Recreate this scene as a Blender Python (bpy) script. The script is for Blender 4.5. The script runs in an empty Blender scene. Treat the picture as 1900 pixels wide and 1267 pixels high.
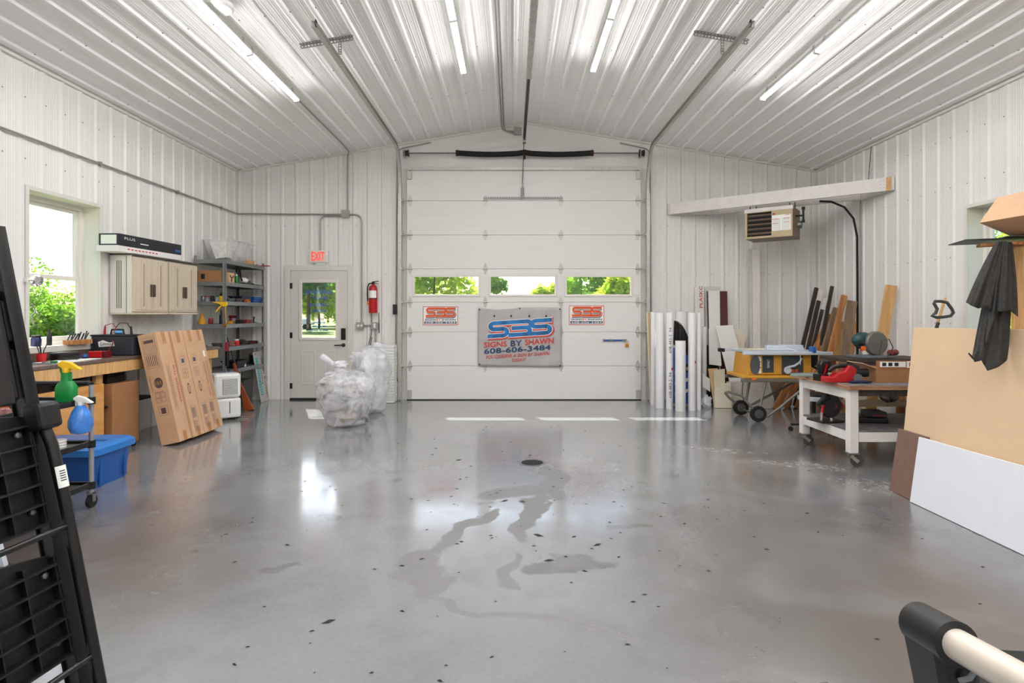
import bpy, math, random
from mathutils import Vector, Matrix, noise as mnoise

# ---------------------------------------------------------------- camera, world, sun, exposure
SC = bpy.context.scene
COL = SC.collection
RND = random.Random(11)
F_PX, HY, CZ = 1060.0, 582.0, 1.36          # focal length (px), horizon row, camera height
cam_d = bpy.data.cameras.new('camera'); cam = bpy.data.objects.new('camera', cam_d); COL.objects.link(cam)
cam.location = (0, 0, CZ); cam.rotation_euler = (math.radians(90), 0, 0)
cam_d.sensor_width = 36; cam_d.lens = 36 * F_PX / 1900
cam_d.shift_y = -(633.5 - HY) / 1900
cam_d.clip_start = 0.02; cam_d.clip_end = 400
SC.camera = cam

SUN_DIR = Vector((0.38, -0.9, -1.0)).normalized()      # direction in which the sunlight travels
W = bpy.data.worlds.new('sky_world'); SC.world = W; W.use_nodes = True
wn = W.node_tree; wn.nodes.clear()
sky = wn.nodes.new('ShaderNodeTexSky'); sky.sky_type = 'NISHITA'; sky.sun_disc = False
sky.sun_elevation = math.asin(-SUN_DIR.z); sky.sun_rotation = math.atan2(-SUN_DIR.x, -SUN_DIR.y)
sky.air_density = 1.0; sky.dust_density = 2.2; sky.ozone_density = 2.0
bg = wn.nodes.new('ShaderNodeBackground'); bg.inputs[1].default_value = 0.24
wo = wn.nodes.new('ShaderNodeOutputWorld')
wn.links.new(sky.outputs[0], bg.inputs[0]); wn.links.new(bg.outputs[0], wo.inputs[0])

sun_d = bpy.data.lights.new('sun', 'SUN'); sun_d.energy = 10.0; sun_d.angle = math.radians(0.6); sun_d.color = (1, .96, .88)
sun = bpy.data.objects.new('sun', sun_d); COL.objects.link(sun)
sun.rotation_euler = SUN_DIR.to_track_quat('-Z', 'Y').to_euler(); sun.location = (-10, 30, 30)

SC.view_settings.view_transform = 'Standard'; SC.view_settings.look = 'None'
SC.view_settings.exposure = 0.75; SC.view_settings.gamma = 1.0; SC.view_settings.use_curve_mapping = False
SC.cycles.max_bounces = 10; SC.cycles.diffuse_bounces = 6; SC.cycles.transparent_max_bounces = 24
SC.cycles.sample_clamp_indirect = 6.0
TUBE_POWER = 46.0

# ---------------------------------------------------------------- helpers
def P(px, py, y):            # photo pixel + distance -> point
    return Vector(((px - 950) * y / F_PX, y, CZ - (py - HY) * y / F_PX))
def FL(px, py):              # photo pixel of a point on the floor
    return P(px, py, CZ * F_PX / (py - HY))
def lin(c):
    if isinstance(c, str):
        c = c.lstrip('#'); c = [int(c[i:i+2], 16) / 255 for i in (0, 2, 4)]
    return tuple((x / 12.92 if x <= .04045 else ((x + .055) / 1.055) ** 2.4) for x in c)

class NT:
    def __init__(s, m): s.t = m.node_tree
    def n(s, typ, **kw):
        nd = s.t.nodes.new(typ)
        for k, v in kw.items():
            if k.startswith('i_'):
                key = k[2:]; key = int(key) if key.isdigit() else key.replace('_', ' ')
                nd.inputs[key].default_value = v
            else: setattr(nd, k, v)
        return nd
    def l(s, a, b): s.t.links.new(a, b)

MATS = {}
def mat(name, col, rough=.5, metal=0., var=.06, scale=6., bump=0., bscale=60., spec=.5, stretch=None, alpha=None, coat=0.):
    """principled material whose colour is broken up by procedural noise"""
    if name in MATS: return MATS[name]
    m = bpy.data.materials.new(name); m.use_nodes = True; t = NT(m)
    b = t.t.nodes['Principled BSDF']; c = lin(col)
    b.inputs['Roughness'].default_value = rough; b.inputs['Metallic'].default_value = metal
    b.inputs['Specular IOR Level'].default_value = spec
    if coat: b.inputs['Coat Weight'].default_value = coat; b.inputs['Coat Roughness'].default_value = .1
    tc = t.n('ShaderNodeTexCoord'); mp = t.n('ShaderNodeMapping'); t.l(tc.outputs['Object'], mp.inputs[0])
    if stretch: mp.inputs['Scale'].default_value = stretch
    nz = t.n('ShaderNodeTexNoise', i_Scale=scale, i_Detail=4.0); t.l(mp.outputs[0], nz.inputs['Vector'])
    rp = t.n('ShaderNodeValToRGB')
    rp.color_ramp.elements[0].position = .3; rp.color_ramp.elements[1].position = .7
    rp.color_ramp.elements[0].color = (*[x * (1 - var) for x in c], 1)
    rp.color_ramp.elements[1].color = (*[min(1, x * (1 + var)) for x in c], 1)
    t.l(nz.outputs[0], rp.inputs[0]); t.l(rp.outputs[0], b.inputs['Base Color'])
    if bump:
        n2 = t.n('ShaderNodeTexNoise', i_Scale=bscale, i_Detail=3.0); t.l(mp.outputs[0], n2.inputs['Vector'])
        bp = t.n('ShaderNodeBump', i_Strength=bump, i_Distance=.01); t.l(n2.outputs[0], bp.inputs['Height']); t.l(bp.outputs[0], b.inputs['Normal'])
    if alpha is not None: b.inputs['Alpha'].default_value = alpha
    MATS[name] = m; return m

def mat_wood(name, c1, c2, rough=.6, scale=3., stretch=(14, 14, 1.2)):
    if name in MATS: return MATS[name]
    m = bpy.data.materials.new(name); m.use_nodes = True; t = NT(m); b = t.t.nodes['Principled BSDF']
    b.inputs['Roughness'].default_value = rough
    tc = t.n('ShaderNodeTexCoord'); mp = t.n('ShaderNodeMapping'); mp.inputs['Scale'].default_value = stretch; t.l(tc.outputs['Object'], mp.inputs[0])
    nz = t.n('ShaderNodeTexNoise', i_Scale=scale, i_Detail=5.0, i_Distortion=1.2); t.l(mp.outputs[0], nz.inputs['Vector'])
    rp = t.n('ShaderNodeValToRGB'); rp.color_ramp.elements[0].position = .35; rp.color_ramp.elements[1].position = .65
    rp.color_ramp.elements[0].color = (*lin(c1), 1); rp.color_ramp.elements[1].color = (*lin(c2), 1)
    t.l(nz.outputs[0], rp.inputs[0]); t.l(rp.outputs[0], b.inputs['Base Color'])
    bp = t.n('ShaderNodeBump', i_Strength=.15, i_Distance=.004); t.l(nz.outputs[0], bp.inputs['Height']); t.l(bp.outputs[0], b.inputs['Normal'])
    MATS[name] = m; return m

def mat_glass(name, tint=(.97, .99, .98), gloss=.06):
    if name in MATS: return MATS[name]
    m = bpy.data.materials.new(name); m.use_nodes = True; t = NT(m); t.t.nodes.clear()
    tr = t.n('ShaderNodeBsdfTransparent'); tr.inputs[0].default_value = (*tint, 1)
    gl = t.n('ShaderNodeBsdfGlossy', i_Roughness=.02); mx = t.n('ShaderNodeMixShader'); mx.inputs[0].default_value = gloss
    o = t.n('ShaderNodeOutputMaterial')
    t.l(tr.outputs[0], mx.inputs[1]); t.l(gl.outputs[0], mx.inputs[2]); t.l(mx.outputs[0], o.inputs[0])
    MATS[name] = m; return m

def mat_film(name, col, clear, rough=.25, wscale=7.):
    """thin plastic film: partly clear, partly milky, wrinkles in the noise"""
    if name in MATS: return MATS[name]
    m = bpy.data.materials.new(name); m.use_nodes = True; t = NT(m); t.t.nodes.clear()
    tr = t.n('ShaderNodeBsdfTransparent'); df = t.n('ShaderNodeBsdfPrincipled', i_Roughness=rough); df.inputs['Base Color'].default_value = (*lin(col), 1)
    tl = t.n('ShaderNodeBsdfTranslucent'); tl.inputs[0].default_value = (*lin(col), 1)
    m1 = t.n('ShaderNodeMixShader'); m1.inputs[0].default_value = .35; t.l(df.outputs[0], m1.inputs[1]); t.l(tl.outputs[0], m1.inputs[2])
    tc = t.n('ShaderNodeTexCoord'); nz = t.n('ShaderNodeTexNoise', i_Scale=wscale, i_Detail=3.0, i_Distortion=1.5); t.l(tc.outputs['Object'], nz.inputs['Vector'])
    mr = t.n('ShaderNodeMapRange'); mr.inputs[1].default_value = .35; mr.inputs[2].default_value = .7
    mr.inputs[3].default_value = max(0, clear - .3); mr.inputs[4].default_value = min(1, clear + .25)
    t.l(nz.outputs[0], mr.inputs[0])
    bp = t.n('ShaderNodeBump', i_Strength=.5, i_Distance=.02); n2 = t.n('ShaderNodeTexNoise', i_Scale=14.0, i_Distortion=2.5); t.l(tc.outputs['Object'], n2.inputs['Vector'])
    t.l(n2.outputs[0], bp.inputs['Height']); t.l(bp.outputs[0], df.inputs['Normal'])
    m2 = t.n('ShaderNodeMixShader'); t.l(mr.outputs[0], m2.inputs[0]); t.l(m1.outputs[0], m2.inputs[1]); t.l(tr.outputs[0], m2.inputs[2])
    o = t.n('ShaderNodeOutputMaterial'); t.l(m2.outputs[0], o.inputs[0])
    MATS[name] = m; return m

def mat_emit(name, col, strength):
    if name in MATS: return MATS[name]
    m = bpy.data.materials.new(name); m.use_nodes = True; t = NT(m); t.t.nodes.clear()
    e = t.n('ShaderNodeEmission'); e.inputs[0].default_value = (*col, 1); e.inputs[1].default_value = strength
    o = t.n('ShaderNodeOutputMaterial'); t.l(e.outputs[0], o.inputs[0]); MATS[name] = m; return m

class MB:
    """collects shapes into one mesh"""
    def __init__(s): s.v = []; s.f = []; s.mi = []; s.m = 0
    def add(s, vs, fs):
        k = len(s.v); s.v += [tuple(v) for v in vs]; s.f += [tuple(i + k for i in f) for f in fs]; s.mi += [s.m] * len(fs); return s
    def box(s, x0, x1, y0, y1, z0, z1, M=None):
        vs = [Vector((x, y, z)) for z in (z0, z1) for y in (y0, y1) for x in (x0, x1)]
        if M is not None: vs = [M @ v for v in vs]
        return s.add(vs, [(0, 2, 3, 1), (4, 5, 7, 6), (0, 1, 5, 4), (2, 6, 7, 3), (0, 4, 6, 2), (1, 3, 7, 5)])
    def bar(s, a, b, w, h, up=(0, 0, 1)):      # box of section w x h from a to b; h along 'up'
        a = Vector(a); b = Vector(b); d = (b - a).normalized(); u = Vector(up)
        sd = d.cross(u)
        if sd.length < 1e-5: sd = d.cross(Vector((1, 0, 0)))
        sd.normalize(); u = sd.cross(d).normalized()
        c = [a + sd * (w/2*i) + u * (h/2*j) for i, j in ((-1,-1),(1,-1),(1,1),(-1,1))] + [b + sd * (w/2*i) + u * (h/2*j) for i, j in ((-1,-1),(1,-1),(1,1),(-1,1))]
        return s.add(c, [(3,2,1,0),(4,5,6,7),(0,1,5,4),(1,2,6,5),(2,3,7,6),(3,0,4,7)])
    def cyl(s, a, b, r, r2=None, n=14, cap=True):
        return s.tube([a, b], [r, r if r2 is None else r2], n, cap)
    def tube(s, path, r, n=8, cap=True, closed=False):
        path = [Vector(p) for p in path]; k = len(path)
        rs = r if isinstance(r, (list, tuple)) else [r] * k
        T = []
        for i in range(k):
            a = path[(i-1) % k] if (closed or i > 0) else path[i]; b = path[(i+1) % k] if (closed or i < k-1) else path[i]
            T.append((b - a).normalized())
        u = T[0].cross(Vector((0, 0, 1)))
        if u.length < 1e-3: u = T[0].cross(Vector((0, 1, 0)))
        u.normalize(); vs = []
        for i in range(k):
            u = (u - T[i] * u.dot(T[i])).normalized(); w = T[i].cross(u)
            vs += [path[i] + (u * math.cos(2*math.pi*j/n) + w * math.sin(2*math.pi*j/n)) * rs[i] for j in range(n)]
        fs = []
        for i in range(k if closed else k - 1):
            i2 = (i+1) % k
            fs += [(i*n+j, i*n+(j+1) % n, i2*n+(j+1) % n, i2*n+j) for j in range(n)]
        if cap and not closed: fs += [tuple(range(n-1, -1, -1)), tuple((k-1)*n+j for j in range(n))]
        return s.add(vs, fs)
    def lathe(s, prof, c=(0, 0, 0), n=20, sx=1., sy=1., cap=True):
        c = Vector(c); vs = []; k = len(prof)
        for r, z in prof: vs += [c + Vector((r*sx*math.cos(2*math.pi*j/n), r*sy*math.sin(2*math.pi*j/n), z)) for j in range(n)]
        fs = [(i*n+j, i*n+(j+1) % n, (i+1)*n+(j+1) % n, (i+1)*n+j) for i in range(k-1) for j in range(n)]
        if cap: fs += [tuple(range(n-1, -1, -1)), tuple((k-1)*n+j for j in range(n))]
        return s.add(vs, fs)
    def prism(s, poly, o, xd, yd, thick):      # 2-D outline in the plane (o, xd, yd), extruded by vector thick
        o = Vector(o); xd = Vector(xd); yd = Vector(yd); t = Vector(thick); n = len(poly)
        a = [o + xd*p[0] + yd*p[1] for p in poly]; b = [p + t for p in a]
        return s.add(a + b, [tuple(range(n-1, -1, -1)), tuple(range(n, 2*n))] + [(i, (i+1) % n, n+(i+1) % n, n+i) for i in range(n)])
    def grid(s, fn, nu, nv):
        vs = [fn(i/nu, j/nv) for j in range(nv+1) for i in range(nu+1)]
        return s.add(vs, [(j*(nu+1)+i, j*(nu+1)+i+1, (j+1)*(nu+1)+i+1, (j+1)*(nu+1)+i) for j in range(nv) for i in range(nu)])
    def mesh(s, name, mats, smooth=False):
        me = bpy.data.meshes.new(name); me.from_pydata(s.v, [], s.f)
        for m in (mats if isinstance(mats, (list, tuple)) else [mats]): me.materials.append(m)
        if max(s.mi, default=0): me.polygons.foreach_set('material_index', s.mi)
        if smooth:
            me.polygons.foreach_set('use_smooth', [True] * len(me.polygons)); me.set_sharp_from_angle(angle=math.radians(38))
        me.validate(); me.update(); return me
    def build(s, name, mats, parent=None, smooth=False, bevel=0., solid=0.):
        o = bpy.data.objects.new(name, s.mesh(name, mats, smooth)); COL.objects.link(o)
        if parent is not None: o.parent = parent
        if solid: md = o.modifiers.new('solid', 'SOLIDIFY'); md.thickness = solid; md.offset = 0
        if bevel: md = o.modifiers.new('bevel', 'BEVEL'); md.width = bevel; md.segments = 2; md.limit_method = 'ANGLE'
        return o

def tag(o, label=None, cat=None, group=None, kind=None):
    if label: o['label'] = label
    if cat: o['category'] = cat
    if group: o['group'] = group
    if kind: o['kind'] = kind
    return o
def thing(name, label, cat, loc=(0, 0, 0), rz=0., group=None, kind=None):
    o = bpy.data.objects.new(name, None); COL.objects.link(o); o.empty_display_size = .1
    o.location = loc; o.rotation_euler = (0, 0, rz); return tag(o, label, cat, group, kind)
def one(name, label, cat, mb, m, loc=(0, 0, 0), rz=0., smooth=False, bevel=0., group=None, solid=0.):
    o = mb.build(name, m, None, smooth, bevel, solid); o.location = loc; o.rotation_euler = (0, 0, rz); return tag(o, label, cat, group)
def frame(o, x, z):          # orient an Empty: local x ~ x, local z ~ z (orthogonalised)
    z = Vector(z).normalized(); x = Vector(x); x = (x - z*x.dot(z)).normalized(); y = z.cross(x)
    M = Matrix((x, y, z)).transposed().to_4x4(); M.translation = o.location; o.matrix_world = M; return o
def copy_tree(o, parent=None):
    c = o.copy(); COL.objects.link(c); c.parent = parent
    for ch in list(o.children): copy_tree(ch, c)
    return c

_TXT = {}
def text_geo(s):
    if s not in _TXT:
        cu = bpy.data.curves.new('lettering', 'FONT'); cu.body = s; cu.resolution_u = 2; cu.fill_mode = 'FRONT'
        ob = bpy.data.objects.new('lettering', cu); COL.objects.link(ob)
        bpy.context.view_layer.update()
        me = bpy.data.meshes.new_from_object(ob.evaluated_get(bpy.context.evaluated_depsgraph_get()))
        vs = [v.co.copy() for v in me.vertices]; fs = [tuple(p.vertices) for p in me.polygons]
        COL.objects.unlink(ob); bpy.data.objects.remove(ob); bpy.data.curves.remove(cu); bpy.data.meshes.remove(me)
        x0 = min(v.x for v in vs); x1 = max(v.x for v in vs); y0 = min(v.y for v in vs); y1 = max(v.y for v in vs)
        _TXT[s] = ([((v.x-x0)/(x1-x0), (v.y-y0)/(y1-y0)) for v in vs], fs)
    return _TXT[s]
def text(parent, s, m, o, xd, yd, w, h, bold=0., name='lettering', mb=None, slant=0.):
    """lettering s filling w x h from the lower left corner o, along xd with letter tops towards yd"""
    vs, fs = text_geo(s); o = Vector(o); xd = Vector(xd).normalized(); yd = Vector(yd).normalized()
    q = mb or MB()
    q.add([o + xd*(x*w + slant*y*h) + yd*(y*h) for x, y in vs], fs)
    if bold:
        q.add([o + xd*(x*w + slant*y*h + bold) + yd*(y*h) for x, y in vs], fs)
        q.add([o + xd*(x*w + slant*y*h + bold/2) + yd*(y*h + bold/2) + xd.cross(yd)*.0002 for x, y in vs], fs)
    return q if mb is not None else q.build(name, m, parent)

def arc(c, r, a0, a1, n=7):
    return [(c[0] + r*math.cos(math.radians(a0 + (a1-a0)*i/n)), c[1] + r*math.sin(math.radians(a0 + (a1-a0)*i/n))) for i in range(n+1)]
LOGO = [[(62, 26)] + arc((13, 21), 5, 90, 270) + [(26, 16)] + arc((26, 10.5), 5.5, 90, -90) + [(5, 5)],
        [(50, 26)] + arc((61, 21), 5, 90, -90) + [(40, 16)],
        [(54, 16)] + arc((59, 10.5), 5.5, 90, -90) + [(35, 5)],
        [(95, 26)] + arc((73, 21), 5, 90, 270) + [(88, 16)] + arc((88, 10.5), 5.5, 90, -90) + [(40, 5)]]
def stroke2d(mb, pts, w, f):
    n = len(pts); L = []; Rr = []
    for i in range(n):
        a = Vector(pts[max(0, i-1)]); b = Vector(pts[min(n-1, i+1)]); d = (b - a).normalized(); nn = Vector((-d.y, d.x)); p = Vector(pts[i])
        if i in (0, n-1): p = p + d * (w*.2 if i else -w*.2)
        L.append(p + nn*w/2); Rr.append(p - nn*w/2)
    mb.add([f(p) for p in L + Rr], [(i, i+1, n+i+1, n+i) for i in range(n-1)])
def logo(parent, o, xd, zd, w, h, cols, nrm, rise=0.):
    o = Vector(o); xd = Vector(xd); zd = Vector(zd); nrm = Vector(nrm)
    for k, (wd, off, m) in enumerate(((10.5, (1.2, -1.2), cols[0]), (8.6, (0, 0), cols[1]), (6.6, (0, 0), cols[2]))):
        q = MB()
        for j, st in enumerate(LOGO):
            stroke2d(q, st, wd, lambda p: o + xd*((p[0]+off[0])/100*w) + zd*((p[1]+off[1])/30*h + rise*(p[0]/100)) + nrm*(.0012*(k+1) + .0001*j))
        q.build(('logo_shadow', 'logo_outline', 'logo')[k], m, parent)

def blob(mb, c, r, sx=1, sy=1, sz=1, seed=0, amp=.2, n=10, fr=2.):
    c = Vector(c); vs = []; m = n*2
    for i in range(1, n):
        th = math.pi*i/n
        for j in range(m):
            ph = 2*math.pi*j/m; d = Vector((math.sin(th)*math.cos(ph), math.sin(th)*math.sin(ph), math.cos(th)))
            q = r*(1 + amp*mnoise.noise(d*fr + Vector((seed*7.3, seed*3.1, seed)))*2)
            vs.append(c + Vector((d.x*sx, d.y*sy, d.z*sz))*q)
    k = len(vs); vs += [c + Vector((0, 0, r*sz)), c - Vector((0, 0, r*sz))]
    fs = [(i*m+j, (i+1)*m+j, (i+1)*m+(j+1) % m, i*m+(j+1) % m) for i in range(n-2) for j in range(m)]
    fs += [(k, j, (j+1) % m) for j in range(m)] + [(k+1, (n-2)*m+(j+1) % m, (n-2)*m+j) for j in range(m)]
    mb.add(vs, fs)

# ---------------------------------------------------------------- shared materials
CEIL_STEEL = mat('white_ceiling_steel', (.965, .96, .955), .65, var=.02, scale=1.5, spec=.3)
WHITE_STEEL = mat('white_painted_steel', (.895, .885, .87), .42, var=.02, scale=1.5)
CORE = mat('wall_core_white', (.9, .9, .885), .6, var=.02)
DOORW = mat('garage_door_white', (.88, .87, .855), .42, var=.02, scale=3, stretch=(.6, .6, 6))
TRIMW = mat('trim_white', (.85, .84, .81), .4, var=.02)
VINYL = mat('window_vinyl', (.88, .86, .83), .35, var=.02)
GALV = mat('galvanised_steel', (.74, .74, .72), .42, .45, var=.12, scale=25)
EMT = mat('conduit_grey', (.62, .61, .59), .4, .5, var=.08)
BLACK = mat('black_plastic', (.05, .05, .055), .42, var=.2)
BLACKR = mat('black_rubber', (.06, .06, .06), .75, var=.2)
DARKMET = mat('dark_steel', (.2, .19, .19), .45, .6, var=.2)
CHROME = mat('chrome', (.85, .85, .86), .12, 1., var=.03)
STEELG = mat('grey_steel', (.5, .51, .52), .4, .7, var=.1)
WHITEP = mat('white_plastic', (.9, .9, .89), .35, var=.02)
PAPERW = mat('white_paper', (.93, .93, .91), .7, var=.02)
CARD = mat('cardboard', (.80, .645, .51), .8, var=.05, scale=9, bump=.08, bscale=120)
CARDD = mat('cardboard_brown', (.62, .44, .29), .8, var=.06, scale=9, bump=.08, bscale=120)
TAPE = mat('packing_tape', (.72, .52, .33), .25, var=.04)
INK = mat('black_ink', (.1, .09, .09), .7, var=.1)
REDINK = mat('red_ink', (.75, .2, .2), .6, var=.05)
BLUEINK = mat('blue_ink', (.12, .4, .68), .5, var=.1)
NAVY = mat('navy_ink', (.12, .25, .42), .5, var=.1)
ORANGEINK = mat('orange_ink', (.86, .34, .14), .5, var=.05)
RED = mat('red_plastic', (.72, .09, .1), .35, var=.08)
BLUE = mat('blue_plastic', (.1, .33, .62), .38, var=.06)
GREEN = mat('green_plastic', (.05, .52, .24), .3, var=.04)
YELLOW = mat('yellow_plastic', (.95, .76, .08), .35, var=.04)
ORANGE = mat('orange_plastic', (.93, .42, .1), .4, var=.05)
TEAL = mat('teal_plastic', (.07, .24, .25), .4, var=.08)
PINE = mat_wood('pine', '#c9965c', '#e0b67c', stretch=(9, 9, 1))
OLDWOOD = mat_wood('weathered_lumber', '#9c6436', '#cc9057', stretch=(9, 9, 1))
DARKWOOD = mat_wood('dark_lumber', '#2c2420', '#483a30', stretch=(9, 9, 1))
GREYWOOD = mat_wood('grey_lumber', '#6d5b49', '#927b60', stretch=(9, 9, 1))
PLY = mat_wood('plywood', '#c98a45', '#dca765', stretch=(1.5, 1.5, 5), scale=1.5)
WHITEWOOD = mat('white_painted_wood', (.88, .86, .84), .55, var=.05, scale=10)
GLASS = mat_glass('window_glass')
# ---------------------------------------------------------------- the shell of the building
XL, XR, YB, YF = -4.36, 4.846, 9.06, -7.0
RX, RZ, EZ = .243, 4.40, 3.634
SLOPE = (RZ - EZ) / (RX - XL)
def ceil_z(x): return RZ - SLOPE * abs(x - RX)
PER = .2286

def rib_h(t):      # height of the sheet profile at distance t (0..PER) from a rib centre
    t = abs(((t + PER/2) % PER) - PER/2)
    if t < .012: return .017
    if t < .030: return .017 * (.030 - t) / .018
    for c in (.0762 - .012, .0762 + .012):
        if abs(t - c) < .008: return .002 * (1 - abs(t - c) / .008)
    return 0.
def rib_us(u0, u1, phase):
    br = [0, .012, .030, .0562, .0642, .0722, .0802, .0882, .0962]
    us = {u0, u1}; k = math.floor((u0 - phase) / PER) - 1
    while phase + (k-1)*PER < u1:
        for b in br:
            for s in (-1, 1):
                u = phase + k*PER + s*b
                if u0 + 1e-4 < u < u1 - 1e-4: us.add(round(u, 5))
        k += 1
    return sorted(us)
def ribbed(mb, o, ud, vd, nd, u0, u1, v0, v1, phase, holes=()):
    """ribbed sheet; v0, v1 functions of u; holes = (u0,u1,v0,v1)"""
    o, ud, vd, nd = map(Vector, (o, ud, vd, nd))
    cuts = sorted({u0, u1} | {h[i] for h in holes for i in (0, 1) if u0 < h[i] < u1})
    for a, b in zip(cuts, cuts[1:]):
        spans = [(v0, v1)]
        for h in holes:
            if h[0] <= a + 1e-6 and h[1] >= b - 1e-6:
                spans = [(v0, lambda u, q=h[2]: q), (lambda u, q=h[3]: q, v1)]
        us = rib_us(a, b, phase)
        for lo, hi in spans:
            if hi((a+b)/2) - lo((a+b)/2) < .01: continue
            vs = []
            for u in us:
                h = rib_h(u - phase); vs += [o + ud*u + vd*lo(u) + nd*h, o + ud*u + vd*hi(u) + nd*h]
            mb.add(vs, [(2*i, 2*i+2, 2*i+3, 2*i+1) for i in range(len(us)-1)])
def panels(parent, o, ud, vd, nd, U0, U1, v0, v1, phase, holes=(), m=None):
    u = phase + PER/2 + math.floor((U0 - phase) / (4*PER)) * 4 * PER
    while u < U1:
        a, b = max(u, U0), min(u + 4*PER, U1)
        if b - a > .01:
            q = MB(); ribbed(q, o, ud, vd, nd, a, b, v0, v1, phase, holes)
            if q.v: q.build('panel', m or WHITE_STEEL, parent)
        u += 4*PER
def core(mb, o, ud, vd, td, U0, U1, v1, holes, th, extra=()):
    o, ud, vd, td = map(Vector, (o, ud, vd, td))
    cuts = sorted({U0, U1} | set(extra) | {h[i] for h in holes for i in (0, 1)})
    for a, b in zip(cuts, cuts[1:]):
        spans = [(0, None)]
        for h in holes:
            if h[0] <= a + 1e-6 and h[1] >= b - 1e-6: spans = [(0, h[2]), (h[3], None)]
        for lo, hi in spans:
            if hi is not None and hi - lo < .01: continue
            ha, hb = (v1(a), v1(b)) if hi is None else (hi, hi)
            mb.prism([(a, lo), (b, lo), (b, hb), (a, ha)], o, ud, vd, td*th)

DX0, DX1, DZ1 = -1.655, 2.03, 3.655          # garage door leaf
WINL = (5.13, 6.03, 1.045, 2.485)            # window in the left wall: y0 y1 z0 z1
WINR = (5.17, 6.07, 1.045, 2.485)
MD = (-3.50, -2.60, .03, 2.04)               # man door leaf x0 x1 z0 z1
hb = [(MD[0]-.045, MD[1]+.045, -.01, MD[3]+.045), (DX0+.04, DX1-.04, -.01, DZ1-.05)]
hb2 = [(MD[0]-.09, MD[1]+.09, -.01, MD[3]+.085), (DX0-.12, DX1+.12, -.01, 9.0)]
wb = MB(); core(wb, (0, YB, 0), (1, 0, 0), (0, 0, 1), (0, 1, 0), XL-.22, XR+.22, lambda x: ceil_z(x)+.02, hb, .16, (RX,))
wall_back = tag(wb.build('wall_back', CORE), 'white ribbed steel gable wall with the garage door and the entry door', kind='structure')
panels(wall_back, (0, YB-.002, 0), (1, 0, 0), (0, 0, 1), (0, -1, 0), XL, DX0-.12, lambda u: 0, ceil_z, -4.33, hb2[:1])
panels(wall_back, (0, YB-.002, 0), (1, 0, 0), (0, 0, 1), (0, -1, 0), DX1+.12, XR, lambda u: 0, ceil_z, 2.43)
q = MB(); q.prism([(DX0-.12, DZ1-.06), (DX1+.12, DZ1-.06), (DX1+.12, ceil_z(DX1+.12)), (RX, RZ), (DX0-.12, ceil_z(DX0-.12))], (0, YB-.004, 0), (1,0,0), (0,0,1), (0, .003, 0))
q.build('header_panel', WHITE_STEEL, wall_back)
q = MB()
for x0, x1 in ((DX0-.12, DX0+.04), (DX1-.04, DX1+.12)): q.box(x0, x1, YB-.012, YB-.001, 0, DZ1)
q.build('jamb_board', TRIMW, wall_back)

wl = MB(); core(wl, (XL, 0, 0), (0, 1, 0), (0, 0, 1), (-1, 0, 0), YF, YB, lambda y: EZ+.02, [WINL], .22)
wall_left = tag(wl.build('wall_left', CORE), 'white ribbed steel side wall behind the workbench', kind='structure')
panels(wall_left, (XL+.002, 0, 0), (0, 1, 0), (0, 0, 1), (1, 0, 0), YF, YB, lambda u: 0, lambda u: EZ, 5.072, [(WINL[0]-.03, WINL[1]+.03, WINL[2]-.03, WINL[3]+.03)])
wr = MB(); core(wr, (XR, 0, 0), (0, 1, 0), (0, 0, 1), (1, 0, 0), YF, YB, lambda y: EZ+.02, [WINR], .22)
wall_right = tag(wr.build('wall_right', CORE), 'white ribbed steel side wall behind the work table', kind='structure')
panels(wall_right, (XR-.002, 0, 0), (0, 1, 0), (0, 0, 1), (-1, 0, 0), YF, YB, lambda u: 0, lambda u: EZ, 5.583, [(WINR[0]-.03, WINR[1]+.03, WINR[2]-.03, WINR[3]+.03)])
wf = MB(); core(wf, (0, YF, 0), (1, 0, 0), (0, 0, 1), (0, -1, 0), XL-.22, XR+.22, lambda x: ceil_z(x)+.02, [], .16, (RX,))
wall_front = tag(wf.build('wall_front', CORE), 'plain white end wall behind the viewer', kind='structure')

cl = MB()
for s, xe in ((-1, XL-.22), (1, XR+.22)):
    a = RX; b = xe; x0, x1 = min(a, b), max(a, b)
    cl.prism([(x0, ceil_z(x0)), (x1, ceil_z(x1)), (x1, ceil_z(x1)+.15), (x0, ceil_z(x0)+.15)], (0, YF-.16, 0), (1,0,0), (0,0,1), (0, YB-YF+.32, 0))
ceiling = tag(cl.build('ceiling', CORE), 'white ribbed steel cathedral ceiling with a ridge above the garage door', kind='structure')
cs = math.cos(math.atan(SLOPE)); sn = math.sin(math.atan(SLOPE)); LS = (RX - XL) / cs
panels(ceiling, (XL, YF, EZ-.003), (cs, 0, sn), (0, 1, 0), (sn, 0, -cs), 0, LS, lambda u: 0, lambda u: YB-YF, .115, m=CEIL_STEEL)
panels(ceiling, (XR, YF, EZ-.003), (-cs, 0, sn), (0, 1, 0), (-sn, 0, -cs), 0, LS, lambda u: 0, lambda u: YB-YF, .115, m=CEIL_STEEL)
q = MB()
for yy in [YB - .35 - 1.22*k for k in range(9)]:
    u = .115 + .03
    while u < LS:
        for ox, sg in ((XL, 1), (XR, -1)):
            c = Vector((ox + sg*cs*u, yy, EZ - .004 + sn*u)); q.box(c.x-.006, c.x+.006, c.y-.006, c.y+.006, c.z-.004, c.z)
        u += PER
tag(q.build('screw_heads', STEELG, ceiling), kind='stuff')
q = MB()
for zz in (.35, 1.25, 1.98, 2.75):
    for x0, x1, ph in ((XL, DX0-.2, -4.33), (DX1+.2, XR, 2.43)):
        x = ph + .04
        while x < x1:
            if x > x0 and not (MD[0]-.1 < x < MD[1]+.1 and zz < MD[3]+.1): q.box(x-.005, x+.005, YB-.006, YB-.002, zz-.005, zz+.005)
            x += PER
tag(q.build('screw_heads', STEELG, wall_back), kind='stuff')
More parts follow.
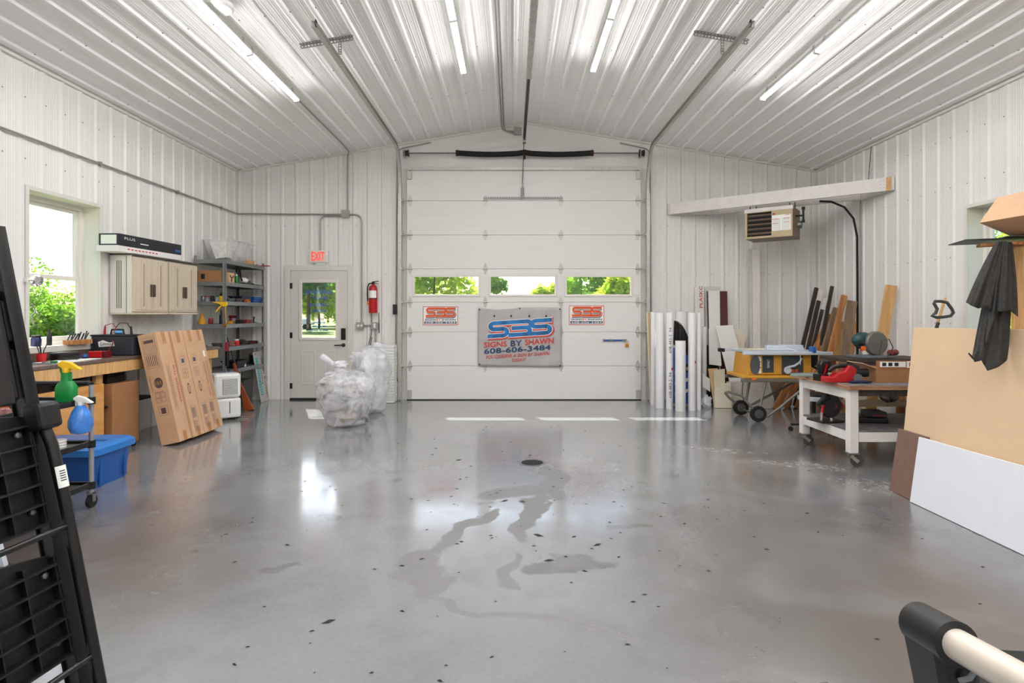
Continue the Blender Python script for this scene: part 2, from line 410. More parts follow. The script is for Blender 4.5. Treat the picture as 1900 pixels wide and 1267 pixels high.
for wl_, xx, ph, wn_ in ((wall_left, XL, 5.072, WINL), (wall_right, XR, 5.583, WINR)):
    q = MB()
    for zz in (.35, 1.25, 1.98, 2.75, 3.3):
        y = ph - PER*16 + .04
        while y < YB:
            if not (wn_[0]-.05 < y < wn_[1]+.05 and wn_[2] < zz < wn_[3]): q.box(xx-.006, xx+.006, y-.005, y+.005, zz-.005, zz+.005)
            y += PER
    tag(q.build('screw_heads', STEELG, wl_), kind='stuff')

# wall-to-ceiling trims
q = MB(); q.bar((XL+.02, YF, EZ-.02), (XL+.02, YB, EZ-.02), .035, .03); tag(q.build('trim_1', TRIMW), 'white edge trim between left wall and ceiling', kind='structure')
q = MB(); q.bar((XR-.02, YF, EZ-.02), (XR-.02, YB, EZ-.02), .035, .03); tag(q.build('trim_2', TRIMW), 'white edge trim between right wall and ceiling', kind='structure')
q = MB(); q.bar((XL, YB-.02, ceil_z(XL)-.025), (RX, YB-.02, RZ-.025), .03, .035); tag(q.build('trim_3', TRIMW), 'white trim up the left half of the gable', kind='structure')
q = MB(); q.bar((RX, YB-.02, RZ-.025), (XR, YB-.02, ceil_z(XR)-.025), .03, .035); tag(q.build('trim_4', TRIMW), 'white trim down the right half of the gable', kind='structure')
q = MB(); q.box(XL, XL+.03, YB-.03, YB, 0, EZ); tag(q.build('trim_5', TRIMW), 'white corner trim beside the metal shelf', kind='structure')
q = MB(); q.box(XR-.03, XR, YB-.03, YB, 0, EZ); tag(q.build('trim_6', TRIMW), 'white corner trim behind the lumber', kind='structure')

# ---- floor
def floor_material():
    m = bpy.data.materials.new('polished_concrete'); m.use_nodes = True; t = NT(m); b = t.t.nodes['Principled BSDF']
    tc = t.n('ShaderNodeTexCoord'); pos = tc.outputs['Object']
    def noise(sc, det=5., dist=0., vec=None):
        n = t.n('ShaderNodeTexNoise', i_Scale=sc, i_Detail=det, i_Distortion=dist); t.l(vec or pos, n.inputs['Vector']); return n.outputs[0]
    def math_(op, a, b_=None, clamp=False):
        n = t.n('ShaderNodeMath', operation=op, use_clamp=clamp)
        for i, v in enumerate((a, b_)):
            if v is None: continue
            if isinstance(v, (int, float)): n.inputs[i].default_value = v
            else: t.l(v, n.inputs[i])
        return n.outputs[0]
    def rng(v, a, b_, c=0., d=1.):
        n = t.n('ShaderNodeMapRange'); t.l(v, n.inputs[0])
        for i, x in enumerate((a, b_, c, d)): n.inputs[i+1].default_value = x
        return n.outputs[0]
    def mix(f, c1, c2):
        n = t.n('ShaderNodeMix', data_type='RGBA')
        if isinstance(f, (int, float)): n.inputs[0].default_value = f
        else: t.l(f, n.inputs[0])
        for i, c in ((6, c1), (7, c2)):
            if isinstance(c, tuple): n.inputs[i].default_value = (*c, 1)
            else: t.l(c, n.inputs[i])
        return n.outputs[2]
    warp = t.n('ShaderNodeTexNoise', i_Scale=2.6, i_Detail=6.0); t.l(pos, warp.inputs['Vector'])
    wv = t.n('ShaderNodeVectorMath', operation='SUBTRACT'); t.l(warp.outputs['Color'], wv.inputs[0]); wv.inputs[1].default_value = (.5, .5, .5)
    ws = t.n('ShaderNodeVectorMath', operation='SCALE'); t.l(wv.outputs[0], ws.inputs[0]); ws.inputs['Scale'].default_value = .55
    wp = t.n('ShaderNodeVectorMath', operation='ADD'); t.l(pos, wp.inputs[0]); t.l(ws.outputs[0], wp.inputs[1])
    def ell(x, y, rx, ry, rot=0., soft=.12, vec=None):
        mp = t.n('ShaderNodeMapping', vector_type='TEXTURE'); t.l(vec or wp.outputs[0], mp.inputs[0])
        mp.inputs['Location'].default_value = (x, y, 0); mp.inputs['Rotation'].default_value = (0, 0, rot); mp.inputs['Scale'].default_value = (rx, ry, 1000)
        ln = t.n('ShaderNodeVectorMath', operation='LENGTH'); t.l(mp.outputs[0], ln.inputs[0])
        return rng(ln.outputs['Value'], 1+soft, 1-soft)
    def union(*ms):
        r = ms[0]
        for x in ms[1:]: r = math_('MAXIMUM', r, x)
        return r
    big = noise(.55, 6.); mid = noise(2.3, 6., .4); fine = noise(38., 4.); swirl = noise(1.3, 8., 1.6)
    base = mix(rng(big, .35, .65), lin('#787a7e'), lin('#8b8d92'))
    base = mix(rng(mid, .5, .72, 0, .55), base, lin('#6a696a'))
    base = mix(rng(fine, .3, .75, 0, .18), base, lin('#a5a4a1'))
    # warm reflected light painted brown into stained concrete, near right quarter and near left
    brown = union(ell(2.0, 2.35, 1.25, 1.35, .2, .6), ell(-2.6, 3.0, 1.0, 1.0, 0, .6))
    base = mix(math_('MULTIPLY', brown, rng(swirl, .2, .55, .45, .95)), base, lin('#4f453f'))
    dark = union(ell(1.9, 4.2, 1.5, 1.1, .3, .5), ell(3.2, 6.0, 1.6, 1.2, 0, .4))
    base = mix(math_('MULTIPLY', dark, rng(swirl, .3, .6, .25, .8)), base, lin('#575657'))
    # dull damp patch below the drain
    damp = union(ell(.33, 4.6, .12, .5, .0), ell(.14, 3.9, .07, .5, -.15), ell(-.02, 4.35, .3, .14, .4), ell(-.30, 3.6, .06, .5, -.4), ell(-.46, 2.95, .11, .28, .1), ell(.0, 3.0, .05, .2, .1), ell(.05, 2.55, .45, .03, -.35))
    base = mix(math_('MULTIPLY', damp, .8), base, lin('#636160'))
    spots = union(ell(-1.27, 3.1, .1, .06), ell(-1.23, 3.85, .1, .05), ell(-.98, 4.6, .08, .05), ell(1.38, 4.85, .1, .04), ell(.7, 3.65, .16, .05), ell(.3, 3.1, .22, .09, .3))
    base = mix(math_('MULTIPLY', spots, rng(mid, .3, .7, .2, .9)), base, lin('#4c4a49'))
    dust = union(ell(2.08, 5.72, .40, .10, -.45, .7), ell(2.58, 5.12, .42, .14, -.3, .7), ell(3.0, 4.5, .4, .2, -.3, .9))
    dustf = math_('MULTIPLY', dust, rng(noise(16., 8., .3), .36, .72, 0, .45))
    base = mix(dustf, base, lin('#cdc8c0'))
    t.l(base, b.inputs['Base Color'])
    r = rng(noise(3.2, 6., .8), .3, .7, .08, .14)
    r = math_('ADD', r, math_('MULTIPLY', damp, .38)); r = math_('ADD', r, math_('MULTIPLY', dustf, .4))
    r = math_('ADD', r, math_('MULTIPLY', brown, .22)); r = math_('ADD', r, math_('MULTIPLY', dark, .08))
    scr = noise(5., 8., .6); r = math_('ADD', r, rng(scr, .4, .9, 0, .08))
    t.l(r, b.inputs['Roughness']); t.l(r, b.inputs['Coat Roughness']); b.inputs['Coat Weight'].default_value = .6; b.inputs['Coat IOR'].default_value = 1.55; b.inputs['Specular IOR Level'].default_value = 1.0
    bp = t.n('ShaderNodeBump', i_Strength=.025, i_Distance=.01); t.l(noise(55., 3.), bp.inputs['Height']); t.l(bp.outputs[0], b.inputs['Normal'])
    return m
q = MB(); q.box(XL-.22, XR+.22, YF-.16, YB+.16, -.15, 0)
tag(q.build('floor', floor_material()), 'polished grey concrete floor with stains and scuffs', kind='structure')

# ---- windows in the side walls
def side_window(name, label, loc, rz, w):
    z0, z1 = WINL[2], WINL[3]; t = thing(name, label, None, loc, rz, kind='structure')
    q = MB()   # casing: lining of the reveal and a narrow edge on the wall
    e = .016
    q.box(-.03, .008, -.022, -.003, z0-.03, z1+.03); q.box(w-.008, w+.03, -.022, -.003, z0-.03, z1+.03); q.box(.008, w-.008, -.022, -.003, z1-.008, z1+.03); q.box(.008, w-.008, -.022, -.003, z0-.03, z0+.008)
    q.box(.001, .008, -.003, .21, z0+.001, z1-.001); q.box(w-.008, w-.001, -.003, .21, z0+.001, z1-.001); q.box(.008, w-.008, -.003, .21, z1-.008, z1-.001); q.box(.008, w-.008, -.003, .21, z0+.001, z0+.008)
    q.build('casing', TRIMW, t, bevel=.003)
    q = MB(); q.box(-.05, w+.05, -.05, .02, z0-.045, z0+.012); q.build('window_sill', TRIMW, t, bevel=.004)
    q = MB()   # outer frame
    f = .05
    q.box(0, f, .15, .21, z0, z1); q.box(w-f, w, .15, .21, z0, z1); q.box(f, w-f, .15, .21, z1-f, z1); q.box(f, w-f, .15, .21, z0, z0+f)
    q.build('window_frame', VINYL, t, bevel=.003)
    zm = z0 + (z1-z0)*.47
    for nm, a, b, y in (('lower_sash', z0+f, zm+.02, .155), ('upper_sash', zm-.02, z1-f, .185)):
        s = .04; q = MB()
        q.box(f, f+s, y, y+.028, a, b); q.box(w-f-s, w-f, y, y+.028, a, b); q.box(f+s, w-f-s, y, y+.028, a, a+s); q.box(f+s, w-f-s, y, y+.028, b-s, b)
        sh = q.build('sash', VINYL, t, bevel=.003)
        q = MB(); q.box(f+s, w-f-s, y+.011, y+.016, a+s, b-s); q.build('pane', GLASS, sh)
    return t
side_window('window_1', 'white vinyl sash window in a deep reveal above the workbench', (XL, WINL[0], 0), math.radians(90), WINL[1]-WINL[0])
side_window('window_2', 'white vinyl sash window behind the hanging towel', (XR, WINR[1], 0), math.radians(-90), WINR[1]-WINR[0])

# ---- entry door
d1 = thing('door_1', 'white steel entry door with a lettered half window under the exit sign', None, (MD[0], YB, 0), kind='structure')
w, z0, z1 = MD[1]-MD[0], MD[2], MD[3]
DOORP = mat('entry_door_white', (.84, .825, .8), .4, var=.02)
q = MB(); q.box(-.09, -.004, -.045, .1, 0, z1+.085); q.box(w+.004, w+.09, -.045, .1, 0, z1+.085); q.box(-.004, w+.004, -.045, .1, z1+.004, z1+.085); q.build('door_frame', TRIMW, d1, bevel=.004)
q = MB(); q.box(-.004, w+.004, -.06, .1, 0, .026); q.build('threshold', DARKMET, d1)
gx0, gx1, gz0, gz1 = .165, w-.165, .97, 1.87
q = MB(); q.box(0, gx0, -.03, .014, z0, z1); q.box(gx1, w, -.03, .014, z0, z1); q.box(gx0, gx1, -.03, .014, z0, gz0); q.box(gx0, gx1, -.03, .014, gz1, z1)
leaf = q.build('door_leaf', DOORP, d1, bevel=.002)
q = MB()
for a, b, c, d in ((gx0-.03, gx0+.02, gz0-.03, gz1+.03), (gx1-.02, gx1+.03, gz0-.03, gz1+.03), (gx0+.02, gx1-.02, gz0-.03, gz0+.02), (gx0+.02, gx1-.02, gz1-.02, gz1+.03)): q.box(a, b, -.045, -.028, c, d)
q.build('glazing_frame', VINYL, leaf, bevel=.006)
q = MB(); q.box(gx0, gx1, -.012, -.006, gz0, gz1); q.build('pane', GLASS, leaf)
for x0_ in (.165, .53):
    for zz0, zz1 in ((.24, .78),):
        q = MB(); x1_ = x0_ + .23
        for a, b, c, d in ((x0_, x0_+.025, zz0, zz1), (x1_-.025, x1_, zz0, zz1), (x0_+.025, x1_-.025, zz0, zz0+.025), (x0_+.025, x1_-.025, zz1-.025, zz1)): q.box(a, b, -.036, -.029, c, d)
        q.box(x0_+.05, x1_-.05, -.035, -.029, zz0+.05, zz1-.05); q.build('raised_panel', DOORP, leaf, bevel=.006)
q = MB(); q.lathe([(.03, 0), (.03, .014), (.022, .02)], n=18); o = q.build('rose', BLACK, leaf, True); o.rotation_euler = (math.radians(90), 0, 0); o.location = (w-.062, -.03, .865)
q = MB(); q.tube([(w-.062, -.05, .865), (w-.062, -.075, .865), (w-.08, -.085, .865), (w-.19, -.085, .862)], .011, 8); q.cyl((w-.062, -.04, .865), (w-.062, -.075, .865), .011); q.build('lever_handle', BLACK, leaf, True)
q = MB(); q.box(w-.098, w-.026, -.055, -.03, .95, 1.13); q.build('keypad_lock', BLACK, leaf, bevel=.01)
for zz in (.22, 1.02, 1.8):
    q = MB(); q.cyl((-.004, -.035, zz-.045), (-.004, -.035, zz+.045), .011, n=10); q.box(-.03, .03, -.034, -.03, zz-.045, zz+.045); q.build('hinge', DARKMET, d1)
GLUE = mat('blue_vinyl_letters', (.1, .38, .75), .5, var=.05)
for s, zc, ww, hh in (('SIGNS BY SHAWN', 1.70, .44, .07), ('SIGNS BY', 1.61, .27, .055), ('SHAWN 608', 1.50, .29, .05), ('606-3484', 1.41, .22, .05), ('SIGNS', 1.275, .16, .035), ('BY SHAWN', 1.22, .18, .03), ('608-606-3484', 1.16, .23, .03), ('SIGNS BY SHAWN', 1.10, .29, .03)):
    text(leaf, s, GLUE, (w/2 + ww/2 - .01, -.004, zc-hh/2), (-1, 0, 0), (0, 0, 1), ww, hh, bold=-.004)

# ---- overhead door
d2 = thing('door_2', 'white sectional garage door with three narrow windows and a hung banner', None, (0, YB, 0), kind='structure')
ys = [742, 678, 615.5, 561, 499.5, 437, 374, 315]
zs = [max(.012, CZ - (y - HY)/117.) for y in ys]; zs[0] = .012
D0, D1 = -.068, -.020       # leaf thickness in local y
wins = [((770-950)/117., (889-950)/117.), ((910-950)/117., (1029.5-950)/117.), ((1050-950)/117., (1169-950)/117.)]
wz0, wz1 = CZ - (547.5-HY)/117., CZ - (513.5-HY)/117.
for k in range(7):
    a, b = zs[k]+.0025, zs[k+1]-.0025; q = MB()
    if k == 3:
        q.box(DX0, DX1, D0, D1, a, wz0); q.box(DX0, DX1, D0, D1, wz1, b); ed = [DX0] + [x for wn_ in wins for x in wn_] + [DX1]
        for i in range(0, 8, 2): q.box(ed[i], ed[i+1], D0, D1, wz0, wz1)
    else: q.box(DX0, DX1, D0, D1, a, b)
    sec = q.build('section', DOORW, d2, bevel=.004)
    if k == 3:
        for x0_, x1_ in wins:
            q = MB(); e = .028
            for aa, bb, c, d in ((x0_-e, x0_+.008, wz0-e, wz1+e), (x1_-.008, x1_+e, wz0-e, wz1+e), (x0_, x1_, wz0-e, wz0+.008), (x0_, x1_, wz1-.008, wz1+e)): q.box(aa, bb, D0-.012, D0+.002, c, d)
            q.build('window_surround', VINYL, sec, bevel=.005)
            q = MB(); q.box(x0_, x1_, -.046, -.040, wz0, wz1); q.build('pane', GLASS, sec)
    if k < 6: q = MB(); q.box(DX0+.002, DX1-.002, D0+.012, D1-.004, b-.012, b+.018); q.build('seam_tongue', TRIMW, sec)
    # hinges on the seam above this section
    if k < 6:
        for xi, x in enumerate((DX0+.05, -.42, .77, DX1-.05)):
            q = MB(); z = zs[k+1]; y = D0 - .006
            for sg in (-1, 1):
                q.prism([(-.034, .012*sg), (.034, .012*sg), (.02, .06*sg), (.009, .088*sg), (-.009, .088*sg), (-.02, .06*sg)], (x, y, z), (1,0,0), (0,0,1), (0, .005, 0))
            q.cyl((x-.038, y-.006, z), (x+.038, y-.006, z), .011, n=10)
            if xi in (0, 3): sx = -1 if xi == 0 else 1; q.cyl((x, y-.02, z), (x+sx*.12, y-.02, z), .008, n=8); q.cyl((x+sx*.10, y-.02, z), (x+sx*.13, y-.02, z), .024, n=12)
            q.build('hinge', GALV, sec)
q = MB(); q.box(DX0, DX1, D0+.004, D1, 0, .016); q.build('bottom_seal', BLACKR, d2)
q = MB(); q.box(DX0+.03, DX1-.03, D0-.035, D0, zs[7]-.03, zs[7]-.012); q.box(DX0+.03, DX1-.03, D0-.04, D0-.034, zs[7]-.03, zs[7]+.02); q.build('strut', GALV, d2)
for x in (DX0+.045, DX1-.045):
    q = MB(); q.box(x-.035, x+.035, D0-.03, D0, zs[7]-.17, zs[7]-.04); q.build('top_bracket', GALV, d2, bevel=.004)
    q = MB(); q.box(x-.035, x+.035, D0-.012, D0, .03, .16); q.build('bottom_bracket', GALV, d2, bevel=.004)
ANGLE = mat('perforated_angle', (.55, .54, .53), .45, .5, var=.08)
def perforated(mb, a, b, w, n, up=(0, 0, 1), t=.003):
    """flat punched strap: two edge strips and webs between holes"""
    a = Vector(a); b = Vector(b); d = (b-a).normalized(); u = Vector(up); u = (u - d*u.dot(d)).normalized(); L = (b-a).length
    for s in (-1, 1): mb.bar(a + u*(w*.36*s), b + u*(w*.36*s), t, w*.28, u)
    for i in range(n+1):
        c = a + d*(L*i/n); mb.bar(c - d*(L/n*.22), c + d*(L/n*.22), t, w*.46, u)
q = MB(); perforated(q, (-.44, D0-.02, zs[6]+.04), (.79, D0-.02, zs[6]+.04), .032, 34); q.box(-.44, .79, D0-.02, D0, zs[6]+.024, zs[6]+.028); q.build('operator_angle', ANGLE, d2)
q = MB(); perforated(q, (.165, D0-.026, zs[6]+.02), (.165, D0-.026, zs[6]+.20), .05, 6, (1, 0, 0)); q.build('operator_bracket', ANGLE, d2)
q = MB(); lx0, lx1, lz = (1118-950)/117., (1163-950)/117., CZ-(631-HY)/117.
q.box(lx0, lx1-.02, D0-.02, D0-.006, lz-.014, lz+.014); bolt = q.build('slide_bolt', BLUE, d2, bevel=.003)
q = MB(); q.box(lx0-.005, lx0+.02, D0-.024, D0, lz-.018, lz+.018); q.box(lx0+.1, lx0+.15, D0-.024, D0, lz-.018, lz+.018); q.box(lx1-.09, lx1-.02, D0-.026, D0, lz-.017, lz+.017); q.build('bolt_keeper', STEELG, bolt)
q = MB(); q.box(lx1-.045, lx1+.01, D0-.05, D0-.03, lz-.10, lz-.05); q.build('padlock', mat('brass', (.8, .55, .12), .3, .8), bolt, bevel=.006)
q = MB(); q.tube([(lx1-.037, D0-.04, lz-.05), (lx1-.037, D0-.04, lz-.015), (lx1-.018, D0-.04, lz+.002), (lx1+.002, D0-.04, lz-.015), (lx1+.002, D0-.04, lz-.05)], .006, 6); q.build('shackle', CHROME, bolt, True)
# ---------------------------------------------------------------- ceiling lights (the room's own lamps, with unseen fill tubes added)
LENS = mat_emit('lit_diffuser', (1.0, .992, .982), TUBE_POWER)
HOUS = mat('light_housing', (.9, .89, .87), .4, var=.01)
def make_light():
    t = thing('ceiling_light', 'x', 'ceiling light')
    q = MB(); q.box(-.03, .03, -.585, .585, -.022, 0); q.build('housing', HOUS, t, bevel=.004)
    q = MB(); q.prism([(.029*math.cos(math.radians(a)), -.0215 + .018*math.sin(math.radians(a))) for a in range(0, -181, -15)], (0, -.572, 0), (1,0,0), (0,0,1), (0, 1.144, 0)); q.build('diffuser', LENS, t)
    for s in (-1, 1):
        q = MB(); q.box(-.032, .032, s*.579-.009, s*.579+.009, -.044, 0); q.build('end_cap', WHITEP, t, bevel=.006)
    for yy in (-.5, .5): q = MB(); q.box(-.006, .006, yy-.012, yy+.012, -.001, .085); q.build('hanger', CHROME, t)
    return t
proto = None
ROWS = ((-2.56, 'outer left'), (-.58, 'inner left'), (.967, 'inner right'), (2.975, 'outer right'))
for x, nm in ROWS:
    x_, x = x, x*.97
    for k, yc in enumerate((5.99, 4.80)):
        o = make_light() if proto is None else copy_tree(proto); proto = proto or o
        o.location = (x, yc, ceil_z(x) - .105); o.rotation_euler = (0, math.atan(SLOPE) * (-1 if x < RX else 1), 0)
        o['label'] = 'lit tube light in the %s row, %s half of the pair' % (nm, ('far', 'near')[k]); o['group'] = 'tube lights on the ceiling'
    for yc in (3.55, 2.34, 1.13, -.08, -1.29, -2.5, -3.71, -4.92) if 'inner' in nm else (1.13, -.08, -3.71, -4.92):  # extra unseen fixtures, added as even fill light from behind
        o = copy_tree(proto); o.location = (x, yc, ceil_z(x) - .105); o.rotation_euler = (0, math.atan(SLOPE) * (-1 if x < RX else 1), 0)
        o['label'] = 'added fill tube light above and behind the viewer, out of the picture'; o['group'] = 'added fill tube lights over the near half of the shop'
q = MB(); q.lathe([(.05, -.05), (.11, -.045), (.125, -.03), (.125, 0)], n=28)
x, y = (403-950)*4.74/F_PX, 4.74
one('smoke_detector', 'round white ceiling sensor at the top edge beside the outer left lights', 'sensor', q, WHITEP, (x, y, ceil_z(x)-.02), smooth=True)

# ---------------------------------------------------------------- conduits and electrical boxes
def bend(p, c, q_, r=.09, n=5):     # path p -> corner c -> q_ with rounded corner
    p, c, q_ = Vector(p), Vector(c), Vector(q_); a = c + (p-c).normalized()*r; b = c + (q_-c).normalized()*r
    return [a.lerp(c, i/n).lerp(c.lerp(b, i/n), i/n) for i in range(n+1)]
def run(*pts, r=.09):
    pts = [Vector(p) for p in pts]; out = [pts[0]]
    for i in range(1, len(pts)-1): out += bend(pts[i-1], pts[i], pts[i+1], r)
    return out + [pts[-1]]
yb = YB - .035
def W2(px, py): return ((px-950)/117.*(yb/YB), yb, CZ-(py-HY)/117.*(yb/YB))
def conduit(label, path, r=.0115, straps=()):
    t = thing('conduit', label, 'conduit', path[0], group='grey steel conduits')
    o0 = Vector(path[0]); q = MB(); q.tube([Vector(p)-o0 for p in path], r, 8); q.build('pipe', EMT, t, True)
    for s in straps:
        s = Vector(s) - o0; q = MB(); q.box(s.x-.022, s.x+.022, s.y-.012, s.y+.012, s.z-.022, s.z+.022); q.build('strap', EMT, t, bevel=.003)
    return t
zc = 2.935
conduit('long grey conduit along the left wall above window and cabinets', run((XL+.035, YF+.1, zc), (XL+.035, YB-.06, zc), W2(632, 398), r=.06), straps=[(XL+.03, y, zc) for y in (4.6, 6.0, 7.4, 8.5)])
xL = -2.50
conduit('grey conduit from outer left light down the gable to the square box', [(xL-.03, 6.78, ceil_z(xL)-.05), (xL-.03, 8.4, ceil_z(xL)-.05)] + [Vector((xL-.03-.02*i/5, 8.4+.58*i/5, ceil_z(xL)-.05)) for i in range(1, 5)] + run((xL-.05, yb-.1, ceil_z(xL)-.05), (W2(645, 0)[0], yb, ceil_z(xL)-.08), W2(645, 391), r=.08))
conduit('short grey conduit arching from the square box down to the exit sign', run(W2(635, 401), W2(594, 401), W2(594, 466), r=.10))
conduit('grey conduit from the square box down to the switch box', run(W2(649, 398), W2(671, 398), W2(671, 599), r=.12))
conduit('grey conduit standing between switch box and floor', [W2(697, 609), W2(697, 741)])
conduit('tiny grey conduit linking outlet box and switch box', [W2(676, 604), W2(689, 604)])
conduit('thin grey conduit left of the garage door track', run(W2(800, 264), W2(737, 277), W2(734, 700), r=.10), r=.010)
conduit('thin grey conduit right of the garage door track', run(W2(1150, 265), W2(1206, 277), W2(1209, 703), r=.10), r=.010)
for k, px in enumerate((931, 935)):
    x = (px-950)/117. * .99
    conduit('%s of two thin conduits running side by side along the ceiling ridge' % ('left one', 'right one')[k], run((x, YF+.1, ceil_z(x)-.035), (x, YB-.07, ceil_z(x)-.035), W2(px+3, 242+2*k), W2(957, 244+3*k), r=.05), r=.009)
conduit('grey conduit standing in the right corner beside the black gas hose', [(XR-.04, 7.88+.0, .1), (XR-.04, 7.88, 2.93)], r=.010)

def ebox(name, label, cat, px, py, w, h, d=.05, face=None):
    x, y, z = W2(px, py); t = thing(name, label, cat, (x, YB-.02, z))
    q = MB(); q.box(-w/2, w/2, -d, 0, -h/2, h/2); q.build('body', EMT, t, bevel=.008)
    q = MB(); q.box(-w/2-.004, w/2+.004, -d-.005, -d, -h/2-.004, h/2+.004); q.build('cover', EMT, t, bevel=.004)
    if face == 'outlet':
        for s in (-.026, .026):
            q = MB(); q.lathe([(.021, 0), (.021, .006)], n=14); o = q.build('socket', WHITEP, t); o.rotation_euler = (math.radians(90), 0, 0); o.location = (s, -d-.005, 0)
    if face == 'switch': q = MB(); q.box(-.017, .017, -d-.009, -d-.005, -.035, .035); q.build('rocker', WHITEP, t, bevel=.003)
    return t
ebox('junction_box', 'square grey junction box above the entry door where conduits meet', 'electric box', 642, 397, .11, .11)
ebox('outlet_box', 'grey double outlet box under the fire extinguisher', 'electric box', 669, 604, .11, .10, .05, 'outlet')
ebox('switch_box', 'grey box with white rocker switch under the extinguisher', 'electric box', 696, 604, .10, .10, .05, 'switch')
ebox('operator_junction_box', 'grey junction box high on the gable near the ridge', 'electric box', 961, 244, .11, .11)
q = MB(); q.box(-.03, .03, -.05, 0, -.08, .08); one('door_button', 'small dark wall button left of the garage door track', 'button', q, DARKMET, (W2(733, 574)[0], YB-.02, W2(733, 574)[2]), bevel=.006)
for k, (px, lab) in enumerate(((741, 'black photo sensor at the foot of the left door track'), (1204, 'black photo sensor at the foot of the right door track'))):
    x, y, z = W2(px, 705); t = thing('photo_sensor', lab, 'sensor', (x, YB-.06, z))
    q = MB(); q.box(-.03, .03, -.05, .03, -.025, .025); q.build('body', BLACK, t, bevel=.006)
    q = MB(); s = 1 if k == 0 else -1; q.box(-.02, .02, .03, .045, -.02, .02); q.bar((0, 0, 0), (s*.07, 0, -.02), .03, .008); q.build('bracket', GALV, t)

# ---------------------------------------------------------------- overhead door hardware
def track(side):
    s = -1 if side == 'left' else 1; x = (DX0 - .075) if s < 0 else (DX1 + .075); yv = YB - .095; zt = 3.92
    t = thing('door_track', 'galvanised garage door track on the %s, curving up under the ceiling' % side, 'door track', (x, yv, 0))
    path = [Vector((0, 0, .02)), Vector((0, 0, 3.2))] + [Vector((0, -.40*(1-math.cos(a)), 3.2 + .72*math.sin(a))) for a in [math.pi/2*i/10 for i in range(1, 11)]] + [Vector((0, -3.92, zt))]
    def chan(pp):
        q = MB(); n = len(pp); w, d = .028, .042
        for i in range(n):
            a = pp[max(0, i-1)]; b = pp[min(n-1, i+1)]; tg = (b-a).normalized(); nn = Vector((1, 0, 0)).cross(tg).normalized()
            prof = [(-s*.0, -w), (s*d, -w), (s*d, w), (-s*.0, w)]
            inner = [(0, -w+.003), (s*(d-.003), -w+.003), (s*(d-.003), w-.003), (0, w-.003)]
            q.v += [tuple(pp[i] + Vector((1,0,0))*u + nn*v) for u, v in prof + inner[::-1]]
        for i in range(n-1):
            for j in range(8):
                q.f.append((i*8+j, i*8+(j+1) % 8, (i+1)*8+(j+1) % 8, (i+1)*8+j)); q.mi.append(0)
        q.f += [tuple(range(8)), tuple((n-1)*8+j for j in range(7, -1, -1))]; q.mi += [0, 0]
        return q
    chan(path[:2]).build('vertical_track', GALV, t); chan(path[1:12]).build('curved_track', GALV, t, True); chan(path[11:]).build('horizontal_track', GALV, t)
    q = MB(); q.box(min(s*.042, s*.055), max(s*.042, s*.055), -.03, .09, .0, 3.25); q.build('wall_angle', GALV, t)
    for zz in (.45, 1.2, 2.0, 2.8):
        q = MB(); q.box(min(s*.035, s*.075), max(s*.035, s*.075), .04, .09, zz-.03, zz+.03); q.build('track_bracket', GALV, t)
    yh = 5.6 - yv
    xa, xb = (-.34, .17) if s < 0 else (-.32, .20)
    q = MB(); za = lambda u: ceil_z(x+u) - .022
    perforated(q, (xa, yh, za(xa)-.02), (xb, yh, za(xb)-.02), .038, 16); perforated(q, (xa, yh-.02, za(xa)-.002), (xb, yh-.02, za(xb)-.002), .038, 16, (0, 1, 0)); q.build('ceiling_angle', ANGLE, t)
    xs = -.03*s if s < 0 else -.16
    xs = .045 if s < 0 else -.045
    q = MB(); perforated(q, (xs, yh-.005, zt-.02), (xs, yh-.005, za(xs)-.01), .035, 6, (1, 0, 0)); q.build('hanger_strap', ANGLE, t)
    q = MB(); q.tube([(0, -3.9, zt-.02), (0, -3.93, zt-.03), (0, -3.94, zt), (0, -3.93, zt+.03), (0, -3.9, zt+.02)], .006, 6); q.build('end_stop', DARKMET, t)
track('left'); track('right')

t = thing('torsion_spring_shaft', 'steel shaft with two black sleeved springs above the garage door', 'spring shaft', (RX-.05, YB-.12, W2(0, 287)[2]))
q = MB(); q.cyl((DX0-.02-RX+.05, 0, 0), (DX1+.02-RX+.05, 0, 0), .0127, n=12); q.build('shaft', STEELG, t, True)
for s, xa, xb in ((-1, -.86+.02, -.01), (1, .01, 1.055)):
    a = -1.05 if s < 0 else .0; b = .0 if s < 0 else 1.06
    pts = [Vector((a + (b-a)*i/10, -.01, (.010 if abs(i/10-(1 if s < 0 else 0)) < .05 else 0) - .022*math.sin(math.pi*i/10))) for i in range(11)]
    q = MB(); q.tube(pts, .042, 14); q.build('spring_sleeve', BLACKR, t, True)
    e = a if s < 0 else b; q = MB(); q.cyl((e-.02, -.01, 0), (e+.02, -.01, 0), .047, n=14); q.build('winding_cone', mat('red_brown_iron', (.25, .13, .1), .6, .4), t, True)
for x in (DX0+.0-RX+.05, DX1-.0-RX+.05):
    q = MB(); q.lathe([(.055, -.04), (.06, -.035), (.044, -.025), (.044, .025), (.06, .035), (.055, .04)], n=20); o = q.build('cable_drum', mat('drum_iron', (.26, .22, .2), .6, .5), t, True); o.rotation_euler = (0, math.radians(90), 0); o.location = (x, 0, 0)
    q = MB(); q.box(x-.03, x-.02, -.05, .09, -.06, .06); q.build('end_bearing_plate', GALV, t)
q = MB(); q.box(-.02, .02, -.03, .11, -.07, .05); q.build('center_bearing_plate', mat('red_brown_iron', (.25, .13, .1), .6, .4), t)

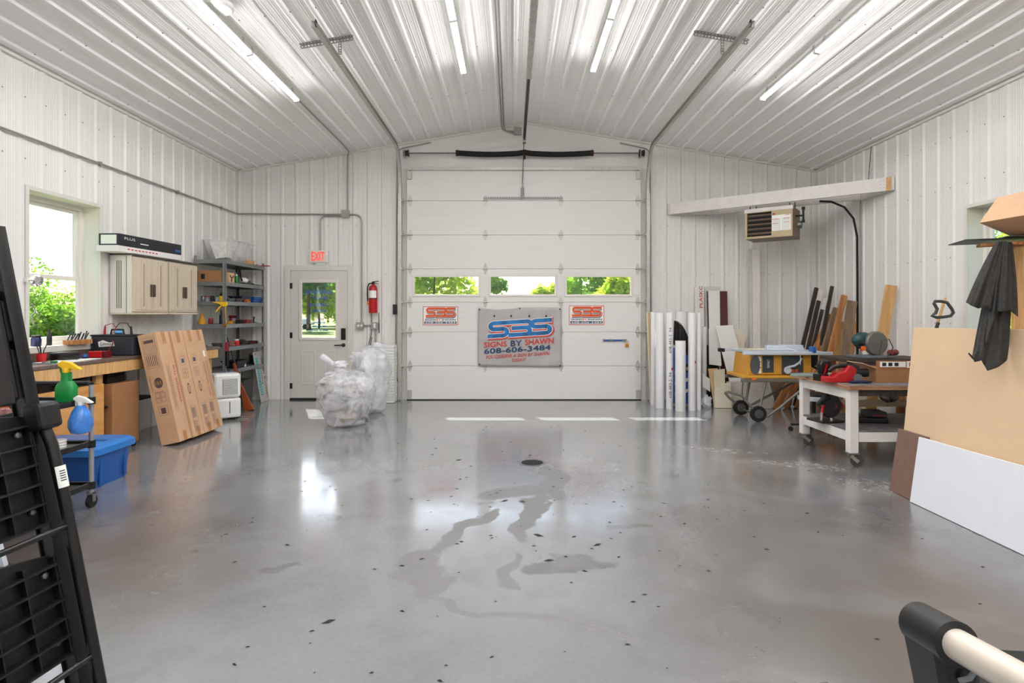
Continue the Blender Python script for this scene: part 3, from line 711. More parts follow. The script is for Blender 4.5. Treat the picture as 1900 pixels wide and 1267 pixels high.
ox = .19
t = thing('door_opener', 'garage door opener rail and motor hanging along the ridge', 'door opener', (ox, 5.0, 4.05))
q = MB(); q.box(-.022, .022, -.58, 3.88, .012, .018); q.box(-.003, .003, -.58, 3.88, -.018, .018); q.build('rail', STEELG, t)
q = MB(); q.box(-.03, .03, -.58, 1.5, -.022, -.016)
for i in range(-17, 44):
    for s in (-1, 1): q.box(s*.03-.004, s*.03+.004, i*.034, i*.034+.016, -.03, -.014)
q.build('chain', GALV, t)
q = MB(); q.box(-.013, .013, 1.5, 3.85, -.022, -.012); q.build('rail_cover', DARKMET, t)
q = MB(); q.box(-.16, .16, -1.10, -.62, -.10, .10); q.box(-.14, .14, -1.16, -1.1, -.07, .07); q.build('motor_head', mat('opener_grey', (.72, .72, .72), .4), t, bevel=.02)
for s in (-1, 1):
    q = MB(); perforated(q, (s*.13, -.85, .10), (s*.13, -.85, ceil_z(ox+s*.13)-4.05-.01), .035, 5, (1, 0, 0)); q.build('hanger_strap', ANGLE, t)
q = MB(); q.box(-.028, .028, 3.78, 3.9, -.05, .02); q.build('header_bracket', GALV, t)
q = MB(); q.bar((-.005, 3.80, -.04), (-.025, 3.93, -.62), .022, .012, (1,0,0)); q.build('door_arm', mat('red_brown_iron', (.25, .13, .1), .6, .4), t)
q = MB(); q.tube([(-.025, 3.93, -.6), (-.045, 3.955, -.82)], .004, 6); q.tube([(-.025, 3.93, -.6), (0, 3.955, -.82)], .004, 6); q.build('arm_fork', STEELG, t)

# ---------------------------------------------------------------- signs and fittings on the back wall
EXITM = mat_emit('exit_sign_glow', (1.0, .07, .05), .8)
ESIGN = mat('exit_sign_face', (.93, .83, .78), .4, var=.02)
x, _, z = W2(591.5, 476); t = thing('exit_sign', 'white exit sign with red glowing letters above the entry door', 'sign', (x, YB-.02, z))
q = MB(); q.box(-.15, .15, -.045, 0, -.10, .095); q.build('body', WHITEP, t, bevel=.012)
q = MB(); q.box(-.135, .135, -.049, -.045, -.085, .08); q.build('face', ESIGN, t, bevel=.003)
text(t, 'EXIT', EXITM, (-.105, -.0505, -.068), (1, 0, 0), (0, 0, 1), .20, .135, bold=.006)
q = MB(); q.box(-.04, .1, -.03, -.01, -.135, -.1); q.build('mounting_bracket', WHITEP, t)

x, _, z = W2(694, 553); t = thing('fire_extinguisher', 'red fire extinguisher with black hose hung beside the entry door', 'extinguisher', (x, YB-.09, z))
q = MB(); q.lathe([(.062, -.235), (.066, -.225), (.066, .14), (.058, .175), (.03, .2), (.02, .205), (.02, .22)], n=24); q.build('cylinder', RED, t, True)
q = MB(); q.grid(lambda u, v: (.0668*math.cos(math.radians(-150+120*u)), .0668*math.sin(math.radians(-150+120*u)), -.0+.115*v), 10, 1); q.build('paper_label', PAPERW, t)
q = MB(); q.lathe([(.0678, -.018), (.0678, -.004)], n=24, cap=False); q.build('strap', BLACK, t)
q = MB(); q.box(-.022, .022, -.02, .02, .215, .25); q.bar((-.02, 0, .25), (.085, 0, .265), .022, .012); q.bar((0, 0, .24), (.085, 0, .222), .022, .008); q.build('valve_and_lever', DARKMET, t)
q = MB(); q.tube([(-.02, -.01, .23), (-.06, -.015, .225), (-.085, -.02, .17), (-.085, -.025, .05), (-.078, -.03, -.05)], .010, 8); q.build('hose', BLACKR, t, True)
q = MB(); q.cyl((-.078, -.03, -.05), (-.075, -.03, -.11), .010, .013); q.build('nozzle', ORANGE, t, True)
q = MB(); q.box(-.02, .02, .06, .085, -.1, .2); q.build('wall_hook', DARKMET, t)
for px0, px1, py0, py1, lab in ((689, 690, 578, 630, 'thin yellow-black cord looped beside the outlet boxes'), (703, 703.5, 580, 618, 'thin dark strap hanging under the fire extinguisher')):
    a = Vector(W2(px0, py0)); b = Vector(W2(px1, py1)); q = MB()
    if px0 == 689: q.tube([a, Vector(W2(689.5, 610)), Vector(W2(688.5, 622)), Vector(W2(684.5, 638)), Vector(W2(687, 642)), Vector(W2(690, 625))], .006, 6)
    else: q.tube([a, b], [.005, .007], 6)
    one('lanyard' if px0 == 689 else 'dangling_cable', lab, 'lanyard' if px0 == 689 else 'cable', q, mat('olive_cord', (.25, .24, .16), .7) if px0 == 689 else DARKMET, smooth=True)

# banner and stickers on the door
BAN = mat('grey_banner_vinyl', (.70, .68, .67), .55, var=.10, scale=4, bump=.06, bscale=5)
bx0, bx1, bz0, bz1 = (887.5-950)/117., (1041-950)/117., CZ-(678-HY)/117., CZ-(571-HY)/117.
t = thing('hanging_banner', 'grey vinyl banner with blue and red lettering hung on the garage door', 'banner', ((bx0+bx1)/2, YB-.085, bz0))
bw, bh = bx1-bx0, bz1-bz0
q = MB()
def bfn(u, v): return ((u-.5)*bw*(1+.0*v), -.012 - .010*math.sin(u*9+v*2)*(1-v)*.6 - .006*math.sin(u*3), v*bh - .03*math.sin(math.pi*min(1, u*2.0))*(v**6)*(1 if u < .5 else 0) - .012*u*(1-v))
q.grid(bfn, 40, 24); q.build('sheet', BAN, t, True, solid=.002)
q = MB()
for u, v in ((.02, .97), (.5, .985), (.98, .975), (.02, .03), (.98, .02)): c = Vector(bfn(u, v)); q.cyl(c+Vector((0, -.004, 0)), c+Vector((0, .004, 0)), .012, n=10)
q.build('grommet', DARKMET, t)
def bp(px, py): return Vector(((px/1763-.5)*bw*1.06 + .02, -.030, bh*(1-(py-62)/1170)))
rs = Vector((1, 0, .062)).normalized()
BLUEG = mat('blue_gear_print', (.10, .42, .66), .5, var=.55, scale=9)
logo(t, bp(165, 700), (1, 0, 0), (0, 0, 1), bw*.83, bh*.31, (mat('banner_red', (.80, .25, .22), .5), PAPERW, BLUEG), (0, -1, 0), rise=.062*bw*.83)
BRED = mat('banner_red', (.80, .25, .22), .5)
text(t, 'SIGNS', BRED, bp(140, 865), rs, (0,0,1), .36, .085, bold=.007); text(t, 'BY', NAVY, bp(675, 835), rs, (0,0,1), .17, .085, bold=.007); text(t, 'SHAWN', BRED, bp(955, 812), rs, (0,0,1), .45, .088, bold=.007)
text(t, '608-606-3484', NAVY, bp(145, 990), rs, (0,0,1), 1.04, .08, bold=.008)
text(t, 'YOU DESERVE A SIGN BY SHAWN', BRED, bp(165, 1090), rs, (0,0,1), 1.0, .055, slant=.25, bold=.002); text(t, 'TODAY!', BRED, bp(680, 1150), rs, (0,0,1), .22, .052, slant=.25, bold=.002)
for px in (350, 685, 1045, 1380):
    q = MB(); c = bp(px, 245); q.prism([(-.018, 0), (.018, 0), (.010, .02), (.003, .032), (-.003, .032), (-.010, .02)], c, (1,0,0), (0,0,1), (0, .002, 0)); q.box(c.x-.001, c.x+.001, c.y, c.y+.001, c.z+.03, c.z+.09); q.build('printed_lamp', INK, t)
for px0, px1, py0, py1, lab in ((786, 850.5, 568.5, 603, 'white sticker with orange logo on the door, left of the banner'), (1055, 1119.5, 567, 602.5, 'white sticker with orange logo on the door, right of the banner')):
    x0, x1 = (px0-950)/117., (px1-950)/117.; z0, z1 = CZ-(py1-HY)/117., CZ-(py0-HY)/117.
    w, h = x1-x0, z1-z0; t = thing('door_sticker', lab, 'sticker', (x0, YB-.0715, z0))
    q = MB(); q.box(0, w, -.001, 0, 0, h); q.build('sheet', PAPERW, t)
    q = MB()
    for a, b, c, d in ((0, w, 0, .009), (0, w, h-.009, h), (0, .009, .009, h-.009), (w-.009, w, .009, h-.009)): q.box(a, b, -.0018, -.0012, c, d)
    q.build('border', BRED, t)
    logo(t, (w*.05, -.001, h*.39), (1,0,0), (0,0,1), w*.9, h*.57, (NAVY, PAPERW, ORANGEINK), (0,-1,0))
    text(t, 'SIGNS', NAVY, (w*.06, -.003, h*.235), (1,0,0), (0,0,1), w*.30, h*.10, bold=.003); text(t, 'BY', ORANGEINK, (w*.38, -.003, h*.235), (1,0,0), (0,0,1), w*.13, h*.10, bold=.003); text(t, 'SHAWN', NAVY, (w*.53, -.003, h*.235), (1,0,0), (0,0,1), w*.40, h*.10, bold=.003)
    q = MB(); q.box(w*.04, w*.96, -.0022, -.0016, h*.07, h*.19); q.build('number_band', NAVY, t)
    text(t, '608-606-3484', PAPERW, (w*.07, -.003, h*.09), (1,0,0), (0,0,1), w*.86, h*.08, bold=.002)

# ---------------------------------------------------------------- outside
def ground_mat():
    m = bpy.data.materials.new('lawn'); m.use_nodes = True; t = NT(m); b = t.t.nodes['Principled BSDF']; b.inputs['Roughness'].default_value = .9
    tc = t.n('ShaderNodeTexCoord'); nz = t.n('ShaderNodeTexNoise', i_Scale=.4, i_Detail=8.0); t.l(tc.outputs['Object'], nz.inputs['Vector'])
    rp = t.n('ShaderNodeValToRGB'); rp.color_ramp.elements[0].position = .35; rp.color_ramp.elements[1].position = .7
    rp.color_ramp.elements[0].color = (*lin('#41600f'), 1); rp.color_ramp.elements[1].color = (*lin('#6f8028'), 1)
    t.l(nz.outputs[0], rp.inputs[0]); t.l(rp.outputs[0], b.inputs['Base Color']); return m
q = MB(); q.grid(lambda u, v: (-110+220*u, -40+190*v, -.16 - .25*max(0, min(1, (-40+190*v-14)/30))), 12, 12); lawn = q.build('lawn', ground_mat()); tag(lawn, 'sunlit mown lawn outside the windows', kind='structure')
def path_y(y): return -3.6 - .0022*(y-9)**2 - .10*(y-9)
q = MB(); n = 24
q.grid(lambda u, v: (path_y(9.4+34*v) + (u-.5)*(4.2+.04*34*v) + 6*max(0, v-.5)**2*8, 9.4+34*v, -.15 - .25*max(0, min(1, (9.4+34*v-14)/30)) + .02), 2, n)
tag(q.build('driveway', mat('gravel_drive', (.50, .41, .29), .9, var=.15, scale=2)), 'tan gravel drive curving across the lawn', kind='structure')
LEAFS = []
for k, (c1, c2) in enumerate((('#88b024', '#dfe35a'), ('#55902a', '#a9c84a'), ('#2b6a3c', '#62a05c'))):
    m = bpy.data.materials.new('leaves_%s' % ('yellow_green', 'mid_green', 'dark_green')[k]); m.use_nodes = True; t = NT(m); t.t.nodes.clear()
    d = t.n('ShaderNodeBsdfDiffuse'); tl = t.n('ShaderNodeBsdfTranslucent'); mx = t.n('ShaderNodeMixShader'); mx.inputs[0].default_value = .45; o = t.n('ShaderNodeOutputMaterial')
    tc = t.n('ShaderNodeTexCoord'); nz = t.n('ShaderNodeTexNoise', i_Scale=1.3, i_Detail=5.0); t.l(tc.outputs['Object'], nz.inputs['Vector'])
    rp = t.n('ShaderNodeValToRGB'); rp.color_ramp.elements[0].position = .35; rp.color_ramp.elements[1].position = .65
    rp.color_ramp.elements[0].color = (*lin(c1), 1); rp.color_ramp.elements[1].color = (*lin(c2), 1); t.l(nz.outputs[0], rp.inputs[0])
    t.l(rp.outputs[0], d.inputs[0]); t.l(rp.outputs[0], tl.inputs[0]); t.l(d.outputs[0], mx.inputs[1]); t.l(tl.outputs[0], mx.inputs[2]); t.l(mx.outputs[0], o.inputs[0]); LEAFS.append(m)
BARK = mat('bark', (.3, .24, .19), .9, var=.2)
def tree(label, x, y, h, rx, base, leaf, n, k, seed, name='tree'):
    r = random.Random(seed); t = thing(name, label, 'tree' if name == 'tree' else 'shrub', (x, y, -.35), group='trees and shrubs outside')
    q = MB(); q.tube([(0, 0, 0), (.05*r.uniform(-1, 1), 0, base*.6), (r.uniform(-.2, .2), 0, h*.7)], [.05+h*.018, .04+h*.014, .02], 7); q.build('trunk', BARK, t)
    lobes = [(Vector((r.uniform(-.6, .6)*rx, r.uniform(-.5, .5)*rx, base + (h-base)*r.uniform(.2, .8))), r.uniform(.35, .6)*rx) for _ in range(9)]
    q = MB()
    for i in range(n):
        c, lr = lobes[r.randrange(9)]; d = Vector((r.gauss(0, 1), r.gauss(0, 1), r.gauss(0, 1))).normalized()*lr*(r.random()**.35)
        p = c + Vector((d.x, d.y, d.z*min(1.2, (h-base)/(rx*1.6)))); p.z = max(.05, min(p.z, h))
        a = Vector((r.gauss(0, 1), r.gauss(0, 1), r.gauss(0, .7))).normalized()*leaf*r.uniform(.6, 1.2); b = a.cross(Vector((r.gauss(0, 1), r.gauss(0, 1), r.gauss(0, 1)))).normalized()*leaf*.5
        q.add([p-a, p+b*.9, p+a, p-b*.9], [(0, 1, 2, 3)])
    q.build('crown', LEAFS[k], t)
TREES = [('big yellow-green tree filling the left garage window', -5.0, 36, 7.2, 2.9, .0, .24, 7000, 0), ('dark leaved tree behind the left end of the left garage window', -7.6, 46, 7.5, 3.0, .0, .3, 3600, 1), ('yellow-green tree at the right end of the left garage window', -2.5, 44, 3.6, 1.3, .0, .22, 1700, 0),
 ('slender pale tree at the left end of the middle garage window', -.95, 34, 6.4, .85, .2, .17, 1500, 1), ('low bright bush in the middle garage window', 0.7, 38, 3.1, 1.5, .0, .22, 2600, 0),
 ('round bush at the right end of the middle garage window', 2.6, 41, 4.3, 1.3, .0, .22, 2600, 0), ('open airy tree at the left end of the right garage window', 4.0, 33, 6.4, 1.3, .4, .15, 1900, 1),
 ('broad yellow-green tree in the right garage window', 6.9, 38, 4.7, 2.1, .0, .24, 4800, 0), ('tall green tree far behind the right garage window', 8.5, 60, 9.5, 4.0, .0, .32, 4200, 1),
 ('dark conifer seen at the top of the entry door window', -20.6, 58, 14.0, 2.2, .8, .35, 4200, 2), ('tall green tree right of the conifer in the door window', -17.2, 66, 13.0, 3.6, .8, .38, 5200, 1),
 ('light green tree low in the entry door window', -23.6, 70, 8.0, 3.0, .0, .36, 4200, 0), ('mid green tree at the right of the door window', -15.0, 56, 8.0, 2.4, .0, .3, 4200, 1), ('dark low tree behind the trailer in the door window', -25.0, 84, 9.0, 5.0, .0, .45, 4600, 2), ('far pale tree in the middle of the door window', -19.0, 88, 9.5, 5.0, .0, .45, 4600, 0)]
for i, (lab, x, y, h, rx, base, lf, n, k) in enumerate(TREES): tree(lab, x, y, h, rx, base, lf, n, k, 40+i)
for i, (lab, x, y, h, rx, k) in enumerate((('leafy shrub low in the left wall window', -13.3, 15.5, 3.25, 1.6, 1), ('yellow-green shrub right of centre in the left wall window', -12.2, 17.0, 2.9, 1.5, 0), ('dark shrub at the near side of the left wall window', -13.8, 13.6, 2.6, 1.4, 1), ('shrub in front of the left wall window hedge', -11.2, 14.6, 1.9, 1.2, 1),
        ('bright green shrub seen past the towel in the right wall window', 13.6, 14.2, 4.6, 1.9, 0), ('dark green shrub behind the right wall window', 15.5, 17.5, 5.5, 2.4, 1))):
    tree(lab, x, y, h, rx, .1, .07, 11000, k, 80+i, 'shrub')
t = thing('parked_trailer', 'far white trailer parked at the lawn edge in the door window', 'trailer', (-24.6, 66, -.4))
q = MB(); q.box(-1.6, 1.6, -.6, .6, .5, .75); q.box(-1.3, 1.2, -.5, .5, .75, 1.15); q.build('body', WHITEP, t, bevel=.08)
for x in (-.9, .9):
    q = MB(); q.lathe([(.28, -.1), (.28, .1)], n=14); o = q.build('wheel', BLACKR, t); o.rotation_euler = (math.radians(90), 0, 0); o.location = (x, -.6, .28)
# ---------------------------------------------------------------- left side: bench, cabinets, shelf
def box_mb(w, d, h, z=0.): return MB().box(-w/2, w/2, -d/2, d/2, z, z+h)
BENX, BENZ = -3.84, .93
LAM = mat('speckled_laminate', (.42, .35, .31), .3, var=.6, scale=90)
t = thing('workbench', 'long workbench with speckled top and pine apron along the left wall', 'workbench', ((XL+BENX)/2, 5.1, 0))
hw = (BENX-XL)/2 - .022; y0, y1 = -2.4, 2.46
q = MB(); q.box(-hw, hw, y0, y1, BENZ-.035, BENZ); q.build('benchtop', LAM, t, bevel=.006)
q = MB(); q.box(-hw, -hw+.02, y0, y1, BENZ, BENZ+.085); q.build('backsplash', LAM, t, bevel=.004)
q = MB(); q.box(hw-.045, hw-.008, y0, y1-.04, BENZ-.145, BENZ-.036); q.build('front_apron', PINE, t, bevel=.002)
q = MB(); q.box(-hw+.01, hw-.046, y1-.08, y1-.042, BENZ-.145, BENZ-.036); q.build('end_apron', PINE, t, bevel=.002)
for yy in (y0+.05, -.9, .36, y1-.1):
    for xx in (-hw+.05, hw-.10):
        q = MB(); q.box(xx-.02, xx+.02, yy-.045, yy+.045, 0, BENZ-.146 if xx > 0 else BENZ-.036); q.build('leg', PINE, t, bevel=.002)
q = MB(); q.box(-hw+.03, hw-.05, -.2, 1.2, .45, .468); q.build('lower_shelf', BLACK, t)

# wall cabinets
TAUPE = mat('taupe_resin', (.80, .745, .67), .5, var=.03); TAUPED = mat('taupe_resin_dark', (.66, .59, .52), .5, var=.03); RESW = mat('pale_resin', (.86, .84, .81), .45, var=.02); BROWNP = mat('brown_plastic', (.33, .25, .21), .5)
def cabinet(label, y0, L):
    t = thing('wall_cabinet', label, 'cabinet', (XL+.02, y0, 1.35), group='resin cabinets on the left wall'); D, H = .265, .655
    q = MB(); q.box(0, D-.03, .004, L-.004, .02, H-.012); q.build('body', RESW, t, bevel=.004)
    q = MB(); q.box(-.0, D+.012, 0, L, H-.012, H+.005); q.build('top_panel', mat('dark_top', (.33, .30, .28), .5), t, bevel=.004)
    q = MB(); q.box(0, D+.008, 0, L, 0, .024); q.build('bottom_panel', TAUPE, t, bevel=.006)
    q = MB()
    for i in (-1, 0, 1): q.box(.10+i*.022-.003, .10+i*.022+.003, .0005, .006, .07, H-.07)
    q.box(.178, .181, .0005, .006, .02, H-.02); q.build('side_groove', BROWNP, t)
    for s in (0, 1):
        a, b = (.008, L/2-.003) if s == 0 else (L/2+.003, L-.008)
        q = MB(); q.box(D-.03, D, a, b, .03, H-.03); d = q.build('door', TAUPE, t, bevel=.005)
        for k in range(3):
            c = a + (b-a)*(.2+.3*k); q = MB(); q.box(D-.001, D+.006, c-.042, c+.042, .05, H-.05); q.build('ridge', TAUPE, d, bevel=.004)
            if k == 1: q = MB(); q.box(D+.0055, D+.0075, c-.012, c+.012, .09, H-.09); q.build('inset_strip', TAUPED, d)
        h = L/2 + (-.028 if s == 0 else .028)
        q = MB(); q.box(D, D+.022, h-.013, h+.013, .20, .34); q.build('handle', BROWNP, d, bevel=.006)
cabinet('near resin wall cabinet with two taupe doors, beside the window', 6.16, .615)
cabinet('far resin wall cabinet with two taupe doors, next to the metal shelf', 6.79, .615)

NEAVY = mat('box_black', (.10, .11, .14), .4, var=.1); BOXW = mat('box_white', (.9, .88, .88), .5, var=.02)
t = thing('black_carton', 'long black printed carton on top of the wall cabinets', 'box', (XL+.165, 6.5, 2.078)); t.rotation_euler = (0, 0, math.radians(-3))
q = MB(); q.box(-.11, .11, -.52, .52, 0, .125); q.build('carton', NEAVY, t, bevel=.004)
q = MB(); q.box(-.085, .085, -.522, -.5205, .015, .11); q.build('paper_label', PAPERW, t)
text(t, 'PLUS', PAPERW, (.1115, -.44, .068), (0, 1, 0), (0, 0, 1), .16, .028); q = MB(); q.box(.1108, .1115, -.2, -.07, .045, .055); q.build('print', PAPERW, t)
q = MB(); q.box(.1108, .1115, .40, .50, .03, .055); q.build('logo_print', BLUEINK, t)
t = thing('flat_white_carton', 'flat white carton with red print under the black carton', 'box', (XL+.165, 6.5, 2.012)); t.rotation_euler = (0, 0, math.radians(-3))
q = MB(); q.box(-.115, .115, -.55, .5, 0, .064); q.build('carton', BOXW, t, bevel=.004)
q = MB()
for i in range(9): q.box(.1155, .1162, -.4+i*.055, -.4+i*.055+.035, .03, .042)
q.build('red_print', REDINK, t)

# ---- metal shelf
SX0, SX1, SY0, SY1 = XL+.045, -3.89, 7.75, 8.97
LEV = [.58, .90, 1.215, 1.525, 1.79, 2.095]
t = thing('metal_shelf', 'grey steel slotted shelf unit with six levels in the left corner', 'shelf unit', ((SX0+SX1)/2, (SY0+SY1)/2, 0))
hx, hy = (SX1-SX0)/2, (SY1-SY0)/2
SHG = mat('shelf_steel', (.55, .56, .57), .42, .55, var=.08)
for sx in (-1, 1):
    for sy in (-1, 1):
        q = MB(); x, y = sx*hx, sy*hy
        q.box(min(x, x-sx*.038), max(x, x-sx*.038), min(y, y-sy*.003), max(y, y-sy*.003), 0, 2.15)
        zz = 0.
        for a, b in ((0, .012), (.026, .038)): q.box(min(x, x-sx*.003), max(x, x-sx*.003), min(y-sy*a, y-sy*b), max(y-sy*a, y-sy*b), 0, 2.15)
        for i in range(54): q.box(min(x, x-sx*.003), max(x, x-sx*.003), min(y-sy*.012, y-sy*.026), max(y-sy*.012, y-sy*.026), i*.04, i*.04+.022)
        q.build('post', SHG, t)
for z in LEV:
    q = MB(); q.box(-hx+.004, hx-.004, -hy+.004, hy-.004, z-.012, z); s = q.build('shelf_board', mat('shelf_deck', (.5, .5, .5), .5, .3), t)
    q = MB()
    for sx in (-1, 1): q.box(sx*hx-.006, sx*hx+.006, -hy, hy, z-.05, z+.003)
    for sy in (-1, 1): q.box(-hx, hx, sy*hy-.004, sy*hy+.004, z-.05, z+.003)
    q.box(hx+.006, hx+.009, -hy, hy, z-.03, z-.02); q.build('shelf_beam', SHG, s)

def shelf_pt(px, lev, back=.0, x=None):      # point on shelf level seen at pixel column px
    x = SX1-.06-back if x is None else x; y = x*F_PX/(px-950); return Vector((x, min(max(y, SY0+.06), SY1-.06), LEV[lev]+.003))
CLEAR = mat_film('clear_tote_plastic', (.93, .93, .94), .55, .2, 3.)
def tapered(q, w0, d0, w1, d1, h, th=.004, rim=.012):
    n = 4
    def ring(w, d, z): return [(-w/2, -d/2, z), (w/2, -d/2, z), (w/2, d/2, z), (-w/2, d/2, z)]
    a, b = ring(w0, d0, 0), ring(w1, d1, h); c, d = ring(w0-2*th, d0-2*th, th), ring(w1-2*th, d1-2*th, h)
    q.add(a+b+c+d, [(3,2,1,0)] + [(i, (i+1) % 4, 4+(i+1) % 4, 4+i) for i in range(4)] + [(8+(i+1) % 4, 8+i, 12+i, 12+(i+1) % 4) for i in range(4)] + [(4+i, 4+(i+1) % 4, 12+(i+1) % 4, 12+i) for i in range(4)] + [(8, 9, 10, 11)])
    if rim:
        for s in (-1, 1): q.box(-w1/2-rim, w1/2+rim, s*d1/2-(rim if s < 0 else 0), s*d1/2+(rim if s > 0 else 0), h-.015, h); q.box(s*w1/2-(rim if s < 0 else 0), s*w1/2+(rim if s > 0 else 0), -d1/2, d1/2, h-.015, h)
t = thing('clear_storage_tote', 'big clear open tote on top of the metal shelf', 'tote', (-4.10, 8.30, LEV[5]+.004))
q = MB(); tapered(q, .28, .52, .40, .68, .30); q.build('tub', CLEAR, t)
for k in range(6):
    q = MB(); blob(q, (RND.uniform(-.06, .06), -.2+.08*k, .055), .05, 1, 1.2, .7, k, .3, 6); q.build('packing_piece', [PAPERW, CARD, GREEN, PAPERW, REDINK, STEELG][k], t)
q = MB(); tapered(q, .15, .17, .22, .24, .25, rim=.006); o = one('white_waste_bin', 'small white plastic bin tipped in front of the clear tote', 'bin', q, mat_film('white_bin_plastic', (.95, .95, .94), .08), (-3.945, 7.82, LEV[5]+.02)); o.rotation_euler = (0, math.radians(-8), math.radians(6))
q = MB(); q.lathe([(.085, 0), (.085, .055), (.066, .055), (.066, 0)], n=26, cap=False); one('tape_roll', 'tan tape roll lying on the shelf top', 'tape roll', q, TAPE, shelf_pt(461, 5), smooth=True)
q = MB(); q.box(-.09, .12, -.03, .03, 0, .014); q.box(-.09, -.07, -.03, .03, .014, .03); one('red_plastic_tray', 'flat red plastic piece sticking out at the shelf top', 'plastic tray', q, RED, shelf_pt(481, 5) + Vector((.05, .0, 0)), bevel=.004)
q = MB(); q.tube([(0, 0, 0), (.01, .05, -.05), (0, .09, -.14), (.01, .12, -.2)], .012, 6); q.tube([(0, 0, 0), (0, -.03, -.08)], .018, 6); one('dark_strap', 'dark webbing strap hanging under the top shelf', 'webbing', q, BLACKR, shelf_pt(441, 5)+Vector((.0, 0, -.06)), smooth=True)
t = thing('cardboard_carton', 'flat brown carton at the near end of the upper shelf', 'box', (-4.12, 7.87, LEV[4]+.003))
q = MB(); q.box(-.17, .17, -.1, .1, 0, .155); q.build('carton', CARDD, t, bevel=.003); q = MB(); q.box(-.11, -.06, -.102, -.1, .04, .11); q.build('printed_mark', INK, t)
t = thing('small_parcel_box', 'small tan parcel box with curved black arrow on upper shelf', 'box', (-3.955, 7.95, LEV[4]+.003))
q = MB(); q.box(-.05, .055, -.08, .08, 0, .135); q.build('carton', CARD, t, bevel=.003)
q = MB(); q.tube([(.0555, -.055, .10), (.0555, -.03, .075), (.0555, 0, .068), (.0555, .03, .075), (.0555, .055, .10)], .008, 5); q.bar((.0555, 0, .07), (.0555, -.01, .01), .02, .004, (1,0,0)); q.build('printed_arrow', INK, t)
def item(name, label, cat, kind, loc, m, s=1., rz=0., m2=None):
    loc = Vector(loc)
    t = thing(name, label, cat, loc, rz)
    if kind == 'can':
        q = MB(); q.lathe([(.03*s, 0), (.032*s, .004), (.032*s, .13*s), (.026*s, .145*s)], n=16); q.build('can', m, t, True); q = MB(); q.lathe([(.02*s, .145*s), (.02*s, .175*s)], n=12); q.build('cap', m2 or WHITEP, t, True)
    elif kind == 'jar':
        q = MB(); q.lathe([(.035*s, 0), (.04*s, .01), (.04*s, .07*s), (.033*s, .085*s)], n=16); q.build('jar', m, t, True); q = MB(); q.lathe([(.036*s, .083*s), (.036*s, .103*s)], n=16); q.build('lid', m2 or STEELG, t, True)
    elif kind == 'cone':
        q = MB(); q.lathe([(.075*s, 0), (.08*s, .02), (.035*s, .14*s), (.012*s, .22*s), (.008*s, .225*s)], n=20); q.build('cone', m, t, True); q = MB(); q.lathe([(.085*s, 0), (.085*s, .012)], n=20); q.build('rim', m, t, True)
    elif kind == 'tray':
        q = MB(); tapered(q, .12*s, .2*s, .15*s, .23*s, .07*s, rim=.008); q.build('tray', m, t)
        for k in range(5):
            q = MB(); a = RND.uniform(0, 3); c = Vector((RND.uniform(-.03, .03)*s, RND.uniform(-.07, .07)*s, .03*s+.006*k)); d = Vector((math.cos(a), math.sin(a), .2))*.05*s; q.cyl(c-d, c+d, .007*s, .004*s, n=6); q.build('bit', [STEELG, RED, BLACK, PAPERW, ORANGE][k], t)
    elif kind == 'drill':
        q = MB(); q.cyl((0, -.09*s, .17*s), (0, .07*s, .17*s), .032*s, n=14); q.bar((0, .03*s, .15*s), (0, .05*s, .03*s), .035*s, .05*s, (0, 1, 0)); q.build('body', m, t, True)
        q = MB(); q.cyl((0, -.14*s, .17*s), (0, -.09*s, .17*s), .015*s, .026*s, n=12); q.build('chuck', DARKMET, t, True); q = MB(); q.box(-.035*s, .035*s, 0, .10*s, 0, .05*s); q.build('battery', BLACK, t, bevel=.006)
    elif kind == 'coil':
        q = MB()
        for k in range(3): q.tube([((.07+.006*k)*s*math.cos(a), (.07+.006*k)*s*math.sin(a), .012+.016*k*s) for a in [2*math.pi*i/16 for i in range(16)]], .008*s, 6, closed=True)
        q.build('loop', m, t, True); q = MB(); q.bar((.05*s, 0, .03*s), (.10*s, 0, .03*s), .02*s, .05*s); q.build('tie', m2 or BLACK, t)
    elif kind == 'tool':
        q = MB(); q.cyl((-.10*s, 0, .016), (0, 0, .016), .016*s, .013*s, n=10); q.build('grip', m, t, True); q = MB(); q.cyl((0, 0, .014), (.13*s, 0, .010), .006*s, n=8); q.box(.12*s, .15*s, -.012*s, .012*s, .004, .016); q.build('shaft', m2 or STEELG, t, True)
    elif kind == 'tallbottle':
        q = MB(); q.lathe([(.03*s, 0), (.034*s, .01), (.034*s, .15*s), (.014*s, .19*s), (.014*s, .21*s)], n=16); q.build('bottle', m, t, True); q = MB(); q.lathe([(.017*s, .205*s), (.010*s, .26*s)], n=10); q.build('nozzle', m2 or BLACK, t, True)
    elif kind == 'case':
        q = MB(); q.box(-.07*s, .07*s, -.11*s, .11*s, 0, .055*s); q.build('case', m, t, bevel=.008); q = MB(); q.box(-.07*s, .07*s, -.11*s, .11*s, .057*s, .08*s); q.build('lid', m2 or m, t, bevel=.008); q = MB(); q.tube([(.07*s, -.04*s, .05*s), (.095*s, -.03*s, .05*s), (.095*s, .03*s, .05*s), (.07*s, .04*s, .05*s)], .006, 6); q.build('handle', BLACK, t, True)
    elif kind == 'sander':
        q = MB(); blob(q, (0, 0, .055*s), .05*s, 1.0, 1.6, .9, 3, .12, 8); q.build('body', m, t, True); q = MB(); q.box(-.05*s, .05*s, -.08*s, .08*s, 0, .02*s); q.build('pad', m2 or BLACK, t, bevel=.006)
    return t
item('spray_can', 'small green spray can on the upper shelf beside the parcel box', 'can', 'can', shelf_pt(438.5, 4), GREEN, .75)
item('palm_sander', 'white palm sander on the upper shelf', 'power tool', 'sander', shelf_pt(453, 4), WHITEP, 1.0)
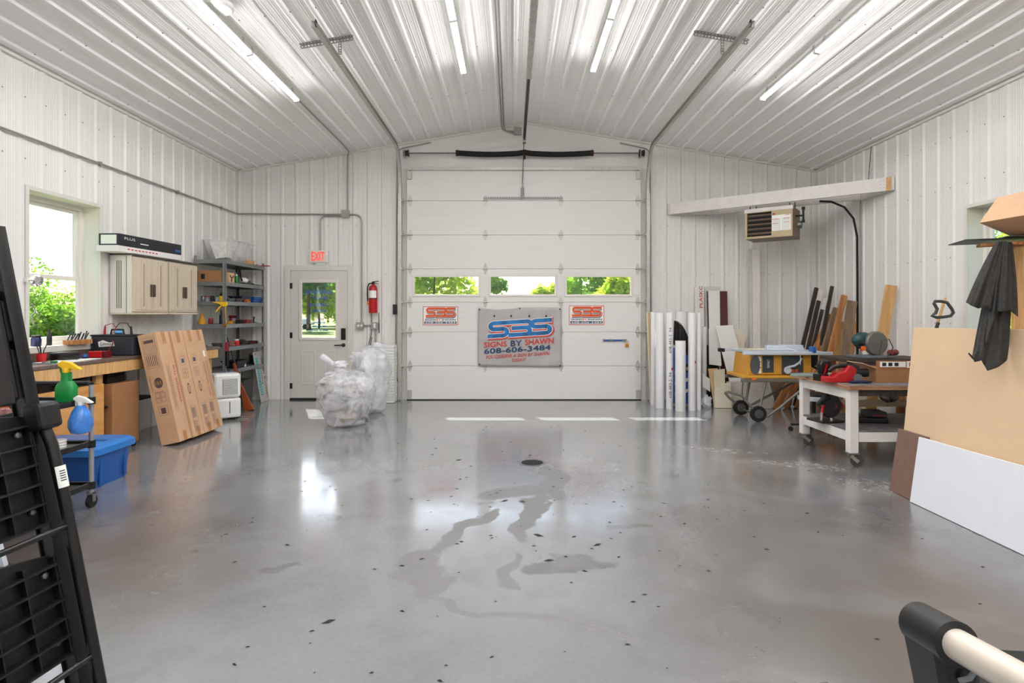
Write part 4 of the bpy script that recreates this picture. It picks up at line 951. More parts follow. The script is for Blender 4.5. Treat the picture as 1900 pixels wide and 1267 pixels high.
item('black_pliers', 'black handled pliers at the far end of the upper shelf', 'tool', 'tool', shelf_pt(470, 4), BLACK, .9, 1.2)
item('brown_scraper', 'brown handled scraper at the far end of the upper shelf', 'tool', 'tool', shelf_pt(477, 4, .05), BROWNP, .8, .8)
# third level from top
item('blue_parts_tray', 'bright blue parts tray at the far end of the third shelf', 'tray', 'tray', shelf_pt(468, 3, .06), BLUE, 1.3)
item('navy_parts_tray', 'dark blue parts tray in the middle of the third shelf', 'tray', 'tray', shelf_pt(446, 3, .08), mat('navy_plastic', (.05, .1, .3), .4), 1.3)
item('orange_parts_case', 'small orange case on the third shelf', 'case', 'case', shelf_pt(457, 3), mat('amber_plastic', (.75, .45, .12), .4), .6, .1)
for k, (px, x, m) in enumerate(((372, -4.25, STEELG), (381, -4.2, PAPERW), (389, -4.12, DARKMET), (398, -4.06, PAPERW), (406, -4.0, YELLOW))):
    item('hardware_jar', '%s small hardware jar at the near end of the third shelf' % ('first', 'second', 'third', 'fourth', 'fifth')[k] + ', counted from the wall', 'jar', 'jar', (x, 7.86+.02*(k % 2), LEV[3]+.003), CLEAR if k % 2 else m, .75, 0, [STEELG, RED, BLACK, GREEN, YELLOW][k])
item('dark_funnel', 'dark cone funnel behind the hardware jars', 'funnel', 'cone', (-4.15, 8.15, LEV[3]+.003), DARKMET, .6)
item('grey_cable_coil', 'grey cable coil beside the front post on the third shelf', 'cable', 'coil', shelf_pt(428, 3), STEELG, .8)
# fourth
item('yellow_funnel', 'big yellow funnel at the near end of the fourth shelf', 'funnel', 'cone', (-4.25, 7.83, LEV[2]+.003), mat('mustard_plastic', (.80, .58, .12), .5), .72)
item('red_oil_bottle', 'small red bottle beside the yellow funnel', 'bottle', 'jar', (-4.14, 7.85, LEV[2]+.003), mat('dull_red', (.5, .12, .14), .5), .8, 0, RED)
item('tall_black_bottle', 'tall thin black nozzle bottle on the fourth shelf', 'bottle', 'tallbottle', (-4.02, 7.9, LEV[2]+.003), BLACK, .75)
item('dark_red_drill', 'dark red drill lying on the fourth shelf', 'drill', 'drill', (-4.02, 8.2, LEV[2]+.003), mat('dull_red', (.5, .12, .14), .5), .6, 1.3)
item('yellow_tape_measure', 'yellow case near the front post of the fourth shelf', 'case', 'case', shelf_pt(429, 2), mat('mustard_plastic', (.80, .58, .12), .5), .5, .2)
item('red_parts_tray', 'red parts tray on the far half of the fourth shelf', 'tray', 'tray', shelf_pt(456, 2), mat('dull_red', (.5, .12, .14), .5), .8, 0)
item('black_cordless_drill', 'black drill at the far end of the fourth shelf', 'drill', 'drill', shelf_pt(471, 2), BLACK, .5, .5)
# fifth
item('brown_cord_coil', 'brown coiled cord at the near end of the fifth shelf', 'cord', 'coil', (-4.05, 7.9, LEV[1]+.003), BROWNP, 1.1)
item('grey_hand_tool', 'grey metal tool lying at the near end of the fifth shelf', 'tool', 'tool', (-4.18, 7.84, LEV[1]+.003), STEELG, 1.1, .2, GALV)
item('wooden_disc_case', 'pinkish round-edged case on the fifth shelf', 'case', 'case', shelf_pt(428, 1, .05), mat('dusty_pink', (.6, .38, .34), .6), .8, .2)
item('red_tape_reel', 'bright red and white reel on the fifth shelf', 'reel', 'jar', shelf_pt(439, 1), mat('bright_red', (.85, .12, .1), .4), .9, 0, WHITEP)
item('dark_red_cable_coil', 'dark red cable coil at the far end of the fifth shelf', 'cable', 'coil', shelf_pt(467, 1), mat('maroon_rubber', (.3, .07, .08), .6), .9)
item('olive_cable_coil', 'olive cable coil in the middle of the fifth shelf', 'cable', 'coil', shelf_pt(453, 1, .05), mat('olive_cord', (.25, .24, .16), .7), .8)
# sixth
item('black_tool_tray', 'black open tool tray on the lowest shelf', 'tray', 'tray', shelf_pt(436, 0, .06), BLACK, 1.5)
item('white_bit_case', 'white bit case on the lowest shelf', 'case', 'case', shelf_pt(452, 0), WHITEP, .5, .4)
item('dark_glass_jar', 'dark jar at the far end of the lowest shelf above the leaning sign', 'jar', 'jar', shelf_pt(470, 0, .08), mat('dark_green_glass', (.08, .15, .14), .15), 1.6)

# more small things on the shelves
for nm, lab, cat, kd, px, lv, bk, m, s_, rz in (('black_glue_gun', 'black glue gun on the third shelf near the front post', 'tool', 'drill', 433, 3, .1, BLACK, .45, .4), ('dark_wrench', 'dark wrench at the far end of the third shelf', 'tool', 'tool', 479, 3, 0, DARKMET, .6, 1.4), ('brass_fitting_tray', 'small brown tray of fittings on the third shelf', 'tray', 'tray', 441, 3, -.01, BROWNP, .7, .3), ('black_charger_case', 'small black case in the middle of the fourth shelf', 'case', 'case', 444, 2, .02, BLACK, .6, .2),
        ('grey_clamp', 'grey clamp between red tray and black drill on the fourth shelf', 'tool', 'tool', 463, 2, .02, DARKMET, .8, 1.0), ('long_black_pry_bar', 'long black pry bar on the fifth shelf', 'tool', 'tool', 475, 1, .1, BLACK, .9, 1.2), ('brown_wood_block_case', 'brown case beside the red reel on the fifth shelf', 'case', 'case', 446, 1, .2, BROWNP, .8, .3), ('black_radio', 'black case at the back of the lowest shelf', 'case', 'case', 446, 0, .16, BLACK, 1.1, .1), ('brown_putty_jar', 'brown jar on the upper shelf beside the palm sander', 'jar', 'jar', 462, 4, .03, BROWNP, .7, 0)):
    item(nm, lab, cat, kd, shelf_pt(px, lv, bk), m, s_, rz)
# yellow clamp hanging on the near front post
t = thing('bar_clamp', 'yellow spring bar clamp hanging on the near shelf post', 'clamp', (-3.93, SY0-.02, 1.50))
q = MB(); q.prism([(-.11, .02), (.08, .02), (.085, -.03), (.03, -.045), (-.02, -.01), (-.11, .012)], (0, 0, 0), (1,0,0), (0,0,1), (0, -.02, 0)); q.build('jaw', YELLOW, t, bevel=.003)
q = MB(); q.bar((0, -.01, -.03), (-.075, -.01, -.12), .016, .018, (0,1,0)); q.build('trigger', YELLOW, t, bevel=.003)
q = MB(); q.bar((.05, -.01, -.03), (.065, -.01, -.30), .008, .016, (0,1,0)); q.build('bar', mat('brass', (.8, .55, .12), .3, .8), t)
q = MB(); q.box(.02, .085, -.022, 0, -.31, -.285); q.build('lower_jaw', mat('brass', (.8, .55, .12), .3, .8), t, bevel=.003)
q = MB(); q.tube([(0, 0, 0), (.005, -.003, -.9), (.0, -.002, -.95)], .006, 6); one('black_rod', 'thin black rod standing along the near shelf post', 'rod', q, BLACK, (-3.875, SY0+.06, .98))
t = thing('red_long_level', 'red and black long tool hanging at the near shelf post', 'tool', (-3.87, SY0+.0, .55)); q = MB(); q.box(-.015, .015, -.012, .012, .1, .3); q.build('shaft', BLACK, t, bevel=.003); q = MB(); q.box(-.02, .02, -.016, .016, .3, .42); q.build('grip', mat('magenta_red', (.6, .08, .2), .5), t, bevel=.006)

# below the shelf: bin, chrome spout, rifle, sign, dehumidifier
q = MB(); tapered(q, .22, .28, .27, .33, .40, rim=.012)
for k in range(4): q.box(.116+.006*k, .119+.006*k, -.1, .1, .06+.09*k, .08+.09*k)
o = one('grey_waste_bin', 'dark grey waste bin standing under the shelf', 'bin', q, mat('bin_grey', (.27, .26, .25), .6), (-3.98, 8.35, 0))
q = MB(); q.tube([(0, 0, 0), (.0, .04, .12), (0, .09, .19), (0, .13, .20), (0, .15, .17), (0, .13, .13)], .014, 8); q.cyl((0, 0, -.12), (0, 0, 0), .018); one('chrome_spout', 'bent chrome tube sticking up out of the grey bin', 'tube', q, CHROME, (-3.97, 8.27, .33), smooth=True)
# toy-like rifle leaning at the shelf
STOCK = mat('orange_brown_stock', (.55, .24, .1), .35, var=.15, scale=10)
t = thing('rifle', 'long gun with orange-brown wooden stock leaning on the shelf', 'rifle', (-3.66, 7.95, .0)); frame(t, (-.05, -.1, 1), (-.15, 1, .0)) if False else None
a = P(462, 756, 8.0); a.z = .0; b = P(424, 668, 7.70)
t.location = a; d = (b - a).normalized(); nrm = Vector((.25, -1, 0)); frame(t, d, nrm)
def rp_(u, v): return (u, v)
stock = [(.0, -.075), (.005, .06), (.14, .045), (.27, .03), (.30, .05), (.335, .055), (.36, .03), (.42, .03), (.55, .030), (.70, .024), (.705, -.012), (.55, -.016), (.44, -.012), (.36, -.02), (.28, -.028), (.14, -.05)]
q = MB(); q.prism(stock, (0, 0, -.018), (1, 0, 0), (0, 1, 0), (0, 0, .036)); q.build('stock', STOCK, t, bevel=.008)
q = MB(); q.box(-.012, .0, -.074, .058, -.019, .019); q.build('butt_plate', BLACK, t, bevel=.003)
q = MB(); q.cyl((.36, -.012, 0), (1.18, -.004, 0), .011, .009, n=12); q.build('barrel', DARKMET, t, True)
q = MB(); q.tube([(.34, .035, 0), (.36, .065, 0), (.41, .065, 0), (.43, .032, 0)], .004, 6); q.build('trigger_guard', DARKMET, t)
# sign leaning against the shelf
SGN = mat('brushed_sign', (.74, .73, .71), .4, .2, var=.05)
c0 = Vector((-3.82, 8.70, .004)); t = thing('leaning_sign', 'grey metal sign with cyan and black sideways lettering leaning on the shelf', 'sign', c0)
frame(t, (0, 1, 0), (-.13, 0, .78))
q = MB(); q.box(0, .30, 0, .006, 0, .78); q.build('sheet', SGN, t)
CY = mat('cyan_ink', (.1, .66, .72), .5)
text(t, 'OSTERHAUSEN', CY, (.125, -.0015, .10), (0, 0, 1), (-1, 0, 0), .57, .085, bold=.012)
text(t, 'Trucking', INK, (.205, -.0015, .26), (0, 0, 1), (-1, 0, 0), .30, .065); text(t, 'USDOT # 1205305', INK, (.275, -.0015, .06), (0, 0, 1), (-1, 0, 0), .62, .038, bold=.003)
q = MB()
for u in (.055, .085): q.box(u, u+.012, -.001, .0, .74, .755)
q.build('bolt_hole', INK, t)
# dehumidifier
a = Vector((-3.69, 7.36, 0)); t = thing('dehumidifier', 'white dehumidifier on the floor at the bench end', 'dehumidifier', a, math.radians(38))
DW, DD, DH = .32, .24, .60
q = MB(); q.box(-DW/2, DW/2, -DD/2, DD/2, .03, .28); q.build('water_tank', WHITEP, t, bevel=.025)
q = MB(); q.box(-DW/2, DW/2, -DD/2, DD/2, .284, DH); body = q.build('body', WHITEP, t, bevel=.035)
q = MB(); q.box(-.06, .115, -DD/2-.002, -DD/2+.01, .33, .53); q.build('grille_recess', STEELG, body)
q = MB()
for i in range(14): q.box(-.055, .11, -DD/2-.004, -DD/2+.002, .336+i*.014, .336+i*.014+.006)
q.build('grille_slat', WHITEP, body)
q = MB(); q.box(.02, .03, -DD/2-.001, -DD/2+.004, .09, .24); q.build('level_window', BLACK, t)
q = MB(); q.box(-.12, .12, -.06, .06, DH-.004, DH+.004); q.build('control_panel', mat('panel_bluegrey', (.6, .66, .73), .3), body, bevel=.003)
for sx in (-1, 1):
    for sy in (-1, 1):
        q = MB(); q.lathe([(.014, 0), (.014, .03)], (sx*.12, sy*.08, 0), 10); q.build('foot', BLACK, t)
q = MB(); q.tube([(.1, -.1, .008), (.24, -.16, .008), (.28, -.05, .008), (.16, .08, .008), (.1, .12, .008)], .005, 6); q.build('power_cord', mat('beige_cord', (.6, .57, .5), .6), t, True)

# ---- four long cartons leaning at the bench
LA = math.radians(12.6); LEN, TH = 1.16, .195
cx, cy = -3.60, 5.87
KR = mat('printed_grey', (.36, .29, .27), .7); SK = mat('sku_red', (.68, .27, .26), .7); BL = mat('printed_blue', (.26, .25, .36), .7)
labs = ('nearest of four long cartons leaning at the bench, red sideways code on it', 'second long carton from the viewer with blue picture symbols', 'third long carton from the viewer with blue picture symbols', 'farthest of four long leaning cartons with white sticker')
for k in range(4):
    t = thing('long_carton', labs[k], 'box', (cx + (.02 if k in (1, 2) else 0), cy + k*.222, .0), group='long cartons leaning at the workbench')
    frame(t, (1, 0, .0), (-math.sin(LA), 0, math.cos(LA)))
    wd = .212; q = MB(); q.box(0, TH, 0, wd, 0, LEN); q.build('carton', CARD, t, bevel=.004)
    e = TH + .0008
    for bb in ((e-.0004, e, LEN-.13, LEN-.004), (0, e, LEN, LEN+.0008), (e-.0004, e, .004, .10)): q = MB(); q.box(bb[0], bb[1], wd*.38, wd*.66, bb[2], bb[3]); q.build('tape', TAPE, t)
    def outline(q, y0, y1, z0, z1, w=.0022):
        q.box(e-.0003, e+.0002, y0, y1, z0, z0+w); q.box(e-.0003, e+.0002, y0, y1, z1-w, z1); q.box(e-.0003, e+.0002, y0, y0+w, z0, z1); q.box(e-.0003, e+.0002, y1-w, y1, z0, z1)
    if k in (0, 3):
        q = MB(); outline(q, .05, .10, .33, .82) if k == 0 else outline(q, .13, .185, .33, .82)
        for j in range(3):
            yy = (.06 if k == 0 else .142) + j*.012; q.box(e-.0003, e+.0002, yy, yy+.002, .36, .79)
        q.build('printed_frame', KR, t)
        if k == 0: text(t, 'SKU: WF250020', SK, (e+.0004, .155, .80), (0, 0, -1), (0, 1, 0), .40, .028, bold=.003)
        else: text(t, 'SKU: WF250020', SK, (e+.0004, .105, .38), (0, 0, 1), (0, -1, 0), .40, .028, bold=.003)
        if k == 3: q = MB(); q.box(e, e+.0006, .12, .16, .84, .91); q.build('sticker', PAPERW, t)
    if k in (1, 2, 3):
        y0 = .06 if k < 3 else .02
        q = MB()
        if k < 3:
            outline(q, y0, y0+.085, .78, .88); q.box(e-.0003, e+.0003, y0+.02, y0+.065, .805, .85)
        for a_ in (0, .048):
            for b_ in (0, .055): outline(q, y0+a_, y0+a_+.04, .64+b_, .64+b_+.048) if k < 3 else None
        for j in range(7): q.box(e-.0003, e+.0002, y0+.01*j, y0+.01*j+.0018, .06, .17)
        for j in range(5): q.box(e-.0003, e+.0002, y0+.006+.014*j, y0+.012+.014*j, .20, .31)
        outline(q, y0-.006, y0+.085, .05, .33); q.build('printed_symbols', BL, t)
        if k < 3:
            q = MB(); q.prism([(.028*math.cos(a), .06*math.sin(a)) for a in [2*math.pi*i/20 for i in range(20)]], (e, y0+.045, .52), (0, 1, 0), (0, 0, 1), (.0005, 0, 0)); q.build('printed_badge', KR, t)
            q = MB()
            for j in range(3): q.box(e+.0006, e+.0009, y0+.026+.014*j, y0+.036+.014*j, .48, .56)
            q.build('badge_stripe', CARD, t)
    if k == 0:      # print on the shaded end face
        f = -.0008; q = MB()
        def oy(x0, x1, z0, z1, w=.0025):
            q.box(x0, x1, f, f+.0006, z0, z0+w); q.box(x0, x1, f, f+.0006, z1-w, z1); q.box(x0, x0+w, f, f+.0006, z0, z1); q.box(x1-w, x1, f, f+.0006, z0, z1)
        oy(.03, .165, .95, 1.12); oy(.03, .165, .80, .94)
        for j in range(6): q.box(.045+.019*j, .047+.019*j, f, f+.0006, .96, 1.11); q.box(.045+.019*j, .052+.019*j, f, f+.0006, .82, .93)
        q.box(.05, .15, f, f+.0006, 1.06, 1.09)
        for a_ in (0, .055):
            for b_ in (0, .05): oy(.05+a_, .098+a_, .44+b_, .485+b_)
        oy(.05, .15, .30, .40); q.box(.075, .125, f, f+.0006, .32, .38); q.box(.05, .14, f, f+.0006, .545, .55)
        q.prism([(.045*math.cos(a), .055*math.sin(a)) for a in [2*math.pi*i/20 for i in range(20)]], (.11, f, .64), (1,0,0), (0,0,1), (0, .0005, 0)); q.box(.03, .034, f, f+.0006, .56, .72); q.build('end_print', KR, t)
        q = MB()
        for j in range(3): q.box(.072+.026*j, .088+.026*j, f-.0008, f-.0002, .62, .66)
        q.build('badge_stripe', CARDD, t)

# ---- under the bench
q = MB(); q.box(-.02, .0, -.44, .44, 0, .6); 
t = thing('plywood_crate', 'orange plywood panel box standing under the bench behind the tote', 'crate', (-3.88, 5.05, 0))
q = MB(); q.box(-.016, .016, -.55, .36, .03, .70); q.build('front_panel', PLY, t, bevel=.002); q = MB(); q.box(-.38, -.017, .342, .36, .03, .70); q.box(-.38, -.017, -.55, -.532, .03, .70); q.box(-.38, -.017, -.532, .342, .03, .048); q.build('carcass', PLY, t)
t = thing('brown_carton', 'plain brown carton under the bench beside the plywood panel', 'box', (-4.05, 5.73, .05))
q = MB(); q.box(-.2, .18, -.20, .2, 0, .62); q.build('carton', CARDD, t, bevel=.004)
for sx in (-1, 1):
    for sy in (-1, 1):
        q = MB(); q.cyl((sx*.15-.01, sy*.16, -.028), (sx*.15+.01, sy*.16, -.028), .022, n=10); q.build('dolly_wheel', BLACK, t)
item('black_tool_case', 'black tool case lying on the plywood crate under the bench', 'tool case', 'case', (-4.02, 5.2, .705), BLACK, 1.1, .05)
item('black_flat_case', 'second black case on the brown carton under the bench', 'tool case', 'case', (-4.05, 5.73, .675), mat('black_matte', (.05, .05, .055), .6), 1.2, .02)
# blue tote
t = thing('blue_tote', 'blue lidded plastic tote on the floor beside the cart', 'tote', (-3.53, 4.62, 0))
q = MB(); n = 0
def rrect(w, d, z, r=.04): return [(sx*(w/2-r)+r*math.cos(math.radians(a)), sy*(d/2-r)+r*math.sin(math.radians(a)), z) for sx, sy, a0 in ((1,1,0), (-1,1,90), (-1,-1,180), (1,-1,270)) for a in (a0, a0+45, a0+90)]
vs = rrect(.57, .40, 0) + rrect(.63, .45, .27); q.add(vs, [tuple(range(11, -1, -1))] + [(i, (i+1) % 12, 12+(i+1) % 12, 12+i) for i in range(12)]); q.build('tub', BLUE, t, True)
q = MB(); vs = rrect(.68, .51, .262, .05) + rrect(.68, .51, .31, .05) + rrect(.62, .45, .335, .05); q.add(vs, [tuple(range(11, -1, -1)), tuple(range(24, 36))] + [(k*12+i, k*12+(i+1) % 12, (k+1)*12+(i+1) % 12, (k+1)*12+i) for k in (0, 1) for i in range(12)]); q.build('lid', mat('light_blue_plastic', (.16, .47, .78), .35), t, True)
q = MB()
for yy in (-.14, .14): q.box(.295, .312, yy-.015, yy+.015, .02, .262)
q.build('side_rib', BLUE, t, bevel=.004)
q = MB(); q.box(-.25, .25, -.012, .012, .334, .342); q.build('lid_rib', BLUE, t, bevel=.003)

# ---- things on the bench
bz = BENZ + .0005
t = thing('battery_box', 'black box with handle and white script logo on the bench', 'battery box', (-4.085, 5.93, bz))
q = MB(); q.box(-.215, .215, -.10, .10, 0, .20); q.build('body', mat('charcoal_plastic', (.15, .16, .19), .45), t, bevel=.012); q = MB(); q.box(-.22, .22, -.105, .105, .198, .215); q.build('lid', BLACK, t, bevel=.004)
q = MB(); q.tube([(-.08, 0, .21), (-.07, 0, .265), (.05, 0, .265), (.06, 0, .21)], .009, 8); q.build('handle', BLACK, t, True)
q = MB(); q.prism([(-.09, 0), (.07, .01), (.06, .055), (.02, .045), (-.05, .07), (-.1, .05)], (-.04, -.1015, .09), (1,0,0), (0,0,1), (0, .001, 0)); q.build('logo_patch', PAPERW, t)
text(t, 'Limited', INK, (-.115, -.1035, .105), (1,0,0), (0,0,1), .13, .035, slant=.2)
q = MB(); q.tube([(-.14, 0, .24), (-.13, -.01, .31), (-.05, -.02, .33), (.0, -.04, .29), (-.01, -.08, .21), (.02, -.115, .12), (-.03, -.12, .04)], .004, 6); q.build('red_lead', mat('red_wire', (.6, .15, .15), .5), t, True)
q = MB(); q.tube([(.13, 0, .27), (.1, -.01, .33), (.02, -.01, .335), (-.03, 0, .28)], .004, 6); q.build('black_lead', BLACK, t, True)
q = MB(); q.cyl((-.145, 0, .215), (-.14, 0, .30), .012, .008, n=8); q.build('red_clip', RED, t); q = MB(); q.cyl((.135, 0, .215), (.13, 0, .30), .014, .008, n=8); q.build('black_clip', BLACK, t)
q = MB(); blob(q, (0, 0, .02), .05, 1, .7, .4, 5, .2, 6); one('blue_cloth', 'folded light blue cloth on the battery box', 'cloth', q, mat('light_blue_cloth', (.4, .65, .85), .8), (-4.08, 5.93, bz+.217), smooth=True)
t = thing('red_tool_case', 'small red and black case in front of the battery box', 'case', (-4.06, 5.63, bz), .08); q = MB(); q.box(-.085, .04, -.04, .04, 0, .062); q.build('case', RED, t, bevel=.006); q = MB(); q.box(.041, .085, -.04, .04, 0, .062); q.build('end_block', mat('dark_red_plastic', (.4, .05, .06), .4), t, bevel=.006)
t = thing('black_reel_case', 'round black case on the bench under the window', 'case', (-4.17, 5.33, bz)); q = MB(); q.lathe([(.105, 0), (.112, .01), (.112, .06), (.1, .072), (.03, .074)], n=28); q.build('case', BLACK, t, True); q = MB(); q.tube([(.05, -.1, .03), (.13, -.13, .02), (.16, -.06, .012)], .006, 6); q.build('cord', BLACK, t, True)
t = thing('tool_cup', 'red cup holding small tools on the bench', 'cup', (-4.2, 5.10, bz)); q = MB(); q.lathe([(.032, 0), (.040, .075), (.036, .075), (.030, .006)], n=18); q.build('cup', RED, t, True)
for k in range(5):
    a = k*1.25; q = MB(); q.tube([(0, 0, .01), (.02*math.cos(a), .02*math.sin(a), .1), (.045*math.cos(a), .045*math.sin(a), .15+.01*k)], .004, 5); q.build('small_tool', BLACK, t)
t = thing('bit_block', 'wooden block bristling with black driver bits on the window sill', 'bit holder', (XL+.06, 5.66, WINL[2]+.013)); q = MB(); q.box(-.05, .05, -.13, .13, 0, .045); q.build('block', OLDWOOD, t, bevel=.003)
for k in range(11):
    q = MB(); q.cyl((-.02+.02*(k % 2), -.11+.022*k, .04), (-.01+.03*(k % 2), -.10+.022*k+RND.uniform(0, .03), .10+RND.uniform(0, .03)), .0055, n=6); q.build('bit', BLACK, t)
item('black_spray_nozzle', 'tall black bottle on the sill at the window centre', 'bottle', 'tallbottle', (XL-.03, 5.42, WINL[2]+.013), BLACK, .62)
item('dark_blue_jar', 'dark blue jar on the sill next to the black bottle', 'jar', 'jar', (XL-.03, 5.27, WINL[2]+.013), mat('navy_plastic', (.05, .1, .3), .4), 1.0, 0, BLACK)
item('green_screwdriver', 'screwdriver with green grip lying on the bench edge', 'screwdriver', 'tool', (-3.97, 4.92, bz), GREEN, .7, 2.8)
item('black_pliers_pair', 'black pliers lying on the bench near the ladder', 'pliers', 'tool', (-4.0, 4.76, bz), BLACK, .9, .3)
item('blue_tape_gun', 'blue rounded tool between red case and round black case', 'tool', 'sander', (-4.08, 5.46, bz), BLUE, .45, .3)
item('green_drill_case', 'green case at the far end of the bench behind the cartons', 'case', 'case', (-4.16, 6.34, bz), mat('dark_green_plastic', (.05, .25, .16), .4), 1.1, 1.5)
item('white_paint_jar', 'white jar with black lid behind the leaning cartons', 'jar', 'jar', (-4.2, 6.62, bz), WHITEP, 1.2, 0, BLACK)
item('dark_tool_reel', 'black coiled lead beside the white jar', 'cable', 'coil', (-4.2, 6.49, bz), BLACK, .7)
item('teal_glue_bottle', 'teal bottle standing at the far bench end', 'bottle', 'tallbottle', (-4.14, 7.2, bz), TEAL, .7)
q = MB(); q.box(-.13, .13, -.25, .25, 0, .004); one('paper_sheet', 'white paper lying on the bench between cases', 'paper', q, PAPERW, (-4.03, 5.2, bz+.0005), .1)
q = MB(); q.box(-.12, .12, -.2, .2, 0, .004); one('grey_sheet', 'grey sheet lying at the far end of the bench', 'sheet', q, STEELG, (-4.05, 7.25, bz+.0005), -.05)
t = thing('round_mirror', 'round silver disc on an arm clamped in front of the window', 'mirror', (XL+.0, 5.17, 1.66)); q = MB(); q.lathe([(.002, .03), (.04, .024), (.055, .0), (.05, -.008), (.002, -.010)], n=24); o = q.build('disc', CHROME, t, True); o.rotation_euler = (math.radians(75), 0, math.radians(20)); o.location = (.03, .03, .0)
q = MB(); q.tube([(.03, .03, 0), (.03, -.09, .0)], .007, 8); q.build('arm', CHROME, t, True); q = MB(); q.box(-.0, .05, -.1, -.075, -.02, .02); q.build('clamp', CHROME, t)
q = MB(); q.tube([(0, 0, 0), (.01, .02, -.05), (.03, 0, -.08), (.005, -.01, -.11), (.01, .01, -.2)], .006, 6); q.tube([(.01, .01, -.05), (.03, .03, -.09)], .006, 6); one('hanging_chain', 'small silver chain hanging at the near window jamb', 'chain', q, CHROME, (XL+.03, 5.15, 1.45), smooth=True)
# ---------------------------------------------------------------- rubbish bags and bucket stack by the entry door
FILM = mat_film('clear_bag_film', (.97, .97, .99), .50, .28, 6.)
FILM2 = mat_film('milky_bag_film', (.97, .97, .99), .22, .35, 4.)
def bag(label, loc, h, prof, film, seed, knot, n_items, sx=1., sy=1.):
    t = thing('rubbish_bag', label, 'bag', loc, group='clear rubbish bags by the entry door'); q = MB(); n, m = 34, 40; vs = []
    def rad(v):
        for (v0, r0), (v1, r1) in zip(prof, prof[1:]):
            if v0 <= v <= v1: f = (v-v0)/(v1-v0); f = f*f*(3-2*f); return r0 + (r1-r0)*f
        return prof[-1][1]
    for i in range(m+1):
        v = i/m; r = rad(v)
        for j in range(n):
            a = 2*math.pi*j/n; p = Vector((math.cos(a)*1.7, math.sin(a)*1.7, v*3))
            w = 1 + .16*mnoise.noise(p*1.3 + Vector((seed, 0, 0))) + .07*mnoise.noise(p*4 + Vector((0, seed, 0))) + .035*abs(math.sin(j*2.3+v*9+seed))*(.4+v)
            k = Vector(knot)*max(0, (v-.78)/.22)**1.5
            vs.append((math.cos(a)*r*w*sx + k.x, math.sin(a)*r*w*sy + k.y, max(.003, v*h + .02*mnoise.noise(p*2.1)) + k.z))
    q.add(vs, [(i*n+j, i*n+(j+1) % n, (i+1)*n+(j+1) % n, (i+1)*n+j) for i in range(m) for j in range(n)] + [tuple(range(n-1, -1, -1))])
    q.build('film', film, t, True)
    r = random.Random(seed); pal = [PAPERW, mat('crumpled_grey', (.45, .44, .45), .8), mat('charcoal_scrap', (.2, .2, .21), .8), PAPERW, mat('pale_card', (.70, .66, .62), .8), mat('cream_paper', (.84, .80, .75), .8), PAPERW, mat('light_grey_paper', (.75, .75, .77), .8), RED, DARKMET, PAPERW, mat('cream_paper', (.84, .80, .75), .8), GREEN]
    for k in range(n_items):
        v = r.uniform(.08, .82); R_ = rad(v)*.60; a = r.uniform(0, 6.28); rr = R_*math.sqrt(r.random())
        q = MB(); s = r.uniform(.05, .11) if pal[k % 13] not in (RED, GREEN, DARKMET) else .035
        blob(q, (math.cos(a)*rr*sx, math.sin(a)*rr*sy, max(v*h, s*.8)), s, r.uniform(.8, 1.5), r.uniform(.8, 1.4), r.uniform(.5, .9), k+seed, .45, 6, 3.); q.build('crumpled_scrap', pal[k % 13], t, True)
    return t
c = FL(629, 796); c.y += .27
t = bag('front clear rubbish bag knotted at the top, full of paper scraps', (c.x, c.y, 0), .76, [(0, .20), (.06, .265), (.5, .345), (.72, .34), (.86, .25), (.93, .10), (1, .035)], FILM, 3, (-.12, 0, .0), 46); t.scale = (.97, .97, .95)
q = MB(); kx = -.12
q.tube([(kx, 0, .755), (kx-.06, 0, .80), (kx-.14, -.01, .855), (kx-.185, -.01, .885)], [.035, .028, .045, .04], 10); q.build('knotted_end', FILM2, t, True)
q = MB(); blob(q, (kx+.05, -.02, .775), .07, 1.4, 1, .7, 9, .3, 8); q.build('bunched_top', FILM2, t, True)
c = FL(680, 772); c.y += .30
t = bag('taller milky rubbish bag behind, with cream packaging inside', (c.x, c.y, 0), .92, [(0, .14), (.08, .22), (.4, .27), (.72, .30), (.88, .25), (.95, .15), (1, .05)], FILM2, 8, (.03, 0, .02), 30); t.scale = (.84, .9, .96)
q = MB(); blob(q, (-.17, -.05, .80), .12, 1.5, .9, .55, 4, .3, 8); q.build('loose_fold', FILM2, t, True)
q = MB(); blob(q, (.06, 0, .92), .13, 1.2, .9, .6, 14, .35, 8); q.build('bunched_top', FILM2, t, True)
q = MB(); q.prism([(-.1, .6), (.02, .62), (.20, .16), (.08, .02), (0, .03)], (-.12, -.31, 0), (1, 0, 0), (0, -.1, 1), (0, .03, 0)); o = q.build('white_sheet', PAPERW, t, bevel=.005)
c = FL(713, 748); t = thing('foam_sheet_stack', 'tall stack of white foam sheets behind the rubbish bags', 'foam stack', (c.x, c.y+.12, 0))
for k in range(20):
    q = MB(); j = RND.uniform(-.004, .004); q.box(-.15+j, .15+j, -.12, .12, .003+k*.044, .003+k*.044+.041); q.build('foam_sheet', WHITEP, t, bevel=.005)

